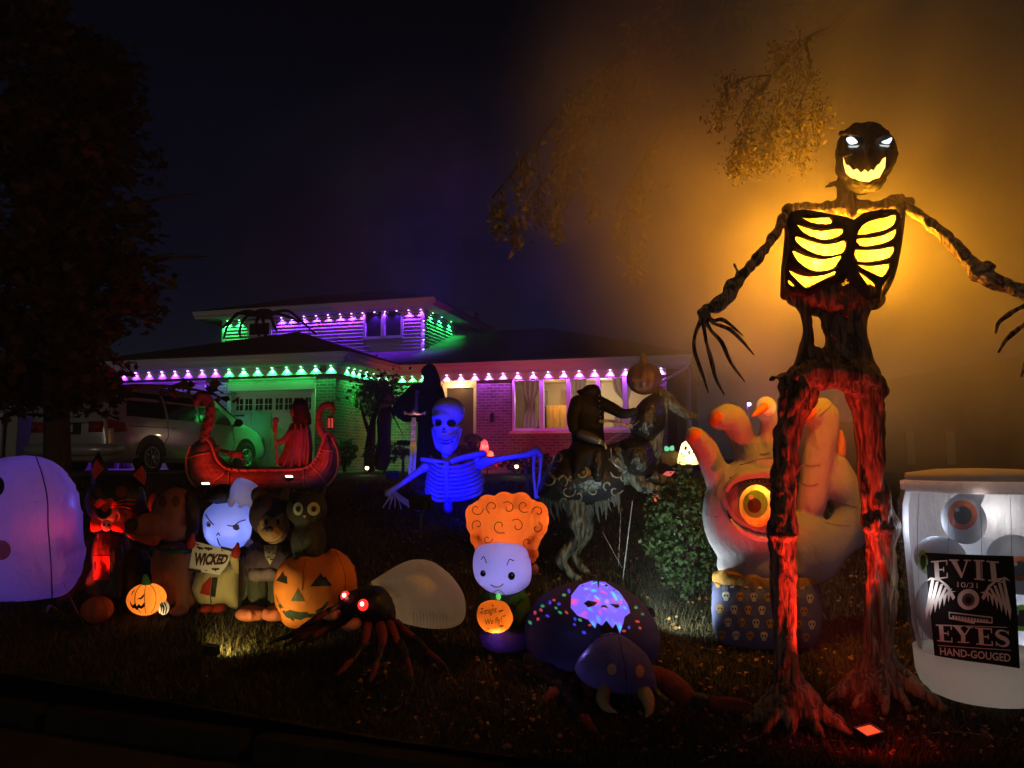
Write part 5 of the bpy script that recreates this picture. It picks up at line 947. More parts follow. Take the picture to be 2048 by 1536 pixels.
# giant hand with an eye in its palm
Yh = 5.98; t = Thing('inflatable_hand', 'giant pale hand inflatable with a green glowing eye in its palm and skull print cuff', 'inflatable', gp(1530, Yh))
HN = fab('pale_hand_nylon', (.36, .33, .40), .4, bump=(5, .9, .05))
hf = union([ell(1492, 1030, Yh, 86, 108, .26), ell(1598, 1098, Yh, 90, 72, .24), ell(1535, 1130, Yh, 100, 55, .26),
    tub([(1388, 872, Yh-.12, 20), (1405, 888, Yh-.05, 25), (1425, 930, Yh, 25), (1448, 990, Yh, 28)], 14), tub([(1438, 838, Yh-.12, 23), (1464, 835, Yh-.05, 28), (1486, 880, Yh, 26), (1508, 940, Yh, 29)], 14),
    tub([(1525, 826, Yh-.1, 15), (1540, 830, Yh-.05, 18), (1534, 880, Yh, 18), (1532, 940, Yh, 24)], 14), tub([(1625, 826, Yh-.08, 27), (1646, 828, Yh-.05, 31), (1640, 900, Yh, 31), (1622, 1010, Yh, 29)], 14),
    tub([(1676, 930, Yh, 22), (1686, 970, Yh, 33), (1705, 1010, Yh, 32), (1690, 1060, Yh, 36), (1640, 1110, Yh, 40)], 14), tub([(1700, 960, Yh, 12), (1722, 1010, Yh, 10), (1710, 1080, Yh, 20)], 10)], .02, 4)
B = bvh(hf); t.add('hand', hf, HN); NAIL = fab('nail_nylon', (.62, .16, .05), .4)
for pts in ([(1379, 868), (1386, 858), (1400, 860), (1402, 872), (1388, 882), (1378, 880)], [(1424, 826), (1434, 820), (1446, 828), (1444, 838), (1430, 850), (1421, 848)], [(1602, 828), (1612, 812), (1628, 812), (1634, 824), (1616, 842), (1601, 844)]): t.add('fingernail', decal(arc(pts, 2), B, .010, 4), NAIL)
t.add('fingernail', tub([(1683, 908, Yh-.02, 9), (1684, 885, Yh-.03, 8), (1682, 862, Yh-.05, 3)], 8, flat=.5), fab('thumb_nail_nylon', (.55, .25, .12), .4))
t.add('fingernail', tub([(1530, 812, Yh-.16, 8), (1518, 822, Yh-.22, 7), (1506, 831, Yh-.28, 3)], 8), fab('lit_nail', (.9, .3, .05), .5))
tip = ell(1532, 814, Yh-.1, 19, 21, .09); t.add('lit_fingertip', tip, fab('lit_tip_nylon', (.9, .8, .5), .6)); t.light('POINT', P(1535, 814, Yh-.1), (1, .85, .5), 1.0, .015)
for k in ([(1598, 925), (1620, 932), (1640, 930)], [(1600, 965), (1620, 972), (1636, 968)], [(1640, 830), (1655, 818), (1668, 806)], [(1660, 1000), (1690, 1008), (1715, 1015)], [(1650, 1045), (1672, 1050), (1700, 1052)], [(1540, 905), (1520, 908)], [(1448, 950), (1438, 970)], [(1480, 930), (1520, 918), (1545, 916)], [(1414, 985), (1430, 990)], [(1412, 1030), (1435, 1034)]): t.add('crease', line(k, B, 1.6), fab('crease_thread', (.22, .17, .2), .3))
eo = decal(arc([(1452, 990), (1470, 972), (1500, 962), (1545, 964), (1575, 980), (1590, 1010), (1570, 1045), (1535, 1062), (1500, 1052), (1470, 1030)]), B, .02, 6); e_ = t.add('eye_socket', eo, fab('mauve_nylon', (.22, .15, .18), .3))
eb = ellw(P(1514, 1012, Yh-.27), (.13, .09, .155)); Be = bvh(eb); LE = fab('lit_eyeball', (.9, .4, .12), .6, var=(9, .5, (1, .55, .1)), bump=(14, .8, .03)); e2 = t.add('eyeball', eb, LE); 
t.add('iris', decal(circ(1511, 1008, 25, 28, 28), Be, .004, 4), fab('green_iris', (.16, .42, .08), .5), e2); t.add('pupil', decal(circ(1509, 1011, 14, 15), Be, .008, 4), fab('dark_pupil', (.06, .03, .01), .3), e2); t.add('highlight', decal(circ(1502, 994, 5, 5.5, 12), Be, .011, 3), fab('peach_glint', (1, .6, .35), .5), e2)
t.light('POINT', P(1520, 990, Yh-.27), (1, .5, .15), 2.2, .02)
t.add('lower_lid', pil(arc([(1453, 1018), (1470, 1045), (1500, 1062), (1535, 1072), (1560, 1066), (1560, 1075), (1530, 1084), (1495, 1076), (1467, 1055)]), Yh-.27, .05, 4), fab('lid_nylon', (.6, .56, .6), .4))
lid = pil(arc([(1448, 975), (1470, 948), (1500, 938), (1545, 938), (1580, 950), (1580, 962), (1545, 956), (1500, 958), (1470, 968), (1455, 985)]), Yh-.26, .06, 5); t.add('upper_lid', lid, HN); Bl = bvh(lid)
t.add('eyelashes', [line([(1463+i*8.5, 971-8*math.sin(i/10*3)-i*.2), (1461+i*8.7, 955-9*math.sin(i/10*3))], B, 3.5, .05) for i in range(12)], INK); t.add('lash_line', line([(1458, 978), (1480, 965), (1510, 958), (1545, 961)], B, 5, .045), INK)
wr_ = lathe(tuple(P(1531, 1166, Yh)), [(.38, -.02), (.405, .0), (.40, .07), (.37, .09)], 32, sy=.62); t.add('cuff_trim', union([wr_, pil(arc([(1432, 1160), (1445, 1134), (1470, 1128), (1490, 1138), (1520, 1130), (1545, 1142), (1600, 1135), (1640, 1150), (1636, 1166), (1530, 1172), (1434, 1166)]), Yh-.02, .24, 7)], .02), fab('ochre_nylon', (.45, .23, .05), .3))
c0 = P(1533, 1225, Yh); cu = lathe(tuple(c0), [(.25, -.235), (.36, -.22), (.405, -.12), (.415, 0), (.41, .1), (.40, .232)], 36, sy=.62); B = bvh(cu); NV = fab('navy_print_nylon', (.10, .11, .24), .3, bump=(5, .5, .03)); t.add('cuff', cu, NV)
SKW, SKO = fab('cream_print', (.6, .58, .5), .3), fab('ochre_print', (.45, .25, .06), .3)
for r in range(5):
    for c in range(7):
        x = 1436+c*28+(r % 2)*14+r*2; y = 1168+r*26+(x-1530)*.03
        if not 1434 < x < 1636 or y > 1278: continue
        m = SKW if (r+c) % 2 else SKO; k_ = t.add('skull_motif', decal(circ(x, y, 6, 6.5, 12)[:7]+[(x-5, y+3), (x-3, y+8), (x+3, y+8), (x+5, y+3)][::1] if False else arc([(x-7.5, y), (x-5, y-7.5), (x+5, y-7.5), (x+7.5, y), (x+4.5, y+5), (x+4, y+9.5), (x-4, y+9.5), (x-4.5, y+5)], 2), B, .004, 4), m)
        for dx in (-3, 3): t.add('motif_eye', decal(circ(x+dx, y-.5, 1.9, 2.1, 8), B, .006, 3), INK, k_)
for r in range(4):
    for c in range(7):
        x = 1450+c*28+(r % 2)*14; y = 1176+r*26
        if x < 1630: t.add('flower_motif', [decal([(x, y), (x+7*math.cos(a-.25), y+7*math.sin(a-.25)), (x+7*math.cos(a+.25), y+7*math.sin(a+.25))], B, .003, 9) for a in np.linspace(0, 5.4, 7)], fab('slate_print', (.16, .17, .24), .3))
# jar of eyes
Yj = 4.97; t = Thing('inflatable_jar', 'tall see-through jar inflatable of eyeballs with a black EVIL EYES label', 'inflatable', gp(1962, Yj)); c0 = P(1965, 1170, Yj); s = Yj/F; zb0 = gz(Yj)-c0.z
def lt(px, py): return (P(px, py, Yj)-c0)
R0 = 150*s; z_ = lambda py: P(1965, py, Yj).z-c0.z
prof = [(R0*.6, z_(1392)), (R0*.78, z_(1380)), (R0*.86, z_(1345)), (R0*.88, z_(1300))]; BAND = fab('cream_jar_nylon', (.46, .42, .38), .4, bump=(7, .5, .03))
t.add('base_band', lathe(tuple(c0), prof, 40, sy=.85), BAND)
clear = [(R0*.88, z_(1300)), (R0*.94, z_(1250)), (R0*.97, z_(1150)), (R0*1.0, z_(1060)), (R0*.985, z_(1010)), (R0*.93, z_(980))]
VIN = mat('clear_vinyl', (.34, .37, .42), .12, spec=.5, alpha=.2, trans=.3, bump=(6, .5, .03)); jc = lathe(tuple(c0), clear, 40, sy=.85); V, Fc = jc; Fc = [f for f in Fc if len(f) == 4]; jc = (V, Fc); t.add('clear_wall', jc, VIN); B = bvh(lathe(tuple(c0), prof[2:]+clear[1:], 48, sy=.85))
t.add('lid_band', lathe(tuple(c0), [(R0*.86, z_(984)), (R0*.93, z_(980)), (R0*.94, z_(963)), (R0*.88, z_(960))], 40, sy=.85), fab('pinkish_jar_nylon', (.5, .4, .36), .4)); t.add('lid', lathe(tuple(c0), [(R0*.85, z_(960)), (R0*.88, z_(955)), (R0*.86, z_(946)), (R0*.5, z_(938)), (.02, z_(936))], 40, sy=.85), BAND)
cb2 = [(r*.93, z) for r, z in clear]; V, Fc = lathe(tuple(c0), cb2, 40, sy=.85); Fc = [f for f in Fc if len(f) == 4 and np.mean([V[i][1] for i in f]) > c0.y+.02]; t.add('back_wall', (V, Fc), WHT_F)
EYW = fab('eyeball_nylon', (.55, .57, .62), .55, bump=(5, .4, .03))
for g in ([ell(1927, 1040, Yj-.12, 36, 48, .16), tub([(1930, 1010, Yj-.08, 26), (1960, 990, Yj, 10)], 10)], [ell(1880, 1115, Yj-.1, 46, 42, .16)], [ell(2030, 1130, Yj-.1, 52, 60, .16)], [ell(2035, 1235, Yj-.1, 50, 52, .16)], [ell(1885, 1220, Yj-.05, 48, 66, .16)], [ell(1955, 1160, Yj+.1, 70, 90, .2)]):
    t.add('eyeball', union(g, .02, 2), EYW)
JB = bvh(join(ell(1927, 1040, Yj-.12, 36, 48, .16), ell(1880, 1115, Yj-.1, 46, 42, .16), ell(2030, 1130, Yj-.1, 52, 60, .16), ell(2035, 1235, Yj-.1, 50, 52, .16)))
for x, y, r, m in ((1925, 1030, 30, fab('orange_iris', (.5, .09, .005), .1)), (1846, 1124, 24, fab('green_iris_print', (.25, .5, .08), .4)), (2040, 1137, 25, fab('orange_iris', (.5, .09, .005), .1)), (2044, 1236, 27, fab('green_iris_print', (.25, .5, .08), .4))):
    e_ = t.add('iris', decal(circ(x, y, r if x != 1846 else 10, r), JB, .006, 5), m)
    for a, b, mm in ((.62, .02, INK), (.15, -.35, WHT_F)): t.add('pupil', decal(circ(x+b*r, y+b*r, r*a*(1 if x != 1846 else .4), r*a, 14), JB, .010 if b > 0 else .014, 4), mm, e_)
for x in (1838, 1900, 1960, 2020): t.add('wall_seam', line([(x, 985+abs(x-1960)*.02), (x+(-3 if x < 1960 else 3), 1100), (x+(8 if x < 1960 else -4), 1290)], B, 1.2, .004), fab('vinyl_seam', (.35, .37, .4), .3))
lb_ = t.add('label_panel', decal([(1851, 1105), (1900, 1108), (1960, 1110), (2027, 1112), (2034, 1220), (2040, 1337), (1980, 1328), (1920, 1320), (1869, 1311), (1858, 1200)], B, .014, 8, Yj), mat('black_label', (.014, .011, .011), .85, spec=.1))
LW = mat('label_print', (.8, .74, .68), .8)
def LT(nm, polys, m=LW, off=.022): t.add(nm, [decal(p, B, off, 6, Yj) for p in polys], m, lb_, smooth=False)
def glyph(ch, quad):
    """slab serif capitals with a thick and a thin stem"""
    R_ = {'E': [(0, 0, 1, .07), (0, .93, 1, 1), (.18, .07, .46, .93), (.46, .46, .78, .54), (.72, .36, .78, .64), (.93, .07, 1, .28), (.93, .72, 1, .93)],
          'L': [(0, 0, .75, .07), (0, .93, 1, 1), (.2, .07, .52, .93), (.93, .7, 1, .93)], 'I': [(0, 0, 1, .07), (0, .93, 1, 1), (.2, .07, .62, .93), (.72, .07, .8, .93)]}
    out = []
    for a, b, c, d in R_.get(ch, []): out.append([(a, b), (c, b), (c, d), (a, d)])
    if ch == 'V': out = [[(0, 0), (.45, 0), (.45, .07), (0, .07)], [(.68, 0), (1, 0), (1, .07), (.68, .07)], [(.08, .07), (.34, .07), (.6, .8), (.53, 1)], [(.78, .07), (.86, .07), (.56, 1), (.53, .95)]]
    if ch == 'Y': out = [[(0, 0), (.45, 0), (.45, .07), (0, .07)], [(.65, 0), (1, 0), (1, .07), (.65, .07)], [(.08, .07), (.34, .07), (.6, .5), (.6, .93), (.38, .93), (.38, .55)], [(.78, .07), (.86, .07), (.62, .53), (.58, .46)], [(.2, .93), (.8, .93), (.8, 1), (.2, 1)]]
    if ch == 'S':
        cl_ = [(.86, .22), (.7, .08), (.45, .04), (.24, .14), (.2, .3), (.4, .44), (.66, .54), (.8, .7), (.72, .88), (.48, .96), (.26, .9), (.12, .74)]; wds = [.02, .04, .05, .09, .12, .13, .13, .12, .09, .05, .04, .02]; cs = smooth_path([A((x, y, w)) for (x, y), w in zip(cl_, wds)], 3); l_, r_ = [], []
        for i in range(len(cs)): d = cs[min(i+1, len(cs)-1)][:2]-cs[max(i-1, 0)][:2]; d /= np.linalg.norm(d); nn = A([-d[1], d[0]])*cs[i][2]; l_.append(tuple(cs[i][:2]+nn)); r_.append(tuple(cs[i][:2]-nn))
        out = [l_+r_[::-1], [(.82, .05), (.9, .05), (.9, .3), (.84, .22)], [(.08, .7), (.14, .76), (.16, .96), (.08, .96)]]
    a, b, c, d = [A(p) for p in quad]; return [[tuple((1-y)*((1-x)*a+x*b)+y*((1-x)*d+x*c)) for x, y in p] for p in out]
q = CR(2.2729, 1480, 860)
for ch, z4 in (('E', ((868, 596), (942, 591), (945, 672), (875, 682))), ('V', ((950, 588), (1050, 590), (1050, 675), (955, 672))), ('I', ((1062, 590), (1110, 592), (1112, 684), (1066, 680))), ('L', ((1120, 594), (1196, 600), (1208, 696), (1128, 686)))): LT('lettering', glyph(ch, q(*z4)))
for ch, z4 in (('E', ((890, 884), (962, 886), (966, 966), (897, 960))), ('Y', ((968, 890), (1060, 895), (1060, 970), (972, 966))), ('E', ((1068, 898), (1145, 902), (1150, 982), (1074, 975))), ('S', ((1152, 906), (1228, 910), (1234, 988), (1158, 984)))): LT('lettering', glyph(ch, q(*z4)))
def TX(s, z4, bold=0): t.add('lettering', text_on(B, .022, Yj, s=s, cx=0, cy=0, w=0, h=0, bold=bold, quad=q(*z4)), LW, lb_, smooth=False)
TX('10/31', ((988, 690), (1080, 696), (1080, 720), (988, 714))); TX('HAND-GOUGED', ((908, 988), (1230, 1018), (1230, 1055), (910, 1022)), .02)
LT('rule_line', [q((890, 884), (1215, 896), (1215, 899), (890, 887)), q((900, 978), (1232, 1000), (1232, 1003), (900, 981))])
LT('ribbon', [q((948, 826), (1148, 850), (1148, 880), (1070, 874), (1065, 882), (950, 858)), ]); LT('ribbon_face', [q((953, 832), (1143, 855), (1143, 873), (953, 852))], INK, .026); LT('ribbon_text', [q((x, 843+(x-960)*.115), (x+9, 844+(x-960)*.115), (x+9, 856+(x-960)*.115), (x, 855+(x-960)*.115)) for x in range(965, 1130, 14)], LW, .030)
LT('emblem_eye', [circ(*q((1038, 770))[0], 22, 21)]); LT('emblem_ring', [circ(*q((1038, 772))[0], 13, 13)], fab('mauve_print', (.16, .1, .12), .1), .026); LT('emblem_pupil', [circ(*q((1038, 774))[0], 7, 7)], INK, .030)
for sx in (-1, 1):
    cx, cy = q((1038, 770))[0]; W_ = []
    top = [(30, -8), (48, -36), (62, -46), (78, -44)]; 
    for i, (ex, ey) in enumerate(((84, 42), (76, 34), (67, 27), (58, 20), (49, 14), (40, 6))):
        rx = 76-i*9; W_.append([(cx+sx*(rx-8), cy-42+i*5+(sx > 0)*3), (cx+sx*(rx-2), cy-40+i*5+(sx > 0)*3), (cx+sx*(ex+2), cy+ey-20), (cx+sx*ex, cy+ey), (cx+sx*(ex-6), cy+ey-22)])
    W_.append([(cx+sx*26, cy-4), (cx+sx*40, cy-28), (cx+sx*58, cy-42), (cx+sx*76, cy-44), (cx+sx*84, cy-36), (cx+sx*74, cy-40), (cx+sx*58, cy-37), (cx+sx*44, cy-24), (cx+sx*31, cy+2)])
    LT('emblem_wing', W_)
t.light('POINT', P(1900, 1200, Yj+.15), (.9, .88, .92), 5, .05); t.light('POINT', P(1985, 1030, Yj+.2), (.95, .9, .88), 3, .05); t.light('POINT', P(1960, 990, Yj-.34), (.95, .9, .88), .5, .05); t.light('POINT', P(2010, 1070, Yj-.32), (.95, .9, .88), .6, .05); t.light('POINT', P(1850, 1180, Yj-.22), (.9, .92, 1), .6, .04); t.light('POINT', P(1850, 1050, Yj), (.75, .82, 1.0), 3, .05); t.light('POINT', P(2060, 1250, Yj-.1), (.85, .9, 1.0), 3.0, .03); t.light('POINT', P(1965, 1355, Yj), (.9, .85, .8), 2.6, .06); t.light('POINT', P(1965, 972, Yj), (.95, .85, .85), 4.5, .06)
def dent(g, c, r, depth, sharp=2):
    V = A(g[0]).copy(); d = np.linalg.norm((V-A(tuple(c)))/A(r), axis=1); k = np.clip(1-d**sharp, 0, 1); V[:, 1] += k*depth*(V[:, 1] < c[1]+.6*r[1]); return V, g[1]
# ------------------------------------------------------------------ twelve foot giant
G7 = lambda x, y: cr(x, y, 2.4, 1360, 220)
Yt = 4.95; t = Thing('skeleton_giant', 'towering root-bodied pumpkin skeleton with blazing ribs, jagged grin and white eyes', 'skeleton', (P(1650, 900, 4.85).x, 4.85, gz(4.85)))
def rootm(nm, c1, c2, sc=(26, 26, 3.2)):
    m = mat(nm, c1, .55, spec=.45); N = m.node_tree.nodes; L = m.node_tree.links; b = N['Principled BSDF']; tcn = N.new('ShaderNodeTexCoord'); mp = N.new('ShaderNodeMapping'); mp.inputs['Scale'].default_value = sc; L.new(tcn.outputs['Object'], mp.inputs[0])
    nz = N.new('ShaderNodeTexNoise'); nz.inputs['Scale'].default_value = 1; nz.inputs['Detail'].default_value = 5; nz.inputs['Distortion'].default_value = 1.2; L.new(mp.outputs[0], nz.inputs['Vector'])
    r = N.new('ShaderNodeValToRGB'); L.new(nz.outputs[0], r.inputs[0]); r.color_ramp.elements[0].position = .4; r.color_ramp.elements[0].color = (*c2, 1); r.color_ramp.elements[1].position = .62; r.color_ramp.elements[1].color = (*c1, 1)
    L.new(r.outputs[0], b.inputs['Base Color']); bp = N.new('ShaderNodeBump'); bp.inputs['Strength'].default_value = 1; bp.inputs['Distance'].default_value = .03; L.new(nz.outputs[0], bp.inputs['Height']); L.new(bp.outputs[0], b.inputs['Normal']); return m
ROOT = rootm('root_bark', (.30, .17, .09), (.045, .025, .015)); ROOTD = rootm('dark_gourd_skin', (.035, .018, .009), (.012, .007, .004), (12, 12, 4)); BONE = rootm('aged_bone', (.42, .30, .16), (.10, .06, .03), (30, 30, 8))
def wob(pts, n, off, rr, seed, k=7):
    """root strands that wander along a limb"""
    r = np.random.default_rng(seed); P0 = smooth_path([A(p) for p in pts], k); out = []
    for i in range(n):
        ph = r.uniform(0, 6.28); tw = r.normal(0, 1.6); q = []; a0, a1 = sorted(r.uniform(0, 1, 2)); a0, a1 = (0, 1) if a1-a0 < .35 else (a0, a1)
        for j, p in enumerate(P0):
            s = j/(len(P0)-1)
            if s < a0 or s > a1: continue
            a = ph+tw*s*2+.35*math.sin(s*19+i*2); q.append((p[0]+math.cos(a)*p[3]*off+r.normal(0, .6), p[1]+r.normal(0, 1.5), p[2]+math.sin(a)*p[3]*off*p[2]/F, p[3]*rr*r.uniform(.7, 1.3)))
        if len(q) > 2: out.append(tub(q, 6, 1))
    return out
LL = [(1600, 780, 4.95, 36), (1578, 860, 4.9, 23), (1572, 950, 4.85, 21), (1567, 1030, 4.8, 24), (1565, 1065, 4.78, 27), (1566, 1100, 4.77, 23), (1570, 1200, 4.72, 22), (1574, 1300, 4.68, 21), (1578, 1360, 4.66, 24), (1582, 1395, 4.65, 32)]
RL = [(1726, 780, 4.97, 36), (1738, 850, 4.97, 26), (1742, 950, 4.97, 25), (1756, 1030, 4.96, 30), (1762, 1055, 4.96, 32), (1762, 1090, 4.96, 26), (1764, 1180, 4.97, 24), (1762, 1260, 4.98, 24), (1758, 1310, 5.0, 26), (1754, 1345, 5.0, 32)]
def foot(cx, cy, Y, n, spread, seed):
    r = np.random.default_rng(seed); out = []
    for i in range(n):
        a = math.pi*(-.08+1.16*i/(n-1)); L_ = spread*r.uniform(.8, 1.15); dx, dy = math.cos(a)*L_, -math.sin(a)*L_*.75; c = P(cx, cy, Y); z0 = gz(Y)
        out.append(tubw([(c.x, c.y, c.z+.12, .07), (c.x+dx*.45, c.y+dy*.45, c.z*.5+z0*.5+.05, .055), (c.x+dx, c.y+dy, z0+.015, .022)], 8))
    return out
def vgroove(g, s): return grooves(g, .014, 13, 3.0, s)
lg = union([tub(LL, 12)]+wob(LL, 9, .98, .3, 1)+[tub([(1545+i*9, 1072+((i*7) % 5), 4.78-.09, 6) for i in range(6)], 6)], .0105, 2, .4); t.add('leg', vgroove(lg, 1), ROOT)
rg = union([tub(RL, 12)]+wob(RL, 9, .98, .3, 2)+[tub([(1733+i*11, 1058+((i*7) % 5), 4.96-.1, 7) for i in range(6)], 6)], .0105, 2, .4); t.add('leg', vgroove(rg, 2), ROOT)
t.add('foot', vgroove(union(foot(1583, 1400, 4.66, 8, .33, 3)+[ell(1584, 1395, 4.66, 36, 26, .1)], .014, 3), 3), ROOT); t.add('foot', vgroove(union(foot(1757, 1345, 5.0, 8, .36, 4)+[ell(1757, 1345, 5.0, 36, 22, .1)], .014, 3), 4), ROOT)
g = lambda *p: [G7(x, y)+(Y, r) for x, y, Y, r in p]
pel = union([tub(g((500, 1330, 4.95, 16), (560, 1290, 4.9, 26), (680, 1260, 4.9, 26), (800, 1275, 4.9, 27), (900, 1290, 4.9, 28), (950, 1350, 4.95, 22)), 10), tub(g((520, 1380, 4.95, 17), (600, 1330, 4.9, 18), (680, 1300, 4.88, 16), (780, 1310, 4.88, 18), (860, 1350, 4.9, 18)), 10)]+wob(g((480, 1290, 4.95, 16), (680, 1240, 4.9, 22), (960, 1310, 4.95, 18)), 7, 1, .25, 7), .013, 3); t.add('pelvis', vgroove(pel, 5), ROOT)
wa = union([tub(g((525, 890, 4.98, 8), (600, 980, 4.95, 12), (610, 1100, 4.95, 13), (560, 1270, 4.95, 16)), 8), tub(g((965, 870, 5, 8), (880, 960, 4.95, 13), (870, 1100, 4.95, 13), (930, 1280, 4.95, 15)), 8), tub(g((700, 860, 5, 26), (720, 1000, 5, 18), (740, 1130, 5, 20), (720, 1260, 4.95, 24)), 10), tub(g((820, 850, 5, 24), (800, 1000, 5, 24), (800, 1130, 5, 24), (830, 1260, 4.95, 24)), 10), tub(g((640, 1180, 4.98, 22), (600, 1280, 4.95, 24)), 8), tub(g((880, 1180, 4.98, 18), (900, 1280, 4.95, 24)), 8), ellw(P(*G7(750, 900), 5.0), (.33, .12, .13)), tub(g((880, 860, 5, 18), (850, 960, 5, 12)), 8)]+wob(g((720, 860, 4.95, 40), (750, 1000, 4.95, 32), (760, 1150, 4.95, 28), (760, 1280, 4.95, 36)), 8, 1, .13, 9), .013, 3); t.add('waist', vgroove(wa, 6), ROOT)
SK = fab('fiery_lining', (1, .80, .40), .75, bump=(16, .8, .02), var=(14, .6, (1, .85, .5)))
for out in (((560, 520), (720, 513), (785, 560), (802, 640), (792, 700), (750, 780), (600, 868), (515, 845), (522, 760), (540, 600)), ((845, 610), (880, 545), (1040, 500), (1042, 700), (1002, 800), (967, 808), (945, 888), (905, 885), (848, 770), (833, 700))): t.add('chest_lining', sheetp([G7(*p) for p in out], 4.93), SK)
gaps = [((575, 512), (620, 520), (720, 515), (727, 545), (690, 550), (640, 546), (600, 530)), ((553, 545), (600, 562), (680, 580), (755, 568), (783, 572), (780, 590), (745, 612), (690, 625), (640, 612), (590, 590)), ((555, 605), (620, 625), (700, 645), (760, 635), (790, 625), (798, 650), (785, 680), (740, 698), (680, 700), (620, 680), (560, 640)), ((540, 672), (600, 698), (690, 718), (775, 695), (760, 730), (735, 760), (680, 775), (620, 768), (570, 735), (545, 700)), ((520, 765), (560, 785), (620, 800), (700, 790), (748, 772), (735, 800), (680, 822), (640, 840), (605, 862), (570, 830), (530, 790)), ((515, 805), (550, 840), (545, 850), (515, 835)),
    ((850, 600), (870, 560), (920, 530), (990, 515), (1038, 503), (1030, 545), (985, 575), (920, 592)), ((845, 620), (920, 612), (990, 598), (1038, 572), (1028, 610), (990, 635), (920, 652), (862, 655)), ((833, 672), (900, 672), (980, 665), (1027, 655), (1022, 690), (985, 715), (920, 728), (850, 728)), ((846, 738), (900, 748), (960, 745), (1005, 738), (995, 775), (965, 803), (920, 785), (870, 760)), ((848, 768), (880, 790), (930, 825), (943, 855), (930, 880), (912, 890), (900, 850), (870, 805))]
po = [G7(*p) for p in ((530, 490), (580, 480), (640, 487), (790, 515), (830, 530), (880, 495), (960, 480), (1030, 478), (1055, 510), (1050, 600), (1040, 690), (1018, 780), (990, 815), (965, 850), (955, 900), (900, 915), (850, 880), (800, 800), (770, 810), (680, 860), (600, 900), (530, 885), (503, 850), (500, 760), (520, 690), (522, 600), (512, 530))]
t.add('ribcage', plate(po, [[G7(*p) for p in arc(h_, 2)] for h_ in gaps], 4.90, .03, .035), ROOTD)
for i, r_ in enumerate((((545, 595), (620, 615), (700, 636), (775, 612)), ((545, 655), (620, 690), (700, 709), (785, 690)), ((530, 740), (620, 782), (700, 785), (765, 755)), ((540, 540), (620, 556), (700, 566), (780, 562)), ((840, 604), (930, 603), (1040, 560)), ((838, 662), (930, 662), (1035, 635)), ((838, 733), (930, 738), (1020, 718)))): t.add('rib', tub([G7(x, y)+(4.865, 2.6) for x, y in r_], 7), ROOTD)
t.add('ribcage_frame', union([tub(g((520, 470, 5, 11), (524, 600, 4.95, 10), (508, 760, 4.95, 10), (505, 890, 4.98, 11)), 8), tub(g((1060, 470, 5, 11), (1045, 640, 4.95, 9), (1010, 800, 4.95, 9), (960, 900, 4.98, 7)), 8), tub(g((800, 540, 4.92, 7), (822, 640, 4.9, 9), (815, 700, 4.9, 10), (805, 770, 4.92, 9), (750, 830, 4.95, 12), (830, 870, 4.97, 13)), 8), tub(g((610, 870, 4.95, 8), (700, 830, 4.94, 10), (760, 800, 4.94, 9)), 8)], .011, 2), ROOTD)
sh = union([tub(g((510, 480, 5.05, 12), (640, 470, 5.02, 13), (800, 490, 5.0, 14), (960, 460, 5.02, 13), (1100, 450, 5.05, 12)), 10), tub(g((790, 330, 4.98, 16), (800, 420, 4.98, 20), (815, 500, 4.96, 14)), 10), ellw(P(*G7(800, 475), 5.02), (.24, .1, .06)), tub(g((1000, 420, 5.05, 6), (1060, 412, 5.05, 7), (1090, 450, 5.05, 8)), 6), tub(g((700, 370, 5, 5), (750, 350, 4.98, 5), (790, 345, 4.98, 6)), 6)], .012, 3); t.add('shoulders', vgroove(sh, 8), ROOT)
gh = pumpkin_geo(tuple(P(1729, 305, 4.88)), 60*4.88/F, 64*4.88/F, 9, .13, 56*4.88/F); gh = union([gh, ell(1731, 362, 4.86, 40, 24, .13), ell(1729, 330, 4.84, 53, 44, .17), tub([(1685, 266, 4.74, 7), (1705, 264, 4.7, 8), (1722, 272, 4.69, 5)], 8), tub([(1778, 266, 4.74, 4), (1768, 268, 4.7, 7), (1750, 277, 4.69, 5)], 8), tub([(1672, 308, 4.74, 4), (1690, 312, 4.7, 5), (1704, 308, 4.68, 3)], 6), tub([(1775, 310, 4.7, 5), (1790, 308, 4.73, 4)], 6), tub([(1732, 280, 4.7, 4), (1731, 300, 4.66, 5)], 6)], .011, 2)
gh = vgroove(gh, 10); B = bvh(gh); t.add('head', gh, ROOTD); q = CR(2.4, 1360, 220)
t.add('mouth', decal(q((783, 225), (795, 262), (812, 268), (830, 290), (850, 282), (868, 303), (888, 286), (903, 300), (918, 285), (930, 292), (948, 264), (960, 258), (972, 236), (987, 226), (984, 275), (957, 325), (930, 332), (905, 346), (860, 340), (842, 330), (820, 325), (796, 302), (786, 262)), B, .008, 4), lam('mouth_fire', (1, .42, .06), 5))
EW_ = lam('white_eye_glow', (.62, .78, 1), 3.2)
for x, y, rx, ry in ((825, 147, 27, 19), (993, 147, 25, 16)):
    cx, cy = G7(x, y); s = 1 if x < 900 else -1; pts = [(cx-rx/2.4, cy-ry*.45/2.4 if s > 0 else cy+ry*.4/2.4), (cx, cy-ry*.95/2.4 if s > 0 else cy-ry*.3/2.4), (cx+rx/2.4, cy+ry*.3/2.4 if s > 0 else cy-ry*.9/2.4), (cx+rx*.5/2.4, cy+ry*.8/2.4), (cx-rx*.4/2.4, cy+ry*.85/2.4)]
    e_ = t.add('eye', decal(arc(pts, 3), B, .010, 3), EW_); t.add('pupil', [line([(cx+3.6*math.cos(a), cy+3.6*math.sin(a)) for a in np.linspace(0, 2*math.pi, 9)], B, .9, .013, 2)], INK, e_); t.add('pupil', decal(circ(cx, cy, 1.4, 1.4, 8), B, .014, 2), INK, e_)
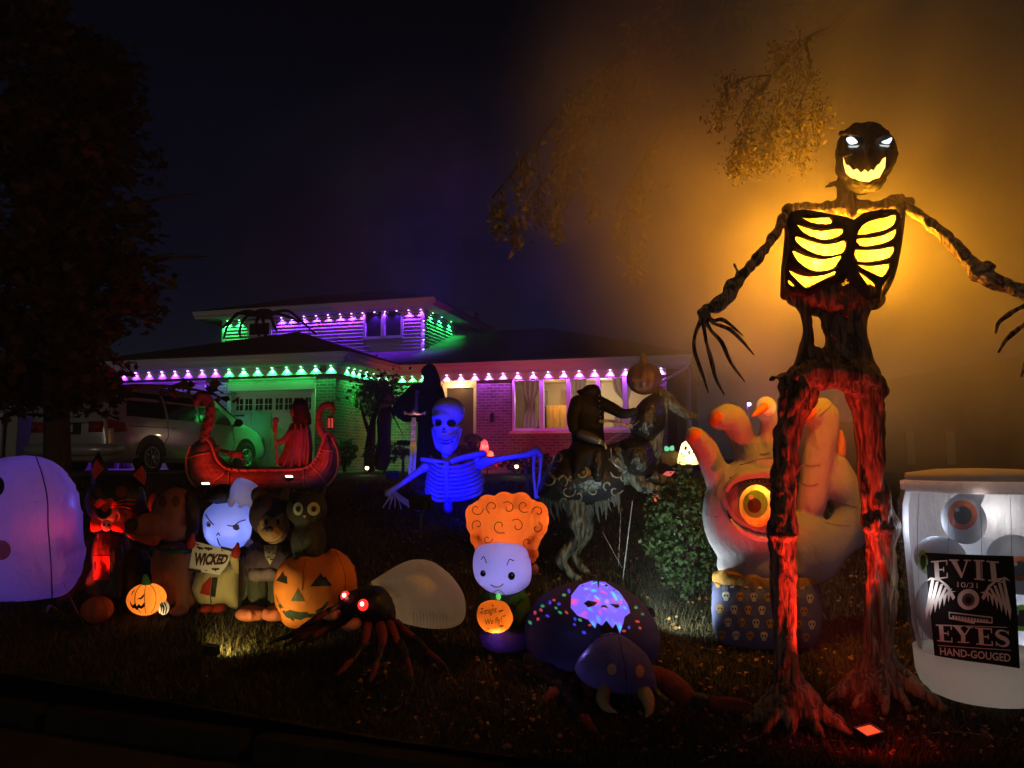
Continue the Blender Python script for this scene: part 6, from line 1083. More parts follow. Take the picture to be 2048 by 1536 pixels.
t.add('under_eye', decal(q((805, 172), (862, 170), (850, 180), (815, 181)), B, .009, 3), lam('under_eye_light', (.6, .65, .55), 1.1)); t.add('under_eye', decal(q((955, 166), (1008, 170), (1000, 178), (965, 175)), B, .009, 3), lam('under_eye_light', (.6, .65, .55), 1.1))
ARM = rootm('arm_root', (.68, .46, .26), (.10, .06, .03), (24, 24, 10))
aL = g((515, 490, 5.02, 9), (440, 620, 4.85, 9), (370, 710, 4.72, 10), (300, 790, 4.62, 11), (262, 850, 4.58, 14), (215, 910, 4.52, 13), (150, 950, 4.48, 13), (105, 970, 4.45, 9)); t.add('arm', vgroove(union([tub(aL, 8)]+wob(aL, 5, .9, .32, 21)+[ell(*G7(255, 850), 4.58, 15, 17, .05), tub(g((262, 740, 4.6, 3), (275, 790, 4.6, 4), (240, 860, 4.58, 5)), 5)], .010, 2), 12), ARM)
aR = g((1095, 465, 5.02, 11), (1200, 545, 4.9, 13), (1310, 640, 4.75, 14), (1400, 740, 4.62, 15), (1440, 790, 4.58, 18), (1540, 830, 4.5, 17), (1650, 880, 4.4, 13), (1730, 920, 4.34, 9)); t.add('arm', vgroove(union([tub(aR, 8)]+wob(aR, 5, .9, .32, 22)+[ell(*G7(1480, 755), 4.55, 16, 12, .05), ell(*G7(1430, 790), 4.58, 14, 14, .06)], .010, 2), 13), ARM)
FIN = rootm('finger_root', (.5, .3, .18), (.04, .02, .012), (30, 30, 8))
for pts in (((115, 975), (160, 1010), (200, 1005), (240, 1030), (300, 1080)), ((118, 985), (165, 1025), (235, 1050), (300, 1110), (352, 1172)), ((118, 1000), (150, 1060), (200, 1115), (245, 1215), (310, 1302)), ((112, 1010), (125, 1110), (150, 1200), (172, 1290), (212, 1365)), ((105, 1000), (72, 1080), (70, 1160), (105, 1260), (135, 1355))):
    n = len(pts); t.add('finger', tub([G7(*p)+(4.45-.02*i, [5.5, 3.4, 4.6, 3.4, 1.6][i]) for i, p in enumerate(pts)], 8), FIN)
t.add('palm', union([ell(*G7(118, 985), 4.45, 13, 12, .04), tub(g((110, 960, 4.45, 7), (120, 1010, 4.45, 10)), 8)], .009, 2), FIN)
for pts in (((1700, 930), (1640, 945), (1580, 980), (1530, 1020), (1516, 1070)), ((1710, 960), (1660, 1020), (1600, 1070), (1560, 1110), (1530, 1162)), ((1740, 980), (1720, 1060), (1690, 1130), (1660, 1210), (1638, 1278))): t.add('finger', tub([G7(*p)+(4.34-.02*i, [7, 4, 5.5, 4, 2][i]) for i, p in enumerate(pts)], 8), FIN)
for x, y, W_ in ((640, 590, 14), (640, 700, 18), (610, 810, 14), (950, 610, 12), (930, 700, 12), (930, 800, 8)): t.light('POINT', P(*G7(x, y), 5.09), (1, .36, .012), W_*2.5, .04)
t.light('POINT', P(1729, 345, 4.60), (1, .35, .03), .5, .04)
for x, y, W_ in ((630, 575, .35), (650, 650, .6), (640, 735, .7), (590, 815, .7), (690, 540, .15), (960, 615, .45), (940, 690, .5), (940, 765, .4), (920, 840, .3)): t.light('POINT', P(*G7(x, y), 4.985), (1, .62, .22), W_*.42, .012)
# ------------------------------------------------------------------ blue lit skeleton bust
Yb = 10.5; q = CR(4.5175, 720, 700); B4 = lambda x, y: cr(x, y, 4.5175, 720, 700)
t = Thing('skeleton', 'giant skeleton bust rising from the lawn lit pure blue with a grinning skull', 'skeleton', gp(895, Yb)); BN = mat('bone_plastic', (.28, .26, .34), .5, spec=.4, bump=(10, .4, .02)); s = Yb/F
sk = union([ell(*B4(800, 560), Yb+.05, 33, 30, .26), ell(*B4(770, 620), Yb-.02, 27, 26, .22), ell(*B4(760, 700), Yb-.1, 21, 22, .12), ell(*B4(782, 790), Yb-.06, 23, 24, .13), ell(*B4(785, 880), Yb-.08, 15, 17, .10), ell(*B4(690, 700), Yb-.12, 7, 5, .05), ell(*B4(860, 705), Yb-.06, 8, 6, .07), tub([B4(660, 610)+(Yb-.16, 3.5), B4(700, 600)+(Yb-.2, 4), B4(745, 625)+(Yb-.2, 3), B4(790, 605)+(Yb-.2, 4), B4(870, 615)+(Yb-.12, 4)], 6), tub([B4(890, 720)+(Yb+.06, 9), B4(870, 800)+(Yb+.02, 8), B4(840, 880)+(Yb-.02, 8), B4(790, 905)+(Yb-.08, 7)], 8), tub([B4(668, 720)+(Yb+.0, 6), B4(688, 800)+(Yb-.04, 7), B4(715, 880)+(Yb-.08, 7), B4(780, 905)+(Yb-.1, 7)], 8)], .014, 3)
for x, y, r, d in ((703, 655, 36, .11), (828, 657, 42, .11), (757, 715, 15, .08), (745, 738, 13, .07), (770, 738, 13, .07), (715, 812, 16, .05), (745, 822, 18, .06), (780, 826, 18, .06), (815, 818, 18, .06), (845, 795, 17, .06), (860, 772, 12, .04)): sk = dent(sk, P(*B4(x, y), Yb-.2), (r*s/4.5, .3, r*.85*s/4.5), d)
for i in range(9): x = 715+i*18; y = 800-10*math.cos((i-4)*.5)+14*abs(i-4)**1.2*-.6; pass
t.add('skull', sk, BN)
SHD = mat('painted_hollow_shade', (.02, .02, .025), .8); Bk = bvh(sk)  # shade of the eye, nose and mouth hollows put into dark decals
for f in (circ(*B4(703, 657), 8.2, 7, 14), circ(*B4(826, 660), 9.5, 7.4, 14)): t.add('eye_socket', decal(f, Bk, .004, 3), SHD)
t.add('nose_hole', decal(q((755, 692), (738, 745), (752, 738), (758, 748), (768, 738), (780, 745)), Bk, .004, 3), SHD)
t.add('mouth_gap', decal(q((705, 795), (740, 815), (790, 815), (835, 800), (858, 755), (862, 790), (840, 835), (800, 855), (750, 855), (718, 835)), Bk, .004, 3), SHD)
tth = [ell(*B4(722+i*16, 785+24*math.sin(i/8*math.pi)-i*2+off), Yb-.25+.004*abs(i-4)**2, 1.7, 2.3, .02, nu=8, nv=6) for i in range(9) for off in (0, 30)]
for g_ in tth: t.add('tooth', g_, BN)
t.add('neck', union([ell(*B4(785, 920+i*22), Yb+.05, 12-i*.5, 3.4, .08) for i in range(6)]+[tub([B4(785, 900)+(Yb+.05, 7), B4(785, 1050)+(Yb+.05, 7)], 8)], .014, 1), BN)
t.add('collarbone', tub([B4(560, 985)+(Yb-.05, 4), B4(650, 1000)+(Yb-.12, 5), B4(770, 1020)+(Yb-.1, 5)], 8), BN); t.add('collarbone', tub([B4(800, 1020)+(Yb-.1, 5), B4(900, 980)+(Yb-.12, 6), B4(1110, 930)+(Yb-.05, 6)], 8), BN)
t.add('shoulder_blade', pil(q((550, 985), (640, 975), (620, 1060), (590, 1110), (555, 1090)), Yb+.08, .07, 4), BN); t.add('shoulder_blade', pil(q((980, 960), (1120, 925), (1125, 950), (1100, 1080), (1060, 1090), (1020, 1030)), Yb+.05, .08, 4), BN)
t.add('breastbone', tub([B4(780, 1030)+(Yb-.2, 6), B4(782, 1150)+(Yb-.22, 5), B4(788, 1280)+(Yb-.2, 5), B4(790, 1380)+(Yb-.16, 4)], 8, flat=.6), BN)
t.add('spine', tub([B4(785, 1050)+(Yb+.18, 8), B4(796, 1440)+(Yb+.18, 9)], 8), BN)
for k in range(9):
    y = 1048+k*37; L_ = 118+k*7-(k > 6)*10; R_ = 225+k*10-(k > 6)*30
    t.add('rib', tub([B4(775, y+12)+(Yb-.2, 3.3), B4(775-L_*.5, y+2+k*1.5)+(Yb-.2, 3.5), B4(775-L_, y-42)+(Yb-.05, 3.4), B4(775-L_-15, y-85)+(Yb+.12, 3)], 7), BN)
    t.add('rib', tub([B4(800, y+14)+(Yb-.2, 3.3), B4(800+R_*.5, y+2)+(Yb-.2, 3.7), B4(800+R_, y-45)+(Yb-.02, 3.5), B4(800+R_+25, y-100)+(Yb+.16, 3)], 7), BN)
t.add('upper_arm', tub([B4(585, 1060)+(Yb, 10), B4(540, 1090)+(Yb, 7), B4(430, 1170)+(Yb-.1, 5.5), B4(300, 1260)+(Yb-.2, 6), B4(255, 1295)+(Yb-.2, 8)], 8), BN)
for o in (0, 18): t.add('forearm', tub([B4(290+o, 1290)+(Yb-.2, 5), B4(370+o, 1360-o)+(Yb-.3, 3.2), B4(480+o, 1430-o)+(Yb-.35, 3.6), B4(560+o, 1440)+(Yb-.3, 4)], 7), BN)
for i in range(4): t.add('finger', tub([B4(290, 1300)+(Yb-.2, 3), B4(255+i*30, 1350)+(Yb-.25, 2), B4(205+i*55, 1425+(i % 2)*12)+(Yb-.3, 1.2)], 6), BN)
t.add('upper_arm', tub([B4(1080, 1040)+(Yb, 9), B4(1130, 1010)+(Yb-.05, 11), B4(1250, 985)+(Yb-.1, 6), B4(1400, 960)+(Yb-.15, 5.5), B4(1500, 945)+(Yb-.15, 7), B4(1590, 915)+(Yb-.15, 9)], 8), BN)
t.add('elbow', union([ell(*B4(1600, 915), Yb-.15, 9, 8, .06), ell(*B4(1630, 945), Yb-.15, 6, 7, .05)], .014, 2), BN)
for o, b in ((1575, 1590), (1635, 1605)): t.add('forearm', tub([B4(o, 960)+(Yb-.15, 4.5), B4(o-8, 1100)+(Yb-.15, 3), B4(b, 1330)+(Yb-.15, 3.6)], 7), BN)
for i in range(12): t.add('chain_link', tubw([tuple(P(*B4(1500+i*2.2+5*math.cos(a), 975+i*30+12*math.sin(a)), Yb-.15))+(.006,) for a in np.linspace(0, 2*math.pi, 9)], 5, 1), METAL)
# ------------------------------------------------------------------ hooded reaper, robed figure and sword
CLO = mat('black_cloth', (.006, .006, .007), .95, spec=.1, bump=(3, .9, .1), stretch=(3, 3, .5)); Yr = 13.6
t = Thing('reaper', 'huge black hooded reaper with one arm spread standing before the front door', 'figure', gp(855, Yr))
t.add('robe', pil(arc(q((545, 300), (480, 305), (400, 380), (300, 500), (305, 580), (380, 640), (440, 655), (520, 650), (512, 900), (520, 1170), (720, 1170), (745, 950), (765, 620), (772, 440), (740, 330), (700, 290), (620, 280)), 2), Yr, .38, 7), CLO)
t.add('hood', pil(arc(q((548, 200), (575, 150), (630, 122), (680, 148), (712, 230), (735, 320), (700, 360), (600, 350), (560, 290), (575, 245)), 2), Yr-.1, .3, 5), CLO)
for x in (560, 610, 660, 710): t.add('robe_fold', tub([B4(x, 400)+(Yr-.33, 4), B4(x+8, 700)+(Yr-.32, 4.5), B4(x+3, 1120)+(Yr-.22, 5)], 7), CLO)
t = Thing('robed_figure', 'slim dark robed figure with a thin sword beside the leafy tree', 'figure', gp(770, 15.8))
t.add('robe', pil(arc(q((215, 490), (260, 490), (290, 560), (280, 700), (275, 960), (240, 1080), (140, 1075), (135, 950), (160, 800), (150, 640), (180, 540)), 2), 15.8, .25, 5), mat('grey_cloth', (.05, .04, .045), .9, bump=(5, .8, .06), stretch=(3, 3, .5)))
t.add('head', union([ell(*B4(258, 430), 15.8, 5, 8, .09), ell(*B4(235, 500), 15.75, 13, 6, .12)], .02, 2), mat('mask_skin', (.2, .12, .1), .7)); t.add('arm', tub([B4(270, 520)+(15.7, 4), B4(300, 580)+(15.6, 3), B4(305, 610)+(15.5, 3)], 7), CLO)
STEEL = mat('sword_steel', (.5, .5, .5), .3, metal=.9); t.add('sword', tub([B4(300, 600)+(15.4, 1.6), B4(400, 790)+(15.2, .7)], 5, 1, flat=.4), STEEL)
Yz = 11.8; GOLD = mat('brass_gold', (.62, .36, .11), .35, metal=.7, var=(25, .4), bump=(40, .6, .01)); t = Thing('sword', 'upright ornate sword with golden hilt and pale blade standing before the reaper', 'sword', gp(823, Yz)); q2 = q
t.add('blade', slab(q((455, 880), (513, 878), (502, 1040), (500, 1100), (460, 1180), (436, 1180), (440, 1060), (447, 960)), Yz, .03), mat('pale_blade', (.6, .55, .45), .3, metal=.5, bump=(20, .4, .01)), smooth=False)
t.add('blade_inlay', slab(q((468, 610), (505, 610), (500, 780), (507, 880), (480, 900), (452, 880), (462, 780)), Yz-.012, .04), GOLD, smooth=False); t.add('blade_inlay', slab(q((472, 900), (490, 900), (478, 1080), (455, 1130)), Yz-.022, .012), GOLD, smooth=False)
t.add('guard', union([tub([B4(405, 560)+(Yz, 2.5), B4(440, 578)+(Yz, 3), B4(490, 570)+(Yz, 5), B4(550, 578)+(Yz, 3), B4(588, 562)+(Yz, 2.5)], 8), ell(*B4(405, 572), Yz, 2, 4), ell(*B4(586, 575), Yz, 2, 4), ell(*B4(492, 560), Yz, 7, 6)], .008, 1), GOLD)
t.add('grip', tub([B4(505, 545)+(Yz, 4), B4(508, 470)+(Yz, 3), B4(512, 400)+(Yz, 3.3)], 8), mat('dark_grip', (.05, .03, .04), .5)); t.add('pommel', ell(*B4(514, 378), Yz, 5, 5.5, .035), mat('dark_pommel', (.09, .05, .06), .4, metal=.6))
t.light('SPOT', P(835, 985, 10.9), (1, .68, .32), 26, .04, to=P(822, 860, Yz), ang=26)
# ------------------------------------------------------------------ ferryman's boat
Yo_ = 13.0; C3 = lambda x, y: cr(x, y, 3.6577, 200, 540); t = Thing('boat', 'red lit wooden boat with skull prow and curled stern on the lawn', 'boat', gp(525, Yo_))
WDR = mat('boat_wood', (.17, .07, .05), .6, var=(6, .35), bump=(14, .5, .02), stretch=(1, 1, 6)); RIMW = mat('boat_trim', (.34, .15, .1), .5)
ho = [(403, 877), (384, 890), (374, 915), (375, 948), (388, 973), (415, 987), (460, 990), (540, 988), (620, 984), (655, 970), (673, 940), (675, 910), (664, 880), (652, 868), (644, 888), (634, 915), (606, 938), (458, 940), (432, 918), (425, 892), (418, 878)]
hl = pil(ho, Yo_, .22, 6, back=.3); B = bvh(hl); t.add('hull_side', hl, WDR)
far = slab([(x+6, y-5) for x, y in ho], Yo_+.75, .05); t.add('hull_side', far, WDR, smooth=False)
t.add('deck', (A([tuple(P(430, 955, Yo_)), tuple(P(640, 955, Yo_)), tuple(P(640, 950, Yo_+.75)), tuple(P(430, 950, Yo_+.75))]), [(0, 1, 2, 3)]), WDR, smooth=False)
rimL = [(406, 872), (420, 885), (428, 905), (436, 922), (460, 939), (530, 941), (606, 938), (632, 918), (644, 890), (652, 868)]
t.add('rim', tub([(x, y, Yo_-.06, 3.2) for x, y in rimL], 8), RIMW); t.add('rim', tub([(x+6, y-5, Yo_+.75, 2.4) for x, y in rimL], 6), RIMW)
for i in range(34):
    w_ = smooth_path([A(p) for p in rimL], 4)[min(36, 1+i)]; t.add('rim_braid', tubw([tuple(P(w_[0]-1.5, w_[1]-2, Yo_-.12))+(.011,), tuple(P(w_[0]+1.5, w_[1]+3, Yo_-.12))+(.011,)], 5, 1), RIMW)
for k in ([(380, 893), (372, 920), (376, 952), (392, 975), (415, 986)], [(664, 876), (676, 908), (674, 942), (656, 970), (630, 982)]): t.add('edge_strake', tub([(x, y, Yo_-.05, 2.2) for x, y in k], 6), RIMW)
t.add('frame_rib', [line([(458, 942), (457, 965), (460, 988)], B, 3, .02)], RIMW); t.add('frame_rib', line([(606, 940), (607, 960), (606, 985)], B, 3, .02), RIMW); t.add('frame_rib', line([(420, 905), (395, 910), (376, 916)], B, 3, .02), RIMW); t.add('frame_rib', line([(450, 945), (430, 962), (412, 984)], B, 3, .02), RIMW); t.add('frame_rib', line([(622, 932), (640, 950), (652, 968)], B, 3, .02), RIMW); t.add('frame_rib', line([(642, 900), (660, 902), (674, 905)], B, 3, .02), RIMW)
for f in (.2, .4, .6, .8):
    t.add('plank', line([(460, 942+f*44), (530, 943+f*44), (606, 941+f*43)], B, 1.4, .006), WDR); t.add('plank', line([(430-f*50, 905+f*8), (432-f*52, 925+f*14), (445-f*40, 945+f*30)], B, 1.4, .006), WDR); t.add('plank', line([(640+f*32, 905), (634+f*34, 925+f*10), (618+f*36, 940+f*26)], B, 1.4, .006), WDR)
t.add('prow', union([tub([C3(760, 1230)+(Yo_, 9), C3(790, 1130)+(Yo_, 11), C3(812, 1040)+(Yo_, 10), C3(790, 960)+(Yo_, 11), C3(750, 915)+(Yo_, 11), C3(700, 930)+(Yo_, 7)], 10), ell(*C3(705, 960), Yo_-.05, 7, 10, .06), ell(*C3(700, 990), Yo_-.05, 4, 5, .04)]+[ell(*C3(810-(i % 2)*18-max(0, i-3)*9, 1010+i*34), Yo_-.08, 6, 6, .04) for i in range(8)], .02, 2), WDR)
t.add('stern_post', union([tub([C3(1655, 1240)+(Yo_, 7), C3(1610, 1160)+(Yo_, 8), C3(1600, 1070)+(Yo_, 7), C3(1625, 1005)+(Yo_, 7), C3(1670, 985)+(Yo_, 7), C3(1705, 1005)+(Yo_, 6), C3(1700, 1045)+(Yo_, 4)], 10), tub([C3(1690, 990)+(Yo_, 4), C3(1712, 960)+(Yo_, 2)], 6)], .018, 2), WDR)
lt_ = t.add('lantern', [b6(*(P(*C3(1685+a, 1100), Yo_).x for a in (-18, 22)), Yo_-.06, Yo_+.06, P(*C3(1685, 1155), Yo_).z, P(*C3(1685, 1085), Yo_).z)], lam('lantern_red', (1, .08, .05), .5), smooth=False)
t.add('lantern_frame', [tub([C3(1685+a, 1080)+(Yo_-.07, .9), C3(1685+a, 1158)+(Yo_-.07, .9)], 5, 1) for a in (-20, 2, 24)]+[ell(*C3(1687, 1078), Yo_, 7, 2.2, .07), ell(*C3(1687, 1160), Yo_, 7, 1.8, .07), tub([C3(1690, 1045)+(Yo_, .6), C3(1687, 1078)+(Yo_, .6)], 5, 1)], IRON, lt_)
t = Thing('ferryman', 'hooded ferryman in a pale robe seated in the boat holding a skull topped staff', 'figure', P(595, 935, Yo_+.3)); Yf = Yo_+.3; ROB = mat('robe_cloth', (.18, .08, .065), .85, bump=(6, .9, .06), stretch=(3, 3, .7))
t.add('robe', union([pil(arc([C3(*p) for p in ((1395, 1120), (1500, 1120), (1545, 1180), (1550, 1420), (1430, 1440), (1290, 1430), (1340, 1320), (1370, 1200))], 2), Yf, .22, 5)], .02, 2), ROB); t.add('hood', union([pil(arc([C3(*p) for p in ((1400, 1000), (1430, 950), (1500, 940), (1530, 1020), (1548, 1130), (1470, 1140), (1410, 1120))], 2), Yf-.02, .18, 5), tub([C3(1435, 965)+(Yf, 5), C3(1425, 938)+(Yf, 2)], 6)], .018, 2), mat('dark_hood', (.025, .015, .013), .9, bump=(6, .8, .05)))
for k_ in ([(1430, 1130), (1420, 1250), (1400, 1430)], [(1470, 1130), (1480, 1270), (1460, 1435)], [(1510, 1140), (1525, 1280), (1515, 1430)], [(1400, 1300), (1370, 1370), (1340, 1430)]): t.add('robe_fold', tub([C3(*p)+(Yf-.21, 1.8+i*.5) for i, p in enumerate(k_)], 7), ROB)
t.add('face', ell(*C3(1412, 1040), Yf-.08, 6, 9, .07), ROB); t.add('arm', tub([C3(1400, 1180)+(Yf-.2, 7), C3(1340, 1250)+(Yf-.3, 6), C3(1292, 1255)+(Yf-.35, 3.5)], 8), ROB); t.add('hand', union([ell(*C3(1290, 1262), Yf-.36, 4, 4, .04), tub([C3(1285, 1280)+(Yf-.36, 1.2), C3(1305, 1290)+(Yf-.36, 1.2)], 5)], .008, 1), BONE)
t = Thing('staff', 'staff topped with a skull held upright by the ferryman', 'staff', P(555, 930, Yf-.36)); t.add('shaft', tub([C3(1290, 1110)+(Yf-.36, 2.2), C3(1285, 1250)+(Yf-.36, 2.2), C3(1300, 1425)+(Yf-.36, 2.5)], 7), WDR); t.add('skull', union([ell(*C3(1288, 1098), Yf-.36, 6.5, 6, .06), ell(*C3(1283, 1118), Yf-.38, 4, 4, .04), tub([C3(1275, 1130)+(Yf-.36, 3), C3(1275, 1180)+(Yf-.36, 3.5)], 7)], .012, 1), ROB)
t = Thing('crouching_skeleton', 'small skeleton crouching in the bow of the boat', 'skeleton', P(470, 935, Yo_+.25)); t.add('body', union([ell(*C3(1010, 1350), Yo_+.25, 11, 8, .1), tub([C3(860, 1310)+(Yo_+.25, 3), C3(930, 1330)+(Yo_+.25, 4), C3(1010, 1340)+(Yo_+.25, 5)], 7), tub([C3(1030, 1370)+(Yo_+.25, 3), C3(1045, 1400)+(Yo_+.25, 2.5), C3(1050, 1440)+(Yo_+.25, 2)], 6), tub([C3(930, 1340)+(Yo_+.2, 2.5), C3(960, 1370)+(Yo_+.2, 2.2), C3(950, 1410)+(Yo_+.2, 2)], 6)], .014, 1), ROB); t.add('skull', union([ell(*C3(858, 1305), Yo_+.2, 7, 7, .07), ell(*C3(848, 1322), Yo_+.16, 4, 4, .04)], .012, 1), BONE)
for i in range(5): t.add('rib', tub([C3(880+i*16, 1320+i*3)+(Yo_+.18, 1.1), C3(885+i*16, 1345+i*3)+(Yo_+.14, 1.1), C3(895+i*16, 1355+i*3)+(Yo_+.2, 1)], 5), ROB)
# ------------------------------------------------------------------ headless rider and horse
Yx = 7.7; E8 = lambda x, y: cr(x, y, 2.845, 1040, 700); e8 = lambda *p: [E8(x, y)+(Y, r) for x, y, Y, r in p]; q = CR(2.845, 1040, 700)
t = Thing('skeletal_horse', 'rearing skeletal horse in a scroll patterned cloth with one foreleg raised', 'horse', gp(1170, Yx)); HS = rootm('sinew_skin', (.17, .19, .16), (.012, .013, .012), (16, 16, 5))
bdy = union([tub(e8((250, 720, Yx, 40), (360, 690, Yx, 46), (520, 660, Yx, 44), (650, 620, Yx, 44), (720, 540, Yx, 36)), 14), tub(e8((700, 560, Yx, 36), (750, 420, Yx, 28), (800, 280, Yx, 20)), 12),
    tub(e8((790, 235, Yx, 13), (850, 290, Yx-.02, 13), (920, 345, Yx-.03, 9), (985, 375, Yx-.03, 7), (1010, 365, Yx-.03, 5)), 10), tub(e8((830, 290, Yx, 8), (900, 360, Yx-.02, 5), (980, 395, Yx-.02, 4), (1000, 390, Yx-.02, 3)), 8), tub(e8((800, 240, Yx-.08, 4), (795, 205, Yx-.08, 2)), 6), tub(e8((800, 240, Yx+.08, 4), (808, 208, Yx+.08, 2)), 6),
    tub(e8((300, 830, Yx-.12, 32), (320, 960, Yx-.14, 22), (335, 1060, Yx-.14, 14), (280, 1130, Yx-.12, 13), (235, 1195, Yx-.1, 12), (275, 1250, Yx-.12, 8), (325, 1305, Yx-.15, 9)), 12), tub(e8((340, 850, Yx+.1, 28), (370, 960, Yx+.12, 18), (370, 1060, Yx+.12, 12), (310, 1150, Yx+.1, 11), (320, 1200, Yx+.1, 9), (365, 1250, Yx+.08, 7), (415, 1300, Yx+.05, 8)), 12)], .017, 3)
bdy = dent(bdy, P(*E8(850, 285), Yx-.12), (.03, .06, .025), .05); B = bvh(bdy); t.add('body', vgroove(bdy, 30), HS)
t.add('foreleg', vgroove(union([tub(e8((650, 700, Yx-.15, 18), (690, 775, Yx-.22, 13), (770, 790, Yx-.25, 9), (845, 815, Yx-.28, 9), (870, 890, Yx-.28, 6), (893, 975, Yx-.28, 6), (880, 1010, Yx-.28, 8)), 10)], .012, 2), 31), HS); t.add('foreleg', vgroove(union([tub(e8((700, 690, Yx+.1, 16), (800, 740, Yx+.1, 10), (880, 760, Yx+.1, 9), (905, 860, Yx+.1, 6), (920, 950, Yx+.1, 7)), 10)], .012, 2), 32), HS)
t.add('hoof', lathe(tuple(P(*E8(892, 1030), Yx-.28)-Vector((0, 0, .07))), [(.05, 0), (.075, .0), (.05, .09), (.035, .11)], 14), IRON)
for px, py in ((333, 1318), (425, 1308)): t.add('hoof', lathe(tuple(P(*E8(px, py), Yx-.1)-Vector((0, 0, .04))), [(.05, 0), (.07, 0), (.045, .08)], 14), IRON)
for i in range(7): t.add('tooth', ell(*E8(962+i*6, 381+i*1.2-(i > 4)*4), Yx-.06, 1.1, 1.6, .008, nu=8, nv=6), BONE)
SATIN = mat('dark_satin', (.018, .02, .028), .35, spec=.6, bump=(7, .8, .05)); SILV = mat('silver_scroll', (.2, .21, .17), .5, spec=.5)
cl = pil(arc(q((220, 575), (300, 560), (420, 560), (560, 640), (600, 700), (590, 800), (500, 870), (400, 895), (310, 900), (200, 875), (100, 830), (120, 740), (170, 650)), 2), Yx-.05, .36, 7, sm=5); B = bvh(cl); co_ = t.add('horse_cloth', cl, SATIN)
def scroll(cx, cy, s, a0, tw=1, n=9, w=4):
    cx, cy = E8(cx, cy); s /= 2.845; pts = [(cx+s*(1-k/n*.75)*math.cos(a0+tw*k*.5), cy+s*(1-k/n*.75)*math.sin(a0+tw*k*.5)) for k in range(n)]; return line(pts, B, w, .006)
for cx, cy, s, a, w_ in ((200, 690, 50, .5, 1), (170, 730, 45, 2.5, -1), (210, 620, 40, 4, 1), (235, 740, 40, 1, -1), (150, 700, 30, 3, 1), (270, 800, 45, 0, 1), (330, 830, 30, 2, -1), (345, 700, 45, 5, 1), (330, 640, 30, 1, 1), (560, 690, 45, 3, -1), (590, 720, 35, 0, 1), (500, 770, 30, 2, 1), (420, 800, 35, 4, -1), (540, 800, 30, 1, 1), (250, 860, 22, 3, 1)): t.add('scroll_print', scroll(cx, cy, s, a, w_), SILV, co_)
t.add('hem', line(q((105, 835), (200, 878), (310, 900), (400, 893), (500, 868), (585, 800)), B, 2.5, .006), SILV, co_)
RAG = mat('ragged_cloth', (.07, .075, .075), .9, bump=(20, .6, .02), stretch=(4, 4, .6))
for i in range(26):
    x = 118+i*17.5; y0 = 838+min(1, i/9)*50-max(0, i-16)*9; L_ = rng.uniform(60, 125); cx = E8(x, y0)[0]; t.add('fringe_strip', tub([E8(x, y0)+(Yx-.12-.1*math.sin(i/25*math.pi), 4.2), E8(x+rng.normal(6, 6), y0+L_*.5)+(Yx-.12, 3.4), E8(x+rng.normal(12, 8), y0+L_)+(Yx-.1, .8)], 5, 2, flat=.3), RAG)
t.add('chest_cape', pil(arc(q((640, 360), (700, 280), (780, 245), (820, 300), (830, 420), (790, 480), (740, 525), (660, 500), (620, 440)), 2), Yx-.12, .25, 6), mat('black_leather', (.010, .0095, .009), .3, spec=.7, bump=(14, 1, .05)))
t.add('chest_skirt', pil(arc(q((560, 520), (700, 500), (760, 540), (780, 680), (700, 740), (600, 700)), 2), Yx-.1, .28, 7), mat('black_leather', (.02, .019, .018)))
t.add('rein', tub(e8((470, 535, Yx-.35, 1), (560, 480, Yx-.38, 1), (660, 420, Yx-.35, 1), (800, 300, Yx-.2, 1), (930, 370, Yx-.1, 1)), 5), mat('rein_leather', (.12, .1, .09), .5))
t.add('stirrup', tub(e8((515, 560, Yx-.42, 2), (530, 640, Yx-.42, 2), (580, 675, Yx-.4, 2), (600, 680, Yx-.38, 2)), 7), mat('dull_steel', (.2, .2, .2), .35, metal=.8))
t.add('support_pole', tub(e8((640, 860, Yx-.1, 1.3), (610, 1100, Yx-.1, 1.3), (575, 1385, Yx-.1, 1.3)), 6, 1), mat('pole_steel', (.35, .35, .35), .4, metal=.6)); t.add('guy_wire', tub(e8((470, 1035, Yx, .5), (580, 1240, Yx, .5)), 4, 1), mat('pole_steel', (.35, .35, .35))); t.add('guy_wire', tub(e8((575, 900, Yx, .4), (560, 1230, Yx, .4)), 4, 1), mat('pole_steel', (.35, .35, .35)))
t = Thing('headless_rider', 'headless rider in a black coat with high collar and silver cuff astride the horse', 'figure', P(1180, 900, Yx)); COAT = mat('black_coat', (.005, .0045, .0045), .7, spec=.25, bump=(5, .9, .05))
t.add('coat', union([tub(e8((390, 560, Yx, 34), (385, 450, Yx, 32), (390, 340, Yx, 32), (400, 285, Yx, 26)), 14), tub(e8((450, 300, Yx-.1, 15), (520, 330, Yx-.2, 13), (590, 365, Yx-.3, 11), (650, 350, Yx-.35, 9)), 10), tub(e8((330, 300, Yx-.1, 17), (300, 380, Yx-.18, 13), (305, 450, Yx-.25, 11)), 10), tub(e8((400, 560, Yx-.2, 20), (440, 620, Yx-.35, 18), (440, 720, Yx-.38, 13)), 10), pil(arc(q((300, 520), (470, 520), (560, 600), (440, 640), (330, 800), (240, 860), (260, 640)), 2), Yx-.2, .25, 7)], .02, 3), COAT)
t.add('collar', union([pil(arc(q((315, 228), (350, 222), (375, 200), (410, 193), (445, 200), (462, 235), (458, 262), (420, 280), (380, 262), (340, 262)), 2), Yx, .14, 4)], .016, 2), COAT)
t.add('gauntlet', tub(e8((345, 480, Yx-.3, 10), (400, 500, Yx-.34, 10), (452, 520, Yx-.38, 7)), 12), mat('dull_steel', (.2, .2, .2))); t.add('boot', tub(e8((440, 600, Yx-.4, 11), (445, 660, Yx-.42, 9), (440, 700, Yx-.42, 9)), 10), mat('black_leather', (.02, .019, .018)))
